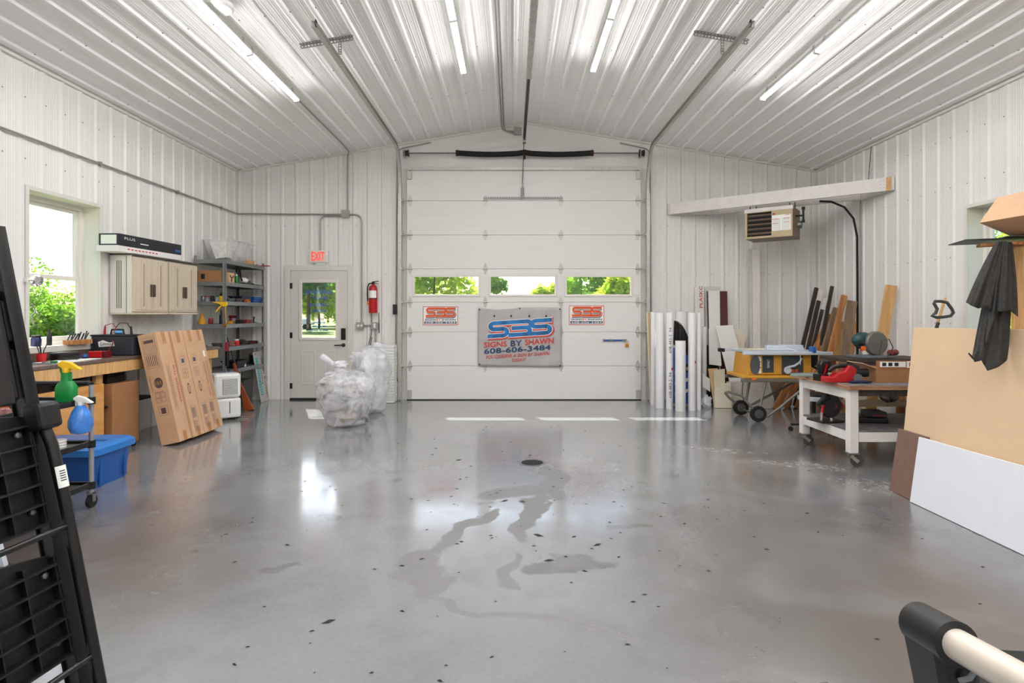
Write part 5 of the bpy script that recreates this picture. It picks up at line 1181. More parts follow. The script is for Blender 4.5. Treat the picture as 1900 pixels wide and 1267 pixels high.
# ---------------------------------------------------------------- floor drain and crumbs
c = FL(987.5, 858.5); t = thing('floor_drain', 'round dark grate of the floor drain in the middle of the floor', 'drain', (c.x, c.y, 0.0))
q = MB(); q.lathe([(.118, 0.0005), (.118, .003), (.100, .003), (.100, .0005)], n=32, cap=False); q.build('rim', STEELG, t)
q = MB(); q.lathe([(.10, .0005), (.10, .001)], n=32); q.build('well', mat('drain_black', (.06, .06, .06), .8), t)
for k in range(-4, 5):
    L = math.sqrt(max(0, .098**2-(k*.021)**2)); q = MB(); q.box(-L, L, k*.021-.006, k*.021+.006, .001, .004); q.build('grate_bar', DARKMET, t)
q = MB(); r = random.Random(5)
for k in range(170):
    x, y = (r.gauss(.25, .9), r.gauss(3.9, 1.2)) if k < 120 else (r.uniform(-2.4, 3), r.uniform(1.9, 7)); s = r.uniform(.003, .010) * (2.2 if k % 14 == 0 else 1); a = r.uniform(-.6, .6)
    q.add([(x-s*1.8*math.cos(a), y-s*1.8*math.sin(a), .001), (x+s*math.sin(a)*.6, y-s*.7, .002), (x+s*1.8*math.cos(a), y+s*1.8*math.sin(a), .0015), (x, y+s*.7, .004)], [(0, 1, 2, 3)])
o = q.build('floor_crumbs', mat('dark_crumb', (.12, .115, .11), .8)); tag(o, 'scattered dark crumbs and flakes on the concrete', 'debris', kind='stuff')

# ---------------------------------------------------------------- heater on its bracket, right corner
A = Vector((2.48, 9.0, 0)); B = Vector((4.79, 7.24, 0)); ex = (B-A).normalized(); ey = Vector((-ex.y, ex.x, 0)); ey = ey if ey.y > 0 else -ey
t = thing('heater_bracket', 'white painted timber frame spanning the right corner', 'timber frame', (A.x, A.y, 2.92)); L = (B-A).length
frame(t, ex, (0, 0, 1)); z0, z1 = 0., .172
q = MB(); q.box(0.02, L-.04, -.02, .018, z0, z1); q.build('front_beam', WHITEWOOD, t, bevel=.003)
q = MB(); q.box(L-.04, L+.01, -.018, .016, z0, z1); q.build('bare_end', PINE, t, bevel=.002)
off = .62; l0 = off/math.tan(math.atan2(abs(ex.y), ex.x))*1.0
def loc_(v): return Vector((Vector(v)-A).dot(ex)), 0
a2 = Vector((3.27, 9.0, 0)); b2 = Vector((4.79, 7.85, 0)); ua, va = (a2-A).dot(ex), (a2-A).dot(ey); ub, vb = (b2-A).dot(ex), (b2-A).dot(ey)
q = MB(); q.bar((ua, va, .05), (ub, vb, .05), .038, .09); q.build('rear_beam', WHITEWOOD, t, bevel=.003)
c1, c2 = (Vector((2.46, 9.02, 0))-A), (Vector((3.30, 9.02, 0))-A)
q = MB(); q.bar((c1.dot(ex), c1.dot(ey), .085), (c2.dot(ex), c2.dot(ey), .085), .03, .17); q.build('back_wall_ledger', WHITEWOOD, t, bevel=.003)
c1, c2 = (Vector((4.81, 7.2, 0))-A), (Vector((4.81, 7.9, 0))-A)
q = MB(); q.bar((c1.dot(ex), c1.dot(ey), .085), (c2.dot(ex), c2.dot(ey), .085), .03, .17); q.build('side_wall_ledger', WHITEWOOD, t, bevel=.003)
q = MB()
for u in (L-.10, L-.07): 
    for v in (.04, .085, .13): q.box(u, u+.006, -.0215, -.02, v, v+.006)
q.build('screw_heads', DARKMET, t)
h0 = A + ex*1.133 + ey*.03; t = thing('unit_heater', 'tan gas unit heater with dark louvres hanging under the white frame', 'heater', (h0.x, h0.y, 2.445)); frame(t, ex, (0, 0, 1))
HW, HD, HH = .635, .50, .42
TAN = mat('heater_tan', (.72, .64, .50), .45, var=.04); HDK = mat('heater_side', (.50, .43, .36), .5, var=.05)
q = MB(); q.box(0, HW, .03, HD, 0, HH); q.build('cabinet', HDK, t, bevel=.004)
q = MB(); q.box(0, .03, 0, .03, 0, HH); q.box(.36, HW, 0, .03, 0, HH); q.box(.03, .36, 0, .03, 0, .03); q.box(.03, .36, 0, .03, HH-.05, HH); q.build('front_frame', TAN, t, bevel=.003)
q = MB(); q.box(-.01, HW+.005, -.005, .03, HH-.04, HH+.012); q.build('top_flange', WHITEWOOD, t, bevel=.003)
q = MB(); q.box(.03, .36, .026, .031, .03, HH-.05); q.build('dark_opening', mat('heater_black', (.04, .035, .03), .8), t)
for k in range(5):
    q = MB(); z = .075 + k*.065; q.prism([(.0, 0), (.004, .006), (.028, -.012), (.028, -.018)], (.034, -.004, z), (0, 1, 0), (0, 0, 1), (.322, 0, 0)); q.build('louvre', mat('louvre_taupe', (.52, .45, .40), .5), t)
q = MB(); q.box(.37, HW-.02, -.0012, 0, .09, .31); lb = q.build('instruction_label', PAPERW, t)
q = MB()
for z, u0, u1 in ((.30, .54, .6), (.25, .375, .46), (.255, .52, .6), (.19, .375, .45), (.195, .52, .6)): q.box(u0, u1, -.002, -.0012, z, z+.006)
q.box(.375, .41, -.002, -.0012, .315, .34); q.build('red_print', REDINK, lb)
q = MB()
for i in range(9):
    for u0 in (.38, .50): q.box(u0, u0+.10, -.0018, -.0012, .105+i*.018, .105+i*.018+.003)
q.build('text_print', STEELG, lb)
q = MB(); q.tube([(HW, .2, .30), (HW+.10, .2, .30)], .012, 8); q.cyl((HW+.10, .2, .20), (HW+.10, .2, .41), .014); q.cyl((HW+.10, .2, .38), (HW+.10, .2, .42), .022); q.cyl((HW+.10, .2, .2), (HW+.10, .2, .24), .02); q.build('gas_valve', BLACK, t)
q = MB(); q.cyl((HW, .38, .2), (HW+.05, .38, .2), .06, .05, n=18); q.build('motor', STEELG, t, True)
for u in (.05, HW-.05):
    for v in (.08, HD-.08):
        q = MB(); q.cyl((u, v, HH), (u, v, HH+.06 if v < .2 else HH+.12), .006, n=6); q.build('hanger_rod', DARKMET, t)
hz = 2.93
q = MB(); q.tube([Vector(p) for p in ((4.30, 7.98, hz), (4.45, 7.96, hz-.01), (4.62, 7.94, hz-.09), (4.74, 7.93, hz-.25), (4.79, 7.93, hz-.5), (4.795, 7.93, hz-1.1), (4.795, 7.93, .3))], .015, 8); one('gas_hose', 'black gas hose curving down the right corner from the heater', 'hose', q, BLACKR, smooth=True)
q = MB(); q.tube([(XR-.03, 7.66, 3.6), (XR-.035, 7.68, 3.4), (XR-.03, 7.72, 3.15)], .004, 5); one('dangling_wire', 'thin dark wire dangling from the ceiling edge above the white frame', 'wire', q, BLACK)

# ---------------------------------------------------------------- vinyl rolls standing by the wall
VIN = mat('white_vinyl', (.93, .925, .93), .22, var=.015); VINB = mat('white_matte_roll', (.88, .87, .85), .5, var=.02)
def roll(label, px, yb_, dpx, ytop, m=VIN, core_m=CARDD, marks=()):
    c = FL(px, yb_); R_ = dpx/2*c.y/F_PX; c.y += R_*0; top = CZ-(ytop-HY)*c.y/F_PX
    t = thing('vinyl_roll', label, 'roll', (c.x, c.y, 0), group='rolls standing by the garage door')
    q = MB(); q.lathe([(R_*.97, .0), (R_, .004), (R_, top), (R_*.8, top), (R_*.8, top-.06), (.0, top-.06)], n=28, cap=False); q.build('rolled_sheet', m, t, True)
    q = MB(); q.lathe([(R_*.8, top+.002), (R_*.66, top+.002), (R_*.66, top-.05)], n=28, cap=False); q.build('core_tube', core_m, t, True)
    for kind, z, s in marks:
        if kind == 'num':
            q = MB(); vs, fs = text_geo('608-483-2194')
            q.add([((R_+.0012)*math.sin(-.08 - (y-.5)*.8), -(R_+.0012)*math.cos(-.08 - (y-.5)*.8), z + x*s) for x, y in vs], fs); q.build('printed_number', INK, t)
        else:
            q = MB(); q.grid(lambda u, v: ((R_+.001)*math.sin(s+.1+u*.6), -(R_+.001)*math.cos(s+.1+u*.6), z+.035*v+u*.01), 5, 1); q.build('red_tape', RED, t)
    return t
roll('narrow white roll at the left end, partly behind the first thick roll', 1212.5, 751, 10, 579)
roll('glossy thick white roll left of the numbered roll', 1224, 756, 16, 580, marks=())
roll('white roll with black phone number printed along it twice', 1242.5, 758, 13, 580, marks=(('num', .16, .36), ('num', .80, .36), ('tape', .55, .1)))
roll('wide white roll standing behind the black film', 1264, 747, 22, 578)
roll('short white roll in front of the blue banner', 1262.5, 762, 19, 632)
roll('tall white roll with red tape right of the short roll', 1284, 761, 14, 580, marks=(('tape', .66, .35),))
roll('slim white roll right of the red taped roll', 1296.5, 760, 9, 580)
roll('thin short grey-white roll at the right end', 1307, 752, 8, 606, VINB)
c = FL(1263, 751); t = thing('blue_banner_roll', 'rolled blue printed banner with white strokes behind the short roll', 'banner', (c.x, c.y-.02, 0))
BB = mat('blue_banner', (.08, .36, .74), .45, var=.25, scale=6)
q = MB(); q.lathe([(.115, .03), (.12, .04), (.118, .84), (.1, .85)], n=24); q.build('rolled_sheet', BB, t, True)
for k, z in enumerate((.14, .30, .46)):
    q = MB(); q.grid(lambda u, v: (.1215*math.sin(-1.1+2.2*u), -.1215*math.cos(-1.1+2.2*u), z+.05*v+.09*u), 10, 1); q.build('white_stroke', PAPERW, t)
q = MB(); q.grid(lambda u, v: (.1212*math.sin(.25+.9*u), -.1212*math.cos(.25+.9*u), .5+.12*v), 6, 1); q.build('black_patch', INK, t)
t = thing('black_film_flap', 'curved black film flopped over the blue banner', 'film', (c.x, c.y-.04, .78))
q = MB(); q.grid(lambda u, v: (-.115+.24*u+.06*v*v*u-.02, -.09-.05*math.sin(math.pi*u)+.05*v, .48*(1-v)*(1-u*u*.75) + .13*v*(1-u) - .12*u*v), 14, 14); q.build('sheet', mat('glossy_black_film', (.10, .095, .095), .25, var=.1), t, True, solid=.003)

# ---------------------------------------------------------------- boards leaning on the back wall
def leaner(name, label, cat, pts, y_bot, y_top, th, m, group='boards leaning on the back wall', floor=True, bev=.002):
    """flat board: photo outline pts -> points on a plane leaning from y_bot at the floor to y_top higher up"""
    z_ref = 1.5
    def on(px, py):
        k = (y_top-y_bot)/z_ref; s = (HY-py)/F_PX; y = (y_bot + k*CZ)/(1 - k*s); return P(px, py, y)
    vs = [on(*p) for p in pts]; n = len(vs)
    for v in vs: v.z = max(v.z, .004)
    o0 = sum(vs, Vector())/n; o0.z = min(v.z for v in vs)
    dp = Vector((0, 1, -(y_top-y_bot)/z_ref)).normalized()*th
    q = MB(); a = [v-o0 for v in vs]; q.add(a + [v+dp for v in a], [tuple(range(n-1, -1, -1)), tuple(range(n, 2*n))] + [(i, (i+1) % n, n+(i+1) % n, n+i) for i in range(n)])
    o = q.build(name, m, None, bevel=bev); o.location = o0; tag(o, label, cat, group); return o
FOAM = mat('white_foam_board', (.88, .87, .85), .6, var=.03); CREAM = mat('cream_board', (.86, .82, .74), .6, var=.04); MAROON = mat('maroon_sheet', (.30, .09, .09), .4, var=.08); GRYB = mat('pale_grey_board', (.80, .79, .77), .6, var=.03); TANB = mat('tan_board', (.78, .65, .47), .6, var=.05)
leaner('plywood_strip', 'narrow tan board edge left of the rolls', 'board', [(1203, 579), (1209.5, 578), (1212, 747), (1209, 747)], 8.66, 8.84, .012, TANB)
leaner('white_strip', 'pale strip beside the narrow tan board, left of the rolls', 'board', [(1199, 579), (1203, 579), (1209, 746), (1206, 746)], 8.70, 8.86, .008, CREAM)
o = leaner('plastic_sign_strip', 'white strip with red vertical letters above the rolls', 'board', [(1289, 532), (1306, 532), (1308, 742), (1292, 742)], 8.78, 8.96, .006, FOAM)
v0 = P(1302.5, 571, 8.9) - o.location; text(o, 'PLASKC', REDINK, (v0.x, v0.y-.04, v0.z), (0, .05, 1), (-1, 0, 0), .335, .05, bold=.004)
leaner('tall_white_panel', 'tall white panel behind the maroon striped sheet', 'board', [(1307, 532), (1337, 532), (1340, 742), (1312, 742)], 8.82, 9.00, .006, GRYB)
leaner('maroon_panel', 'dark maroon sheet leaning behind a white panel', 'board', [(1311.5, 540), (1349.5, 540), (1353, 742), (1317, 742)], 8.72, 8.95, .008, MAROON)
leaner('white_cover_panel', 'white panel covering the left half of the maroon sheet', 'board', [(1314, 539), (1335.5, 539), (1338, 742), (1319, 742)], 8.68, 8.92, .008, FOAM)
leaner('dark_backing_sheet', 'black sheet low behind the white panels', 'board', [(1303, 640), (1330, 640), (1340, 750), (1305, 750)], 8.62, 8.85, .006, mat('black_sheet', (.07, .075, .085), .5))
leaner('mid_white_panel', 'white panel left of the slanted board', 'board', [(1315, 610), (1334, 610), (1339, 679), (1316, 676)], 8.50, 8.72, .012, FOAM, floor=False)
leaner('slanted_white_board', 'white board leaning sideways in front of the maroon sheet', 'board', [(1327, 604.5), (1359, 603), (1401, 752), (1365, 752)], 8.40, 8.66, .010, FOAM)
leaner('curvy_cream_board', 'cream offcut with a curved edge right of the slanted board', 'board', [(1362, 611), (1374, 610.5), (1377, 617), (1387, 622), (1383, 633), (1381, 640), (1390, 750), (1372, 750)], 8.62, 8.88, .010, CREAM)
leaner('small_left_offcut', 'short pale offcut behind the long strip, on its left', 'board', [(1390, 614), (1401, 613), (1402, 748), (1391, 748)], 8.75, 8.98, .012, GRYB)
leaner('small_right_offcut', 'short pale offcut behind the long strip, on its right', 'board', [(1409, 613), (1418, 612), (1419, 748), (1410, 748)], 8.75, 8.98, .012, GRYB)
leaner('long_white_strip', 'tall white plank reaching up under the heater', 'board', [(1396, 463), (1410, 463), (1411, 640), (1412, 752), (1398, 752)], 8.76, 8.87, .012, WHITEWOOD)
leaner('second_long_strip', 'tall narrow white strip behind the tall white plank', 'board', [(1389, 462), (1397, 461), (1402, 752), (1393, 752)], 8.80, 8.905, .010, GRYB)
leaner('tan_sheet_edge', 'tan sheet edge low beside the rolls', 'board', [(1314, 684), (1332, 683), (1334, 757), (1325, 757)], 8.28, 8.60, .010, TANB)
leaner('yellowish_panel', 'pale yellow panel with a small mark behind the low white board', 'board', [(1324, 687), (1345, 684), (1346, 757), (1327, 757)], 8.25, 8.5, .008, mat('pale_yellow_board', (.80, .77, .66), .6))
leaner('low_white_box_panel', 'low cream panel standing in front of the slanted board', 'board', [(1326, 719), (1338, 718), (1338, 712), (1356, 710), (1358, 757.5), (1326, 757)], 8.22, 8.42, .05, CREAM)
leaner('low_pale_sheet', 'low wide pale sheet behind the saw stand wheels', 'board', [(1348, 708), (1424, 706), (1432, 757), (1356, 758)], 8.3, 8.5, .012, mat('dirty_white_board', (.78, .75, .71), .7, var=.08))
leaner('low_front_sheet', 'white sheet on the floor in front of the low pale sheet', 'board', [(1386, 722), (1427, 721), (1438, 758), (1390, 758.5)], 8.16, 8.34, .010, FOAM)
leaner('brown_wedge_board', 'dark wedge of plywood right of the low white sheets', 'board', [(1427, 704), (1462, 690), (1448, 752), (1440, 752)], 8.36, 8.55, .012, GREYWOOD)
c = FL(1311, 756); q = MB(); blob(q, (0, 0, .085), .09, .75, .75, 1.15, 6, .3, 8); one('crumpled_plastic', 'crumpled clear plastic lump at the foot of the rolls', 'plastic', q, FILM2, (c.x, c.y, 0))
leaner('folded_white_card', 'white folded card above the crumpled plastic', 'board', [(1303, 692), (1317, 703), (1318, 727), (1304, 718)], 8.30, 8.5, .006, FOAM)

# ---------------------------------------------------------------- lumber in the right corner
def stick(label, p_top, p_bot, y_top, y_bot, wpx, th, m, name='lumber_board', tip=None):
    a = P(p_bot[0], p_bot[1], y_bot); a.z = max(a.z, .012); b = P(p_top[0], p_top[1], y_top); d = (b-a).normalized(); w = wpx*((y_top+y_bot)/2)/F_PX
    sd = d.cross(Vector((0, 1, 0))).normalized(); fr_ = sd.cross(d).normalized()
    o = MB().box(-w/2, w/2, -th/2, th/2, 0, (b-a).length).build(name, m, None, bevel=.003)
    M = Matrix((sd, fr_, d)).transposed().to_4x4(); M.translation = a; o.matrix_world = M; tag(o, label, 'lumber', 'lumber leaning in the right corner')
    if tip: q = MB(); L_ = (b-a).length; q.box(-w/2-.001, w/2+.001, -th/2-.001, th/2+.001, L_-.19, L_+.001); q.build('white_tip', WHITEWOOD, o)
    return o
ST = [('leftmost black board of the lumber, leaning right', (1515, 534), (1462, 757), 8.96, 8.40, 7, .03, DARKWOOD, 0), ('dark board with white tip next to the black board', (1524, 537), (1474, 757), 8.93, 8.34, 7, .03, DARKWOOD, 1), ('shorter dark board with white tip', (1531, 553), (1480, 757), 8.90, 8.30, 6, .025, DARKWOOD, 1),
 ('thin dark board reaching highest in the lumber', (1544, 531), (1500, 757), 8.98, 8.44, 6, .03, DARKWOOD, 0), ('reddish stud slanting behind the table saw', (1535, 600), (1456, 757), 8.80, 8.22, 9, .038, OLDWOOD, 0), ('orange stud slanting left in the lumber', (1541, 584), (1478, 757), 8.82, 8.18, 8, .038, OLDWOOD, 0),
 ('grey weathered stud in the middle of the lumber', (1551, 571), (1497, 757), 8.86, 8.22, 9, .038, GREYWOOD, 0), ('tall orange stud with knots, tallest of the brown boards', (1567, 548), (1515, 757), 8.9, 8.2, 10, .04, OLDWOOD, 0), ('stud standing right of the tall knotted stud', (1562, 597), (1538, 757), 8.78, 8.14, 10, .04, PINE, 0),
 ('wide stained plank at the right of the lumber', (1581, 558), (1556, 757), 8.9, 8.3, 18, .03, GREYWOOD, 0), ('thin orange lath at the right end of the lumber', (1586, 597), (1572, 757), 8.72, 8.2, 6, .02, OLDWOOD, 0), ('short pale stud just behind the saw fence', (1519, 646), (1500, 757), 8.6, 8.1, 10, .04, PINE, 0),
 ('broad orange stud crossing in front of the lumber', (1537, 628), (1490, 757), 8.62, 8.04, 12, .04, OLDWOOD, 0), ('short orange stud low under the work table edge', (1470, 700), (1440, 757), 8.3, 8.02, 12, .04, OLDWOOD, 0), ('short leaning stud behind the chair seat', (1548, 680), (1520, 757), 8.3, 7.98, 12, .04, OLDWOOD, 0), ('low orange board right of the chair seat', (1580, 670), (1562, 757), 8.4, 8.0, 11, .03, OLDWOOD, 0)]
for k, (lab, a, b, yt, ybm, w, th, m, tip) in enumerate(ST):
    yw = 4.78*F_PX/(a[0]+w/2-950) - (.03 + .012*(k % 4) if k < 11 else .10)      # tops rest against the right wall
    yt2 = min(yt, yw); ybm2 = min(ybm, yt2 - .10 - .03*(k % 3)); py = HY + CZ*F_PX/ybm2 - 1.5
    f = (py - a[1])/(b[1]-a[1]); stick(lab, a, (a[0] + (b[0]-a[0])*f, py), yt2, ybm2, w, th, m, tip=tip)
o = stick('clean pine plank leaning alone on the right wall', (1654, 529), (1612, 775), 7.12, 7.2, 20, .03, PINE); b_ = o
# ---------------------------------------------------------------- table saw on its rolling stand
SAWY = mat('saw_yellow', (.80, .58, .20), .4, var=.06); SAWG = mat('saw_charcoal', (.22, .24, .25), .5, var=.1); ALU = mat('aluminium', (.84, .87, .91), .35, .45, var=.06); STAND = mat('stand_grey', (.50, .48, .46), .4, .5, var=.06)
t = thing('table_saw', 'yellow table saw with silver top on a wheeled folding stand', 'table saw', (3.30, 7.45, 0)); ox_, oy_ = 3.30, 7.45
def S(px, py, y): v = P(px, py, y); return (v.x-ox_, v.y-oy_, v.z)
q = MB(); q.box(-.22, .48, -.24, .24, .59, .85); q.build('cabinet', SAWY, t, bevel=.01)
q = MB(); q.prism([(-.33, .58), (-.22, .58), (-.22, .85), (-.30, .85)], (0, -.24, 0), (1,0,0), (0,0,1), (0, .48, 0)); q.build('end_panel', SAWY, t, bevel=.01)
q = MB(); q.lathe([(.12, 0), (.12, .012), (.02, .014)], n=28); o = q.build('blade_cover', mat('blade_grey', (.45, .46, .48), .3, .7), t, True); o.rotation_euler = (math.radians(90), 0, 0); o.scale = (.5, 1, 1); o.location = (-.235, -.243, .715)
q = MB(); q.box(-.14, .0, -.252, -.24, .62, .83); q.build('logo_plate', SAWG, t, bevel=.008); text(t, 'DEWALT', PAPERW, (-.055, -.2535, .68), (0, 0, 1), (-1, 0, 0), .10, .03)
q = MB(); q.box(.10, .37, -.255, -.24, .60, .83); q.build('control_panel', SAWG, t, bevel=.008)
q = MB(); q.lathe([(.042, 0), (.046, .008), (.046, .02), (.028, .024), (.026, .012), (.002, .012)], n=24); o = q.build('hand_wheel', mat('wheel_pale', (.75, .77, .8), .4), t, True); o.rotation_euler = (math.radians(90), 0, 0); o.location = (.165, -.256, .65)
q = MB(); q.tube([(.17, -.262, .69), (.25, -.262, .70), (.31, -.262, .74), (.35, -.262, .80)], [.012, .016, .014, .01], 8); q.build('bevel_lever', mat('wheel_pale', (.75, .77, .8), .4), t, True)
q = MB()
for k in range(2): q.box(.215+.05*k, .255+.05*k, -.258, -.254, .625, .66)
q.build('red_switch', mat('saw_orange', (.7, .3, .15), .5), t, bevel=.004)
q = MB()
for k in range(3): q.box(-.20, -.155, -.2415, -.24, .61+.075*k, .67+.075*k)
q.build('warning_label', PAPERW, t)
q = MB(); q.box(-.30, .62, -.30, .36, .855, .885); q.build('table_top', ALU, t, bevel=.006)
q = MB(); q.box(-.42, .70, -.335, -.305, .845, .885); q.build('front_rail', ALU, t, bevel=.006); q = MB(); q.box(-.44, .70, .37, .40, .85, .885); q.build('rear_rail', ALU, t, bevel=.006)
q = MB(); q.box(-.46, -.40, .33, .44, .84, .888); q.build('rail_end', BLACK, t, bevel=.004)
q = MB(); q.box(.0, .47, -.06, .02, .888, .955); q.box(.02, .46, -.10, -.061, .888, .925); q.build('rip_fence', ALU, t, bevel=.006)
q = MB(); q.box(.44, .49, -.345, -.24, .87, .95); q.build('fence_head', BLUE, t, bevel=.012)
q = MB(); q.box(-.22, .25, .0, .26, .888, .896); q.build('pale_offcut', CREAM, t); 
q = MB(); q.tube([(.20, -.1, .93), (.26, -.28, .90), (.30, -.32, .83), (.31, -.3, .72)], .004, 6); q.build('white_cord', WHITEP, t, True)
q = MB(); q.box(-.40, .32, -.29, .28, .545, .585); q.build('base_tray', SAWY, t, bevel=.01)
q = MB(); q.box(.44, .58, -.2, -.1, .7, .85); q.tube([(.48, -.15, .72), (.6, -.15, .66), (.80, -.15, .63)], .018, 8); q.build('outfeed_support', BLACK, t)
for y in (-.27, .26):
    q = MB(); q.box(-.42, .55, y-.02, y+.02, .50, .543); q.build('stand_rail', STAND, t, bevel=.006)
def stub(nm, pts, r=.016): q = MB(); q.tube(pts, r, 10); q.build(nm, STAND, t, True)
yn, yf = 7.18, 7.66
stub('stand_leg', [S(1421, 706, yn), S(1408, 765, yn)]); stub('stand_leg', [S(1391, 704, yf), S(1383, 755, yf)])
stub('stand_leg', [S(1500, 712, yn), S(1452, 752, yn), S(1424, 773, yn), S(1412, 773, yn), S(1400, 762, yn), S(1384, 743, yn), S(1376, 734, yn), S(1352, 727, yn)])
stub('stand_leg', [S(1480, 705, yf), S(1396, 750, yf), S(1383, 758, yf)]); stub('stand_leg', [S(1482, 708, yf), S(1509, 765, yf)]); stub('stand_leg', [S(1496, 712, yn), S(1520, 782, yn)])
stub('handle_tube', [S(1352, 727, yn), S(1347, 728, 7.3), S(1346, 729, yf), S(1352, 737, yf), S(1370, 752, yf)])
stub('axle', [S(1378, 759, yf), S(1405, 770, yn)], .012)
for px, py, y in ((1374.5, 757.5, yf), (1407, 769, yn)):
    c = Vector(S(px, py, y)); c.z = .102
    q = MB(); q.lathe([(.04, -.022), (.095, -.025), (.1, -.016), (.1, .016), (.095, .025), (.04, .022)], n=30); o = q.build('wheel', BLACKR, t, True); o.rotation_euler = (math.radians(90), 0, 0); o.location = c
    q = MB(); q.lathe([(.056, .0235), (.05, .029), (.018, .029), (.016, .036), (.002, .036)], n=24); h = q.build('hub', mat('hub_grey', (.3, .3, .3), .5), o, True)
q = MB(); q.tube([S(1379, 707, 7.3), S(1377, 725, 7.3), S(1379, 742, 7.3), S(1381, 748, 7.3)], .005, 6); q.build('power_cord', BLACK, t, True)
q = MB(); c = Vector(S(1395, 704, 7.17)); q.cyl(c, c+Vector((.05, 0, .005)), .014, n=12); q.build('orange_knob', ORANGE, t, True)

# ---------------------------------------------------------------- white rolling work table
t = thing('work_table', 'white painted rolling work table with worn plywood top', 'table', (3.62, 5.5, 0)); hx, hy = .64, .46
TOPM = mat('worn_table_top', (.45, .43, .44), .55, var=.35, scale=12); EDGE = mat_wood('plywood_edge', '#7d4a36', '#c49a78', stretch=(2, 2, 60), scale=3)
q = MB(); q.box(-hx-.02, hx, -hy-.03, hy+.12, .728, .732); q.build('top_skin', TOPM, t)
for k in range(2):
    q = MB(); q.box(-hx-.02, hx, -hy-.03, hy+.12, .69+.0195*k, .708+.0195*k); q.build('plywood_sheet', EDGE, t, bevel=.002)
lw = .075
for sx in (-1, 1):
    for sy in (-1, 1):
        x, y = sx*(hx-lw/2-.01), sy*(hy-lw/2-.01)
        q = MB(); q.box(x-lw/2, x+lw/2, y-lw/2, y+lw/2, .125, .689); q.build('leg', WHITEWOOD, t, bevel=.004)
        q = MB(); q.box(x-.045, x+.045, y-.045, y+.045, .118, .125); q.cyl((x, y, .095), (x, y, .118), .022, n=12); ft = q.build('caster_plate', STEELG, t)
        q = MB(); q.bar((x-.02, y-.022, .10), (x+.045, y-.022, .045), .004, .03); q.bar((x-.02, y+.022, .10), (x+.045, y+.022, .045), .004, .03); q.build('caster_fork', mat('zinc_yellow', (.66, .65, .60), .4, .6), ft)
        q = MB(); q.cyl((x+.04, y-.015, .05), (x+.04, y+.015, .05), .05, n=22); w_ = q.build('caster_wheel', mat('caster_rubber', (.28, .26, .23), .6), ft, True)
for s in (-1, 1):
    q = MB(); q.box(s*(hx-.03)-.015, s*(hx-.03)+.015, -hy+.09, hy-.09, .60, .689); q.build('apron', WHITEWOOD, t, bevel=.003)
    q = MB(); q.box(-hx+.09, hx-.09, s*(hy-.03)-.015, s*(hy-.03)+.015, .63, .689); q.build('apron', DARKWOOD, t, bevel=.003)
    q = MB(); q.box(s*(hx-.03)-.015, s*(hx-.03)+.015, -hy+.09, hy-.09, .225, .31); q.build('lower_rail', WHITEWOOD, t, bevel=.003)
    q = MB(); q.box(-hx+.09, hx-.09, s*(hy-.03)-.015, s*(hy-.03)+.015, .225, .31); q.build('lower_rail', WHITEWOOD, t, bevel=.003)
q = MB(); q.box(-hx+.015, hx-.015, -hy+.015, hy-.015, .311, .325); q.build('lower_shelf', TOPM, t)
tz = .733
MRED = mat('tool_red', (.70, .07, .09), .38, var=.06)
c = P(1568, 704, 5.20); t = thing('cordless_saw', 'red and black cordless circular saw lying on the work table', 'power tool', (c.x-.02, 5.25, tz))
q = MB(); q.prism([(-.15, 0), (.10, 0), (.12, .06), (.13, .12), (.09, .15), (.06, .155), (.02, .10), (-.04, .085), (-.08, .05), (-.15, .055)], (0, -.05, 0), (1,0,0), (0,0,1), (0, .10, 0)); q.build('housing', MRED, t, bevel=.01)
q = MB(); q.tube([(-.10, 0, .10), (-.06, 0, .135), (.0, 0, .15), (.06, 0, .15)], [.018, .020, .020, .022], 10); q.build('handle', BLACK, t, True)
q = MB(); q.cyl((.12, 0, .085), (.25, 0, .085), .042, .038, n=18); q.build('motor', BLACK, t, True); q = MB(); q.lathe([(.04, -.05), (.04, .05)], n=18); o = q.build('blade_guard', STEELG, t, True); o.rotation_euler = (math.radians(90), 0, 0); o.location = (.13, -.02, .04)
c = P(1535, 700, 5.35); t = thing('impact_driver', 'black and red impact driver with battery on the work table', 'power tool', (c.x, 5.38, tz), .3)
q = MB(); q.prism([(-.06, .03), (-.02, .03), (.05, .16), (.04, .19), (-.06, .19), (-.085, .15)], (0, -.03, 0), (1,0,0), (0,0,1), (0, .06, 0)); q.build('housing', BLACK, t, bevel=.012); q = MB(); q.prism([(-.055, .06), (-.04, .055), (-.005, .15), (-.025, .155)], (0, -.032, 0), (1,0,0), (0,0,1), (0, .002, 0)); q.build('red_stripe', MRED, t)
q = MB(); q.box(-.115, -.0, -.04, .04, 0, .065); q.build('battery', BLACK, t, bevel=.01); q = MB(); q.box(-.105, -.05, -.0415, -.04, .015, .04); q.build('battery_label', MRED, t)
q = MB(); q.box(-.15, .15, -.025, .025, 0, .018); q.box(-.14, .14, -.012, .012, .0182, .022); one('steel_level', 'pale green-grey metal level lying at the table edge', 'level', q, mat('pale_green_metal', (.62, .70, .68), .35, .5), (P(1500, 693, 5.75).x-.03, 5.72, tz), -.12, bevel=.003)
t = thing('blue_hand_tool', 'dark blue pliers lying in front of the open carton', 'tool', (P(1600, 708, 5.1).x, 5.14, tz), .1); q = MB(); q.tube([(-.08, -.01, .012), (0, 0, .014), (.07, .02, .012)], .010, 8); q.build('lower_grip', mat('navy_grip', (.06, .1, .26), .5), t, True); q = MB(); q.tube([(-.08, .025, .012), (0, .01, .014), (.07, -.012, .012)], .010, 8); q.build('upper_grip', mat('navy_grip', (.06, .1, .26), .5), t, True); q = MB(); q.box(.06, .11, -.01, .014, .004, .02); q.build('jaw', DARKMET, t)
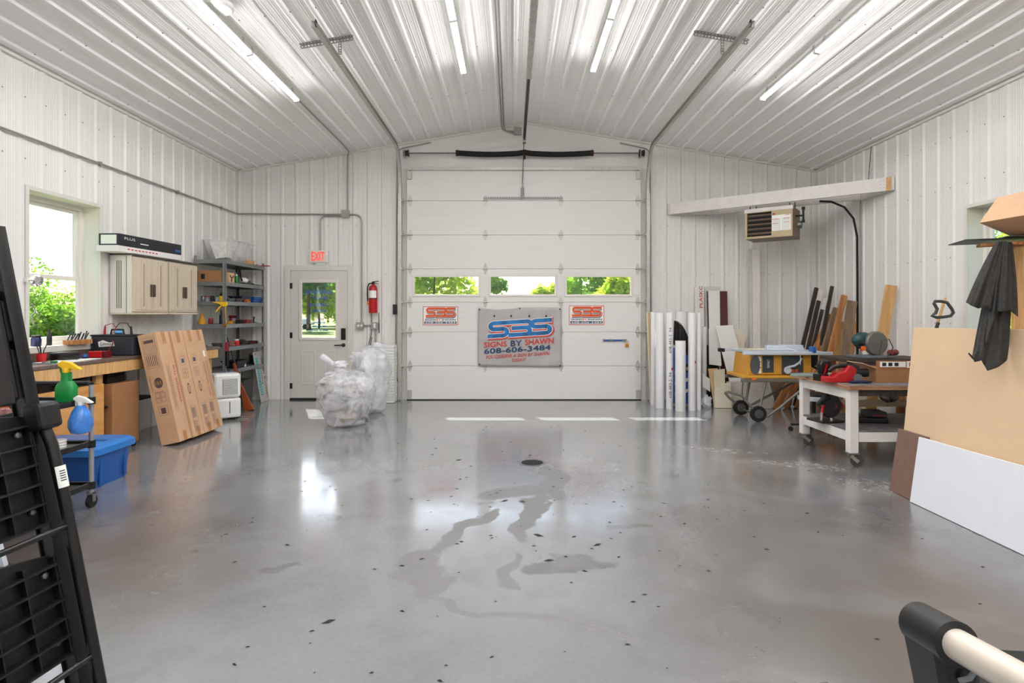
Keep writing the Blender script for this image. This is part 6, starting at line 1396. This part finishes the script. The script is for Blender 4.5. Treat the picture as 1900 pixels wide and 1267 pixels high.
# open carton
c = P(1632, 707, 5.18); t = thing('open_carton', 'open brown carton with shipping label at the end of the work table', 'box', (c.x+.17, 5.33, tz), -.03)
w_, d_, h_ = .36, .26, .13
q = MB()
for a in ((-w_/2, w_/2, -d_/2, -d_/2+.005), (-w_/2, w_/2, d_/2-.005, d_/2), (-w_/2, -w_/2+.005, -d_/2+.005, d_/2-.005), (w_/2-.005, w_/2, -d_/2+.005, d_/2-.005)): q.box(*a, 0, h_)
q.box(-w_/2+.005, w_/2-.005, -d_/2+.005, d_/2-.005, 0, .005); q.build('carton', CARDD, t)
q = MB(); q.bar((-w_/2, 0, h_), (-w_/2-.12, 0, h_+.045), d_, .005, (0, 0, 1)); q.build('side_flap', CARD, t)
q = MB(); q.box(-w_/2, w_/2, -d_/2-.004, -d_/2+.0, h_, h_+.07); fl = q.build('front_flap', CARDD, t)
q = MB(); q.box(-w_/2+.03, w_/2-.10, -d_/2-.006, -d_/2-.004, h_+.012, h_+.06); q.build('shipping_label', PAPERW, fl); q = MB()
for k in range(3): q.box(-w_/2+.05+k*.055, -w_/2+.085+k*.055, -d_/2-.007, -d_/2-.006, h_+.02, h_+.052)
q.build('barcode', DARKMET, fl); q = MB(); q.box(w_/2-.09, w_/2-.01, -d_/2-.006, -d_/2-.004, h_+.005, h_+.065); q.build('white_sticker', PAPERW, fl); q = MB(); q.box(w_/2-.07, w_/2-.035, -d_/2-.0072, -d_/2-.006, h_+.015, h_+.055); q.build('red_mark', REDINK, fl)
q = MB(); q.box(-w_/2-.001, w_/2-.02, -d_/2+.0, d_/2-.0, h_+.0, h_+.003) ; 
# lower shelf
lz = .326
c = P(1540, 775, 5.45); t = thing('small_mitre_saw', 'black and red saw standing on the lower shelf of the work table', 'power tool', (c.x, 5.5, lz), .2)
q = MB(); q.box(-.14, .10, -.11, .11, 0, .022); q.build('base', DARKMET, t, bevel=.006)
q = MB(); q.lathe([(.11, -.02), (.118, -.012), (.118, .012), (.11, .02)], n=28); o = q.build('blade_guard', mat('guard_charcoal', (.12, .11, .12), .4), t, True); o.rotation_euler = (math.radians(90), 0, 0); o.location = (.03, 0, .15)
q = MB(); q.cyl((.06, .02, .14), (.18, .06, .14), .05, .045, n=16); q.build('motor', MRED, t, True)
q = MB(); q.tube([(.0, -.03, .24), (-.08, -.04, .22), (-.14, -.04, .17)], [.02, .022, .018], 10); q.build('handle', BLACK, t, True)
q = MB(); q.bar((-.09, -.03, .02), (-.06, -.02, .16), .02, .025); q.build('red_arm', MRED, t, bevel=.003); q = MB(); q.cyl((-.11, -.06, .02), (-.11, -.06, .10), .012); q.cyl((-.03, -.09, .02), (-.03, -.09, .05), .016); q.build('clamp_post', CHROME, t, True)
c = P(1607, 772, 5.45); t = thing('battery_charger', 'black battery charger block on the lower shelf', 'charger', (c.x+.02, 5.48, lz), -.15)
q = MB(); q.box(-.16, .16, -.09, .09, 0, .05); q.build('base', BLACK, t, bevel=.012); q = MB(); q.box(-.02, .15, -.085, .085, .052, .11); q.build('battery', mat('battery_charcoal', (.13, .13, .15), .5), t, bevel=.012); q = MB(); q.box(.02, .13, -.0865, -.085, .065, .08); q.build('label_strip', mat('dull_red', (.5, .12, .14), .5), t)

# ---- stool
c = Vector((3.46, 6.55, 0)); t = thing('rolling_stool', 'low rolling stool with chrome seat ring behind the work table', 'stool', c)
q = MB(); q.lathe([(.155, .40), (.165, .415), (.16, .445), (.10, .455)], n=30); q.build('seat', BLACK, t, True); q = MB(); q.lathe([(.168, .375), (.172, .38), (.172, .42), (.166, .424)], n=30, cap=False); q.build('seat_ring', ALU, t, True)
q = MB(); q.cyl((0, 0, .10), (0, 0, .40), .022, n=14); q.build('column', BLACK, t, True)
for k in range(5):
    a = 2*math.pi*k/5+.3; dx, dy = math.cos(a), math.sin(a)
    q = MB(); q.bar((0, 0, .10), (.24*dx, .24*dy, .075), .035, .025); q.build('leg', BLACK, t, bevel=.006); q = MB(); q.cyl((.24*dx-.012*dy, .24*dy+.012*dx, .028), (.24*dx+.012*dy, .24*dy-.012*dx, .028), .028, n=14); q.build('caster', BLACK, t, True)

# ---------------------------------------------------------------- side bench by the right wall
t = thing('side_bench', 'dark topped wooden bench against the right wall', 'bench', (4.30, 6.72, 0))
q = MB(); q.box(-.53, .50, -.28, .28, .81, .85); q.build('top', DARKWOOD, t, bevel=.003)
q = MB(); q.box(-.50, .47, -.27, -.235, .72, .808); q.build('front_apron', DARKWOOD, t, bevel=.003)
for i, (x, y) in enumerate(((-.42, -.22), (.42, -.22), (-.42, .22), (.42, .22))):
    q = MB(); q.box(x-.035, x+.035, y-.035, y+.035, 0, .719 if y < 0 else .808); q.build('leg', WHITEWOOD if i == 0 else OLDWOOD, t, bevel=.003)
q = MB(); q.box(-.44, .44, -.2, .24, .3, .318); q.build('lower_shelf', GREYWOOD, t)
bz2 = .851
c = P(1612, 650, 6.6); t = thing('mitre_saw', 'teal mitre saw with grey guard and orange knob on the side bench', 'power tool', (c.x+.02, 6.62, bz2), .15)
q = MB(); q.box(-.20, .22, -.13, .13, 0, .03); q.build('base', STEELG, t, bevel=.006)
q = MB(); q.lathe([(.13, -.035), (.14, -.02), (.14, .02), (.13, .035)], n=30); o = q.build('blade_guard', mat('guard_grey', (.45, .43, .40), .4, .3), t, True); o.rotation_euler = (math.radians(90), 0, 0); o.location = (.08, 0, .165)
q = MB(); blob(q, (-.02, .08, .20), .11, 1.2, .8, .85, 4, .05, 12); q.build('motor_housing', TEAL, t, True)
q = MB(); q.tube([(-.08, -.02, .16), (-.16, -.03, .18), (-.21, -.03, .15), (-.17, -.03, .12), (-.10, -.03, .12)], .014, 8); q.build('handle', BLACK, t, True); q = MB(); q.cyl((-.12, -.06, .11), (-.12, -.03, .11), .028, n=14); q.build('orange_knob', ORANGE, t, True)
q = MB(); q.tube([(.0, -.14, .05), (.03, -.15, .2), (.12, -.15, .22), (.18, -.14, .12), (.1, -.15, .02)], .006, 6); q.build('power_cord', mat('olive_cord', (.25, .24, .16), .7), t, True)
t = thing('small_red_drill', 'small dark red drill at the wall end of the side bench', 'drill', (P(1656, 658, 6.6).x, 6.6, bz2), 2.2); q = MB(); q.cyl((0, -.09, .06), (0, .07, .06), .035, n=14); q.build('body', mat('dull_red', (.5, .12, .14), .5), t, True); q = MB(); q.bar((0, .04, .05), (.0, .10, .02), .03, .04); q.build('grip', BLACK, t, bevel=.004)
q = MB(); q.lathe([(.035, 0), (.042, .02), (.045, .12), (.040, .14)], n=18, cap=False); one('clear_cup', 'clear plastic cup beside the small red drill', 'cup', q, CLEAR, (P(1651, 640, 6.75).x, 6.78, bz2), smooth=True)
q = MB(); q.tube([(-.05+.12*i*.1, .0, .34+.05*math.sin(i*.3)) for i in range(11)], [.055, .06]*5+[.055], 14); one('ribbed_hose', 'dark ribbed hose length on the side bench shelf', 'hose', q, mat('hose_brown', (.25, .21, .18), .6), (4.28, 6.5, .04), smooth=False)
c = P(1660, 720, 6.4); q = MB(); q.box(-.13, .13, -.004, .004, 0, .30); one('pale_backboard', 'pale board with a wire standing under the side bench', 'board', q, CREAM, (c.x-.15, 6.9, .32))

# ---------------------------------------------------------------- shovel handle behind the tan sheet
t = thing('shovel', 'grey D-handle of a shovel leaning on the right wall', 'shovel', (4.52, 5.95, 0)); a = Vector((0, 0, .08)); b = P(1738, 607, 5.95) - Vector((4.52, 5.95, 0)); 
top = P(1757, 556, 5.97) - Vector((4.52, 5.95, 0)); d = (top-b).normalized()
q = MB(); q.tube([a, b, b + d*.05], .017, 10); q.build('shaft', BLACK, t, True)
def H(px, py): return P(px, py, 5.93) - Vector((4.52, 5.95, 0))
q = MB(); q.tube([H(1729, 586), H(1736, 581), H(1739, 573), H(1733, 563), H(1735, 559), H(1746, 559), H(1757, 561), H(1766, 573), H(1769, 580), H(1764, 586), H(1752, 588), H(1738, 589)], .016, 10, closed=True); q.build('grip', mat('grip_grey', (.25, .25, .25), .55), t, True)
q = MB(); q.box(-.11, .11, -.01, .01, 0, .26); q.build('blade', DARKMET, t, bevel=.005)
q = MB(); q.tube([Vector((4.50, 6.10, .02)), P(1737, 607, 6.05), P(1754, 553, 6.08)], .014, 8); one('broom_stick', 'plain wooden stick standing behind the shovel handle', 'stick', q, PINE, smooth=True)

# ---------------------------------------------------------------- sheets leaning at right, rack, towel
TANS = mat('tan_sheet', (.85, .735, .60), .75, var=.04, scale=3, bump=.05, bscale=90)
BRN = mat('brown_hardboard', (.47, .36, .31), .75, var=.08, scale=20)
WSH = mat('white_coated_board', (.88, .89, .92), .4, var=.015)
def lean_sheet(name, label, y0, y1, x0, x1, h0, h1, th, m, cut=None):
    q = MB(); n = [(y0, 0, x0), (y1, 0, x0), (y1, h1, x1), (y0, h0, x1)]
    vs = [Vector((x-x0, y-y0, z)) for y, z, x in n]; q.add(vs + [v + Vector((th, 0, 0)) for v in vs], [(0, 1, 2, 3), (7, 6, 5, 4), (0, 4, 5, 1), (1, 5, 6, 2), (2, 6, 7, 3), (3, 7, 4, 0)])
    o = one(name, label, 'sheet', q, m, (x0, y0, .003), group='sheets leaning on the rack at right', bevel=.002); return o
lean_sheet('tan_fibre_sheet', 'large tan fibreboard sheet leaning at right under the towel', 4.36, 2.0, 2.945, 3.065, 1.25, 1.285, .012, TANS)
lean_sheet('brown_hardboard_strip', 'brown hardboard strip at the foot of the tan sheet', 4.40, 4.08, 2.905, 2.975, .475, .475, .010, BRN)
lean_sheet('white_coated_sheet', 'white coated board standing along the floor at right', 4.13, 2.1, 2.875, 2.94, .467, .50, .012, WSH)

t = thing('wood_rack', 'wooden storage rack at right carrying flat boxes', 'rack', (3.55, 3.2, 0))
PX_ = -.33
for x in (PX_, .35):
    for y in (.42, -.75):
        q = MB(); q.box(x-.019, x+.019, y-.045, y+.045, 0, 1.79); q.build('post', PINE, t, bevel=.003)
q = MB(); q.box(PX_-.02, .38, .40, .44, 1.74, 1.79); q.build('end_rail', PINE, t, bevel=.003); q = MB(); q.box(PX_-.02, .38, -.8, -.7, 1.74, 1.79); q.build('end_rail', PINE, t, bevel=.003)
q = MB(); q.box(PX_-.05, .40, -.85, .47, 1.791, 1.806); q.build('top_board', OLDWOOD, t, bevel=.002)
q = MB(); q.box(PX_+.02, .38, -.8, .44, .8, .818); q.build('middle_board', PLY, t)
q = MB(); q.bar((3.02, 3.70, 1.80), (3.40, 3.52, 1.815), .09, .018); one('loose_batten', 'loose wooden batten sticking out over the rack', 'batten', q, OLDWOOD, bevel=.002)
q = MB(); q.box(-.22, .30, -.15, .15, 0, .006); one('black_flat_sheet', 'thin black sheet on the rack under the carton', 'sheet', q, BLACK, (3.16, 3.72, 1.83), -.35)
q = MB(); q.box(-.14, .3, -.12, .12, 0, .005); one('grey_flat_sheet', 'thin grey sheet on the rack above the black one', 'sheet', q, STEELG, (3.28, 3.66, 1.845), -.3)
c = P(1826, 420, 3.6); t = thing('upper_carton', 'open brown carton lying on top of the rack', 'box', (3.40, 3.45, 1.855), .12)
q = MB(); q.prism([(-.42, .08), (-.29, .245), (.35, .29), (.40, .08), (.38, .0), (-.20, .0)], (0, -.12, 0), (1,0,0), (0,0,1), (0, .34, 0)); q.build('carton', CARD, t, bevel=.004)
q = MB(); q.prism([(-.25, -.003), (.2, -.003), (.3, .075), (-.10, .06)], (0, -.128, 0), (1,0,0), (0,0,1), (0, .005, 0)); q.build('open_flap', CARD, t)

# towel draped over the rack corner
TOW = mat('charcoal_terry', (.27, .265, .26), .95, var=.18, scale=40, bump=.5, bscale=260, spec=.1)
o0 = Vector((3.05, 3.55, 1.03)); t = thing('towel', 'charcoal grey towel hanging from the rack corner over the tan sheet', 'towel', o0)
def drape(name, top, bot, y0, dy, amp, fr, ph, nu=44, nv=36):
    def along(pts, u):
        f = u*(len(pts)-1); i = min(int(f), len(pts)-2); f -= i; return (pts[i][0] + (pts[i+1][0]-pts[i][0])*f, pts[i][1] + (pts[i+1][1]-pts[i][1])*f)
    def fn(u, v):
        a, b = along(top, u), along(bot, u); bulge = 5*math.sin(math.pi*v)*(u-.5)
        px, py = a[0] + (b[0]-a[0])*v + bulge, a[1] + (b[1]-a[1])*v
        y = y0 - dy*v - .03*math.sin(math.pi*u) + amp*(.25+.75*v)*(math.sin(u*fr+ph+v*.8) + .45*math.sin(u*fr*2.3+ph*2-v))
        return P(px, py, y) - o0
    q = MB(); q.grid(fn, nu, nv); return q.build(name, TOW, t, True, solid=.007)
drape('back_drape', [(1852, 450), (1876, 450)], [(1806, 655), (1808, 672), (1822, 668), (1832, 688), (1850, 682), (1868, 668), (1871, 640)], 3.60, .10, .012, 15, .4)
drape('left_drape', [(1848, 449), (1866, 447)], [(1793, 561), (1803, 567), (1815, 572), (1833, 566), (1840, 590)], 3.56, .07, .016, 12, 1.2)
drape('right_drape', [(1858, 447), (1877, 450)], [(1828, 640), (1838, 610), (1851, 577), (1862, 578), (1874, 575), (1889, 588)], 3.55, .08, .014, 14, 2.2)
q = MB(); q.tube([P(1797, 655, 3.47)-o0, P(1805, 664, 3.47)-o0, P(1812, 650, 3.47)-o0], [.004, .010, .012], 8); q.build('corner_tail', TOW, t, True)

# ---------------------------------------------------------------- near right: cart handle
t = thing('hand_cart', 'black bracketed cart with a pale handle tube in the near right corner', 'cart', (.80, .60, 0))
def C(px, py, y): return P(px, py, y) - Vector((.80, .60, 0))
a = C(1748, 1180, .83); b = C(1990, 1318, .63)
ax = (b-a).normalized(); PALE = mat('pale_metal_tube', (.80, .76, .71), .35, .25, var=.06)
q = MB(); q.tube([a, b], .0215, 24); q.build('handle_tube', PALE, t, True)
q = MB(); q.tube([a-ax*.055, a-ax*.05, a+ax*.03, a+ax*.031], [.024, .031, .031, .026], 24); q.build('bracket_sleeve', BLACK, t, True)
dn = Vector((.035, -.012, -.25)); sd_ = ax.cross(Vector((0, 0, 1))).normalized()
q = MB(); m0 = a - ax*.012; q.prism([(-.041, 0), (.041, 0), (.041, -.28), (-.025, -.28)], m0 - sd_*.030, ax, dn.normalized(), sd_*.052) if False else None
q = MB(); top = [m0 + ax*s*.040 + sd_*r_*.029 for s, r_ in ((-1, -1), (1, -1), (1, 1), (-1, 1))]; bot = [m0 + dn + ax*s*.033 + sd_*r_*.024 for s, r_ in ((-1, -1), (1, -1), (1, 1), (-1, 1))]
q.add(top + bot, [(0, 1, 2, 3), (7, 6, 5, 4), (0, 4, 5, 1), (1, 5, 6, 2), (2, 6, 7, 3), (3, 7, 4, 0)]); q.build('bracket_leg', BLACK, t, bevel=.008)
pb = m0 + dn
q = MB(); q.tube([pb, Vector((pb.x+.05, pb.y, .12))], .018, 14); q.build('upright', BLACK, t, True)
q = MB(); q.box(-.10, .32, -.28, .26, .10, .135); q.build('deck', BLACK, t, bevel=.01)
q = MB(); g0 = C(1826, 1203, .86); q.prism([(0, 0), (.30, -.03), (.30, -.20), (.03, -.10)], g0, (1, 0, 0), (0, -.5, .85), (0, .012, -.008)); q.build('grey_plate', mat('plate_grey', (.36, .355, .34), .6), t, bevel=.002)
q = MB(); q.tube([C(1780, 1262, .80), C(1800, 1258, .79), C(1808, 1245, .79)], .004, 6); q.build('latch_wire', STEELG, t, True)
q = MB(); q.box(-.03, .30, -.02, .02, .135, .62); q.build('back_panel', mat('cart_black', (.05, .05, .05), .55), t, bevel=.01)
for x in (-.07, .28):
    for y in (-.24, .22):
        q = MB(); q.cyl((x-.015, y, .05), (x+.015, y, .05), .05, n=18); q.build('wheel', BLACKR, t, True)

# ---------------------------------------------------------------- utility cart (left)
t = thing('utility_cart', 'black three-tray utility cart with grey posts beside the bench', 'cart', (-3.19, 3.62, 0)); hx, hy = .23, .40
for sx in (-1, 1):
    for sy in (-1, 1):
        q = MB(); q.cyl((sx*hx, sy*hy, .10), (sx*hx, sy*hy, .86 if sy > 0 else .79), .016, n=14); q.build('post', mat('post_grey', (.62, .62, .64), .4, .4), t, True)
        q = MB(); q.cyl((sx*hx-.014, sy*hy, .042), (sx*hx+.014, sy*hy, .042), .042, n=18); cw = q.build('caster_wheel', BLACKR, t, True); q = MB(); q.bar((sx*hx-.019, sy*hy, .04), (sx*hx-.019, sy*hy, .11), .004, .03, (0,1,0)); q.bar((sx*hx+.019, sy*hy, .04), (sx*hx+.019, sy*hy, .11), .004, .03, (0,1,0)); q.box(sx*hx-.021, sx*hx+.021, sy*hy-.018, sy*hy+.018, .095, .102); q.build('caster_fork', STEELG, cw)
        for z in (.16, .45, .755):
            q = MB(); q.cyl((sx*hx, sy*hy, z-.03), (sx*hx, sy*hy, z+.02), .026, n=14); q.build('collar', BLACK, t, True)
for z in (.16, .45, .755):
    q = MB(); q.box(-hx+.01, hx-.01, -hy+.01, hy-.01, z-.012, z); tr = q.build('tray', BLACK, t)
    q = MB()
    for s in (-1, 1): q.box(s*hx-.011, s*hx+.011, -hy, hy, z-.02, z+.018); q.box(-hx, hx, s*hy-.011, s*hy+.011, z-.02, z+.018)
    q.build('tray_rim', BLACK, tr, bevel=.004)
q = MB(); q.tube([(-hx, hy, .855), (-hx+.03, hy+.02, .868), (hx-.03, hy+.02, .868), (hx, hy, .862)], .017, 10); q.build('push_handle', BLACK, t, True)
tz = .7565
def trigger_head(t, z, m, m2, s=1., rz=0.):
    q = MB(); q.lathe([(.019*s, z), (.021*s, z+.02*s), (.018*s, z+.028*s)], n=16); q.build('collar', m, t, True)
    q = MB(); q.prism([(-.045*s, z+.055*s), (-.02*s, z+.072*s), (.03*s, z+.06*s), (.085*s, z+.026*s), (.088*s, z+.018*s), (.05*s, z+.016*s), (.024*s, z+.026*s), (.017*s, z+.0*s), (-.017*s, z+.0*s), (-.022*s, z+.03*s), (-.045*s, z+.042*s)], (0, -.014*s, 0), (1,0,0), (0,0,1), (0, .028*s, 0)); q.build('spray_head', m, t, bevel=.006)
    q = MB(); q.tube([(-.03*s, 0, z+.04*s), (-.035*s, 0, z+.015*s), (-.028*s, 0, z-.005*s)], .006*s, 6); q.build('trigger', m2, t, True)
c = P(117, 742, 3.9); t = thing('green_spray_bottle', 'green spray bottle with yellow head on the cart top', 'spray bottle', (c.x, 3.93, tz))
q = MB(); vs = []
PR = [(.062, .036, 0), (.066, .04, .012), (.066, .04, .10), (.05, .034, .125), (.029, .028, .14), (.027, .027, .20)]
n = 20
for rx, ry, z in PR: vs += [(math.copysign(abs(math.cos(2*math.pi*j/n))**.6, math.cos(2*math.pi*j/n))*rx, math.copysign(abs(math.sin(2*math.pi*j/n))**.6, math.sin(2*math.pi*j/n))*ry, z) for j in range(n)]
q.add(vs, [(i*n+j, i*n+(j+1) % n, (i+1)*n+(j+1) % n, (i+1)*n+j) for i in range(len(PR)-1) for j in range(n)] + [tuple(range(n-1, -1, -1))]); q.build('bottle', GREEN, t, True); trigger_head(t, .198, YELLOW, GREEN, 1.15)
c = P(145, 800, 3.86); t = thing('blue_spray_bottle', 'clear spray bottle of blue liquid with white head hooked on the cart rim', 'spray bottle', (-2.915, 3.86, c.z-.015))
BL_ = mat('blue_liquid_bottle', (.25, .50, .82), .12, var=.35, scale=16)
q = MB(); q.lathe([(.03, .0), (.055, .008), (.072, .05), (.070, .09), (.05, .15), (.03, .185), (.022, .19)], n=24); q.build('bottle', BL_, t, True); trigger_head(t, .188, WHITEP, WHITEP, .95)
t = thing('white_ribbed_stack', 'stack of white caps on the middle cart tray', 'cap stack', (-3.02, 3.80, .452)); 
for k in range(4): q = MB(); q.lathe([(.045, k*.018), (.048, k*.018+.003), (.046, k*.018+.016)], n=20); q.build('cap', WHITEP, t, True)
q = MB(); blob(q, (0, 0, .05), .06, 1.4, 1., .8, 2, .3, 8); one('orange_glove', 'orange glove bunched on the cart top tray', 'glove', q, mat('orange_fabric', (.85, .48, .12), .8), (-3.05, 3.52, tz), smooth=True)
q = MB(); blob(q, (0, 0, .04), .06, 1.3, 1.2, .6, 7, .3, 8); one('blue_glove', 'blue glove lying at the near end of the cart top', 'glove', q, mat('blue_fabric', (.15, .35, .65), .8), (-3.10, 3.30, tz), smooth=True)
q = MB(); q.tube([(-.10, -.05, .03), (0, 0, .055), (.07, .03, .05), (.08, .04, .02)], [.022, .026, .026, .024], 12); one('grey_pipe_elbow', 'grey pipe elbow lying on the gloves', 'pipe', q, mat('pipe_grey', (.3, .31, .33), .5), (-3.04, 3.36, tz+.03), smooth=True)
q = MB(); q.box(-.05, .05, -.04, .04, 0, .035); one('white_red_pack', 'small white and red pack on the cart top', 'pack', q, mat('white_red_pack', (.85, .6, .58), .5, var=.5, scale=30), (-3.02, 3.44, tz), .3, bevel=.006)
q = MB(); blob(q, (0, 0, .07), .09, 1.2, 1.3, .75, 12, .25, 8); one('orange_cloth', 'orange cloth on the middle cart tray', 'cloth', q, mat('orange_fabric', (.85, .48, .12), .8), (-3.08, 3.62, .452), smooth=True)
q = MB(); q.box(-.12, .12, -.16, .16, 0, .09); one('blue_small_bin', 'dark blue bin on the bottom cart tray', 'bin', q, mat('deep_blue_plastic', (.05, .17, .38), .4), (-3.15, 3.62, .162), .1, bevel=.02)

# ---------------------------------------------------------------- black ladder, near left
LB = mat('ladder_black', (.035, .035, .04), .33, var=.15, scale=20); LP = mat('ladder_plastic', (.05, .045, .042), .5, var=.25, scale=14)
t = thing('folding_ladder', 'black folded step ladder leaning at the left edge of the picture', 'ladder', (-1.215, 1.72, .0))
frame(t, (-.19, -.98, 0), (-.19, .0, .98))
Wd = .50
for x in (0, Wd):
    q = MB(); q.box(x-.012, x+.012, -.075, -.018, 0, 1.66); q.box(x-.020, x+.020, -.022, -.018, 0, 1.66); q.box(x-.02, x+.02, -.076, -.072, 0, 1.66); q.build('rail', LB, t, bevel=.004)
    q = MB(); q.tube([(x, .028, 0), (x, .028, .8), (x, .020, .98), (x, .0, 1.06)], .0165, 14); q.build('rear_leg', LB, t, True)
    q = MB(); q.box(x-.035, x+.035, -.03, .04, 1.03, 1.11); q.build('pivot_block', LP, t, bevel=.012)
    q = MB(); q.box(x-.03, x+.03, -.08, .05, -.012, .04); q.build('foot', BLACKR, t, bevel=.008)
for z in (.735, .34):
    q = MB(); q.tube([(0, .028, z), (Wd, .028, z)], .009, 10); q.build('cross_rod', LB, t, True)
for z0, z1 in ((.02, .26), (.36, .66), (.75, 1.08)):
    q = MB(); xs = [.02 + (Wd-.04)*i/12 for i in range(13)]; h = z1-z0
    poly = [(x, z0 + .035*math.sin(math.pi*i/12)*-0 + (.025 if 0 < i < 12 else 0)*0) for i, x in enumerate(xs)] + [(x, z1 + .03*math.sin(math.pi*i/12)) for i, x in list(enumerate(xs))[::-1]]
    q.prism(poly, (0, -.045, 0), (1,0,0), (0,0,1), (0, .008, 0)); st = q.build('step', LP, t, bevel=.003)
    for k in range(6):
        zz = z0 + h*(k+.1)/5.6
        q = MB(); q.box(.022, Wd-.022, -.037, -.004, zz-.003, zz+.003); q.build('step_rib', LP, st)
    for k in range(6):
        xx = .03 + (Wd-.06)*k/5
        q = MB(); q.box(xx-.002, xx+.002, -.037, -.014, z0+.004, z1-.004); q.build('step_web', LP, st)
    for zz in (z0+.05, z1-.05):
        q = MB(); q.lathe([(.011, 0), (.009, .006), (.003, .009)], n=12); o = q.build('rivet', STEELG, st, True); o.rotation_euler = (math.radians(-90), 0, 0); o.location = (.05, -.034, zz)
q = MB(); q.box(.02, Wd-.02, -.06, -.03, 1.13, 1.44); pl = q.build('platform', LP, t, bevel=.01)
q = MB(); q.box(.10, .40, -.030, -.022, 1.18, 1.24); q.box(.05, .45, -.030, -.024, 1.30, 1.31); q.build('platform_ridge', LP, pl, bevel=.003)
q = MB(); q.box(.06, .11, -.03, .0, 1.12, 1.40); q.build('latch_arm', DARKMET, t, bevel=.006)
q = MB(); q.box(.13, .32, -.066, -.06, 1.36, 1.60); lab = q.build('instruction_label', PAPERW, t); q = MB()
for i in range(11): q.box(.14, .31-.03*(i % 3), -.0598, -.059, 1.375+i*.02, 1.379+i*.02)
q.build('label_print', STEELG, lab)
q = MB(); q.box(.035, .06, -.058, -.05, 1.46, 1.60); q.build('red_label', mat('dull_red', (.5, .12, .14), .5), t)
q = MB(); q.tube([(.0, -.05, 1.50), (.0, -.048, 1.62), (.03, -.045, 1.70), (.10, -.045, 1.735), (Wd-.10, -.045, 1.735), (Wd-.03, -.045, 1.70), (Wd, -.048, 1.62), (Wd, -.05, 1.50)], .024, 12); q.build('top_handle', LB, t, True)
for zz in (1.45, 1.30): q = MB(); q.box(.01, Wd-.01, -.066, -.045, zz-.015, zz+.015); q.build('cross_brace', LB, t, bevel=.004)
q = MB(); q.grid(lambda u, v: (.0178*math.cos(math.radians(20+110*u)), .028+.0178*math.sin(math.radians(20+110*u)), .85+.065*v), 8, 1); bc = q.build('barcode_sticker', PAPERW, t)
q = MB()
for k in range(5): q.grid(lambda u, v: (.0181*math.cos(math.radians(50+50*u)), .028+.0181*math.sin(math.radians(50+50*u)), .87+.007*k+.003*v), 4, 1)
q.build('barcode', INK, bc)
# aluminium leg showing through the ladder
t = thing('aluminium_step', 'aluminium step stool foot seen through the black ladder', 'step stool', (-2.72, 2.85, 0))
for k, (x, y) in enumerate(((.06, .13), (.06, -.25), (-.4, .13), (-.4, -.25))):
    q = MB(); q.bar((x, y, .04), (x*.55-.08, y*.8, .55), .05, .025, (0, 1, 0)); q.build('leg', ALU, t, bevel=.003); q = MB(); q.box(x-.03, x+.03, y-.035, y+.035, 0, .045); q.build('foot', BLACK, t, bevel=.006)
q = MB(); q.box(-.34, -.02, -.25, .16, .55, .58); q.build('step_top', ALU, t, bevel=.006)
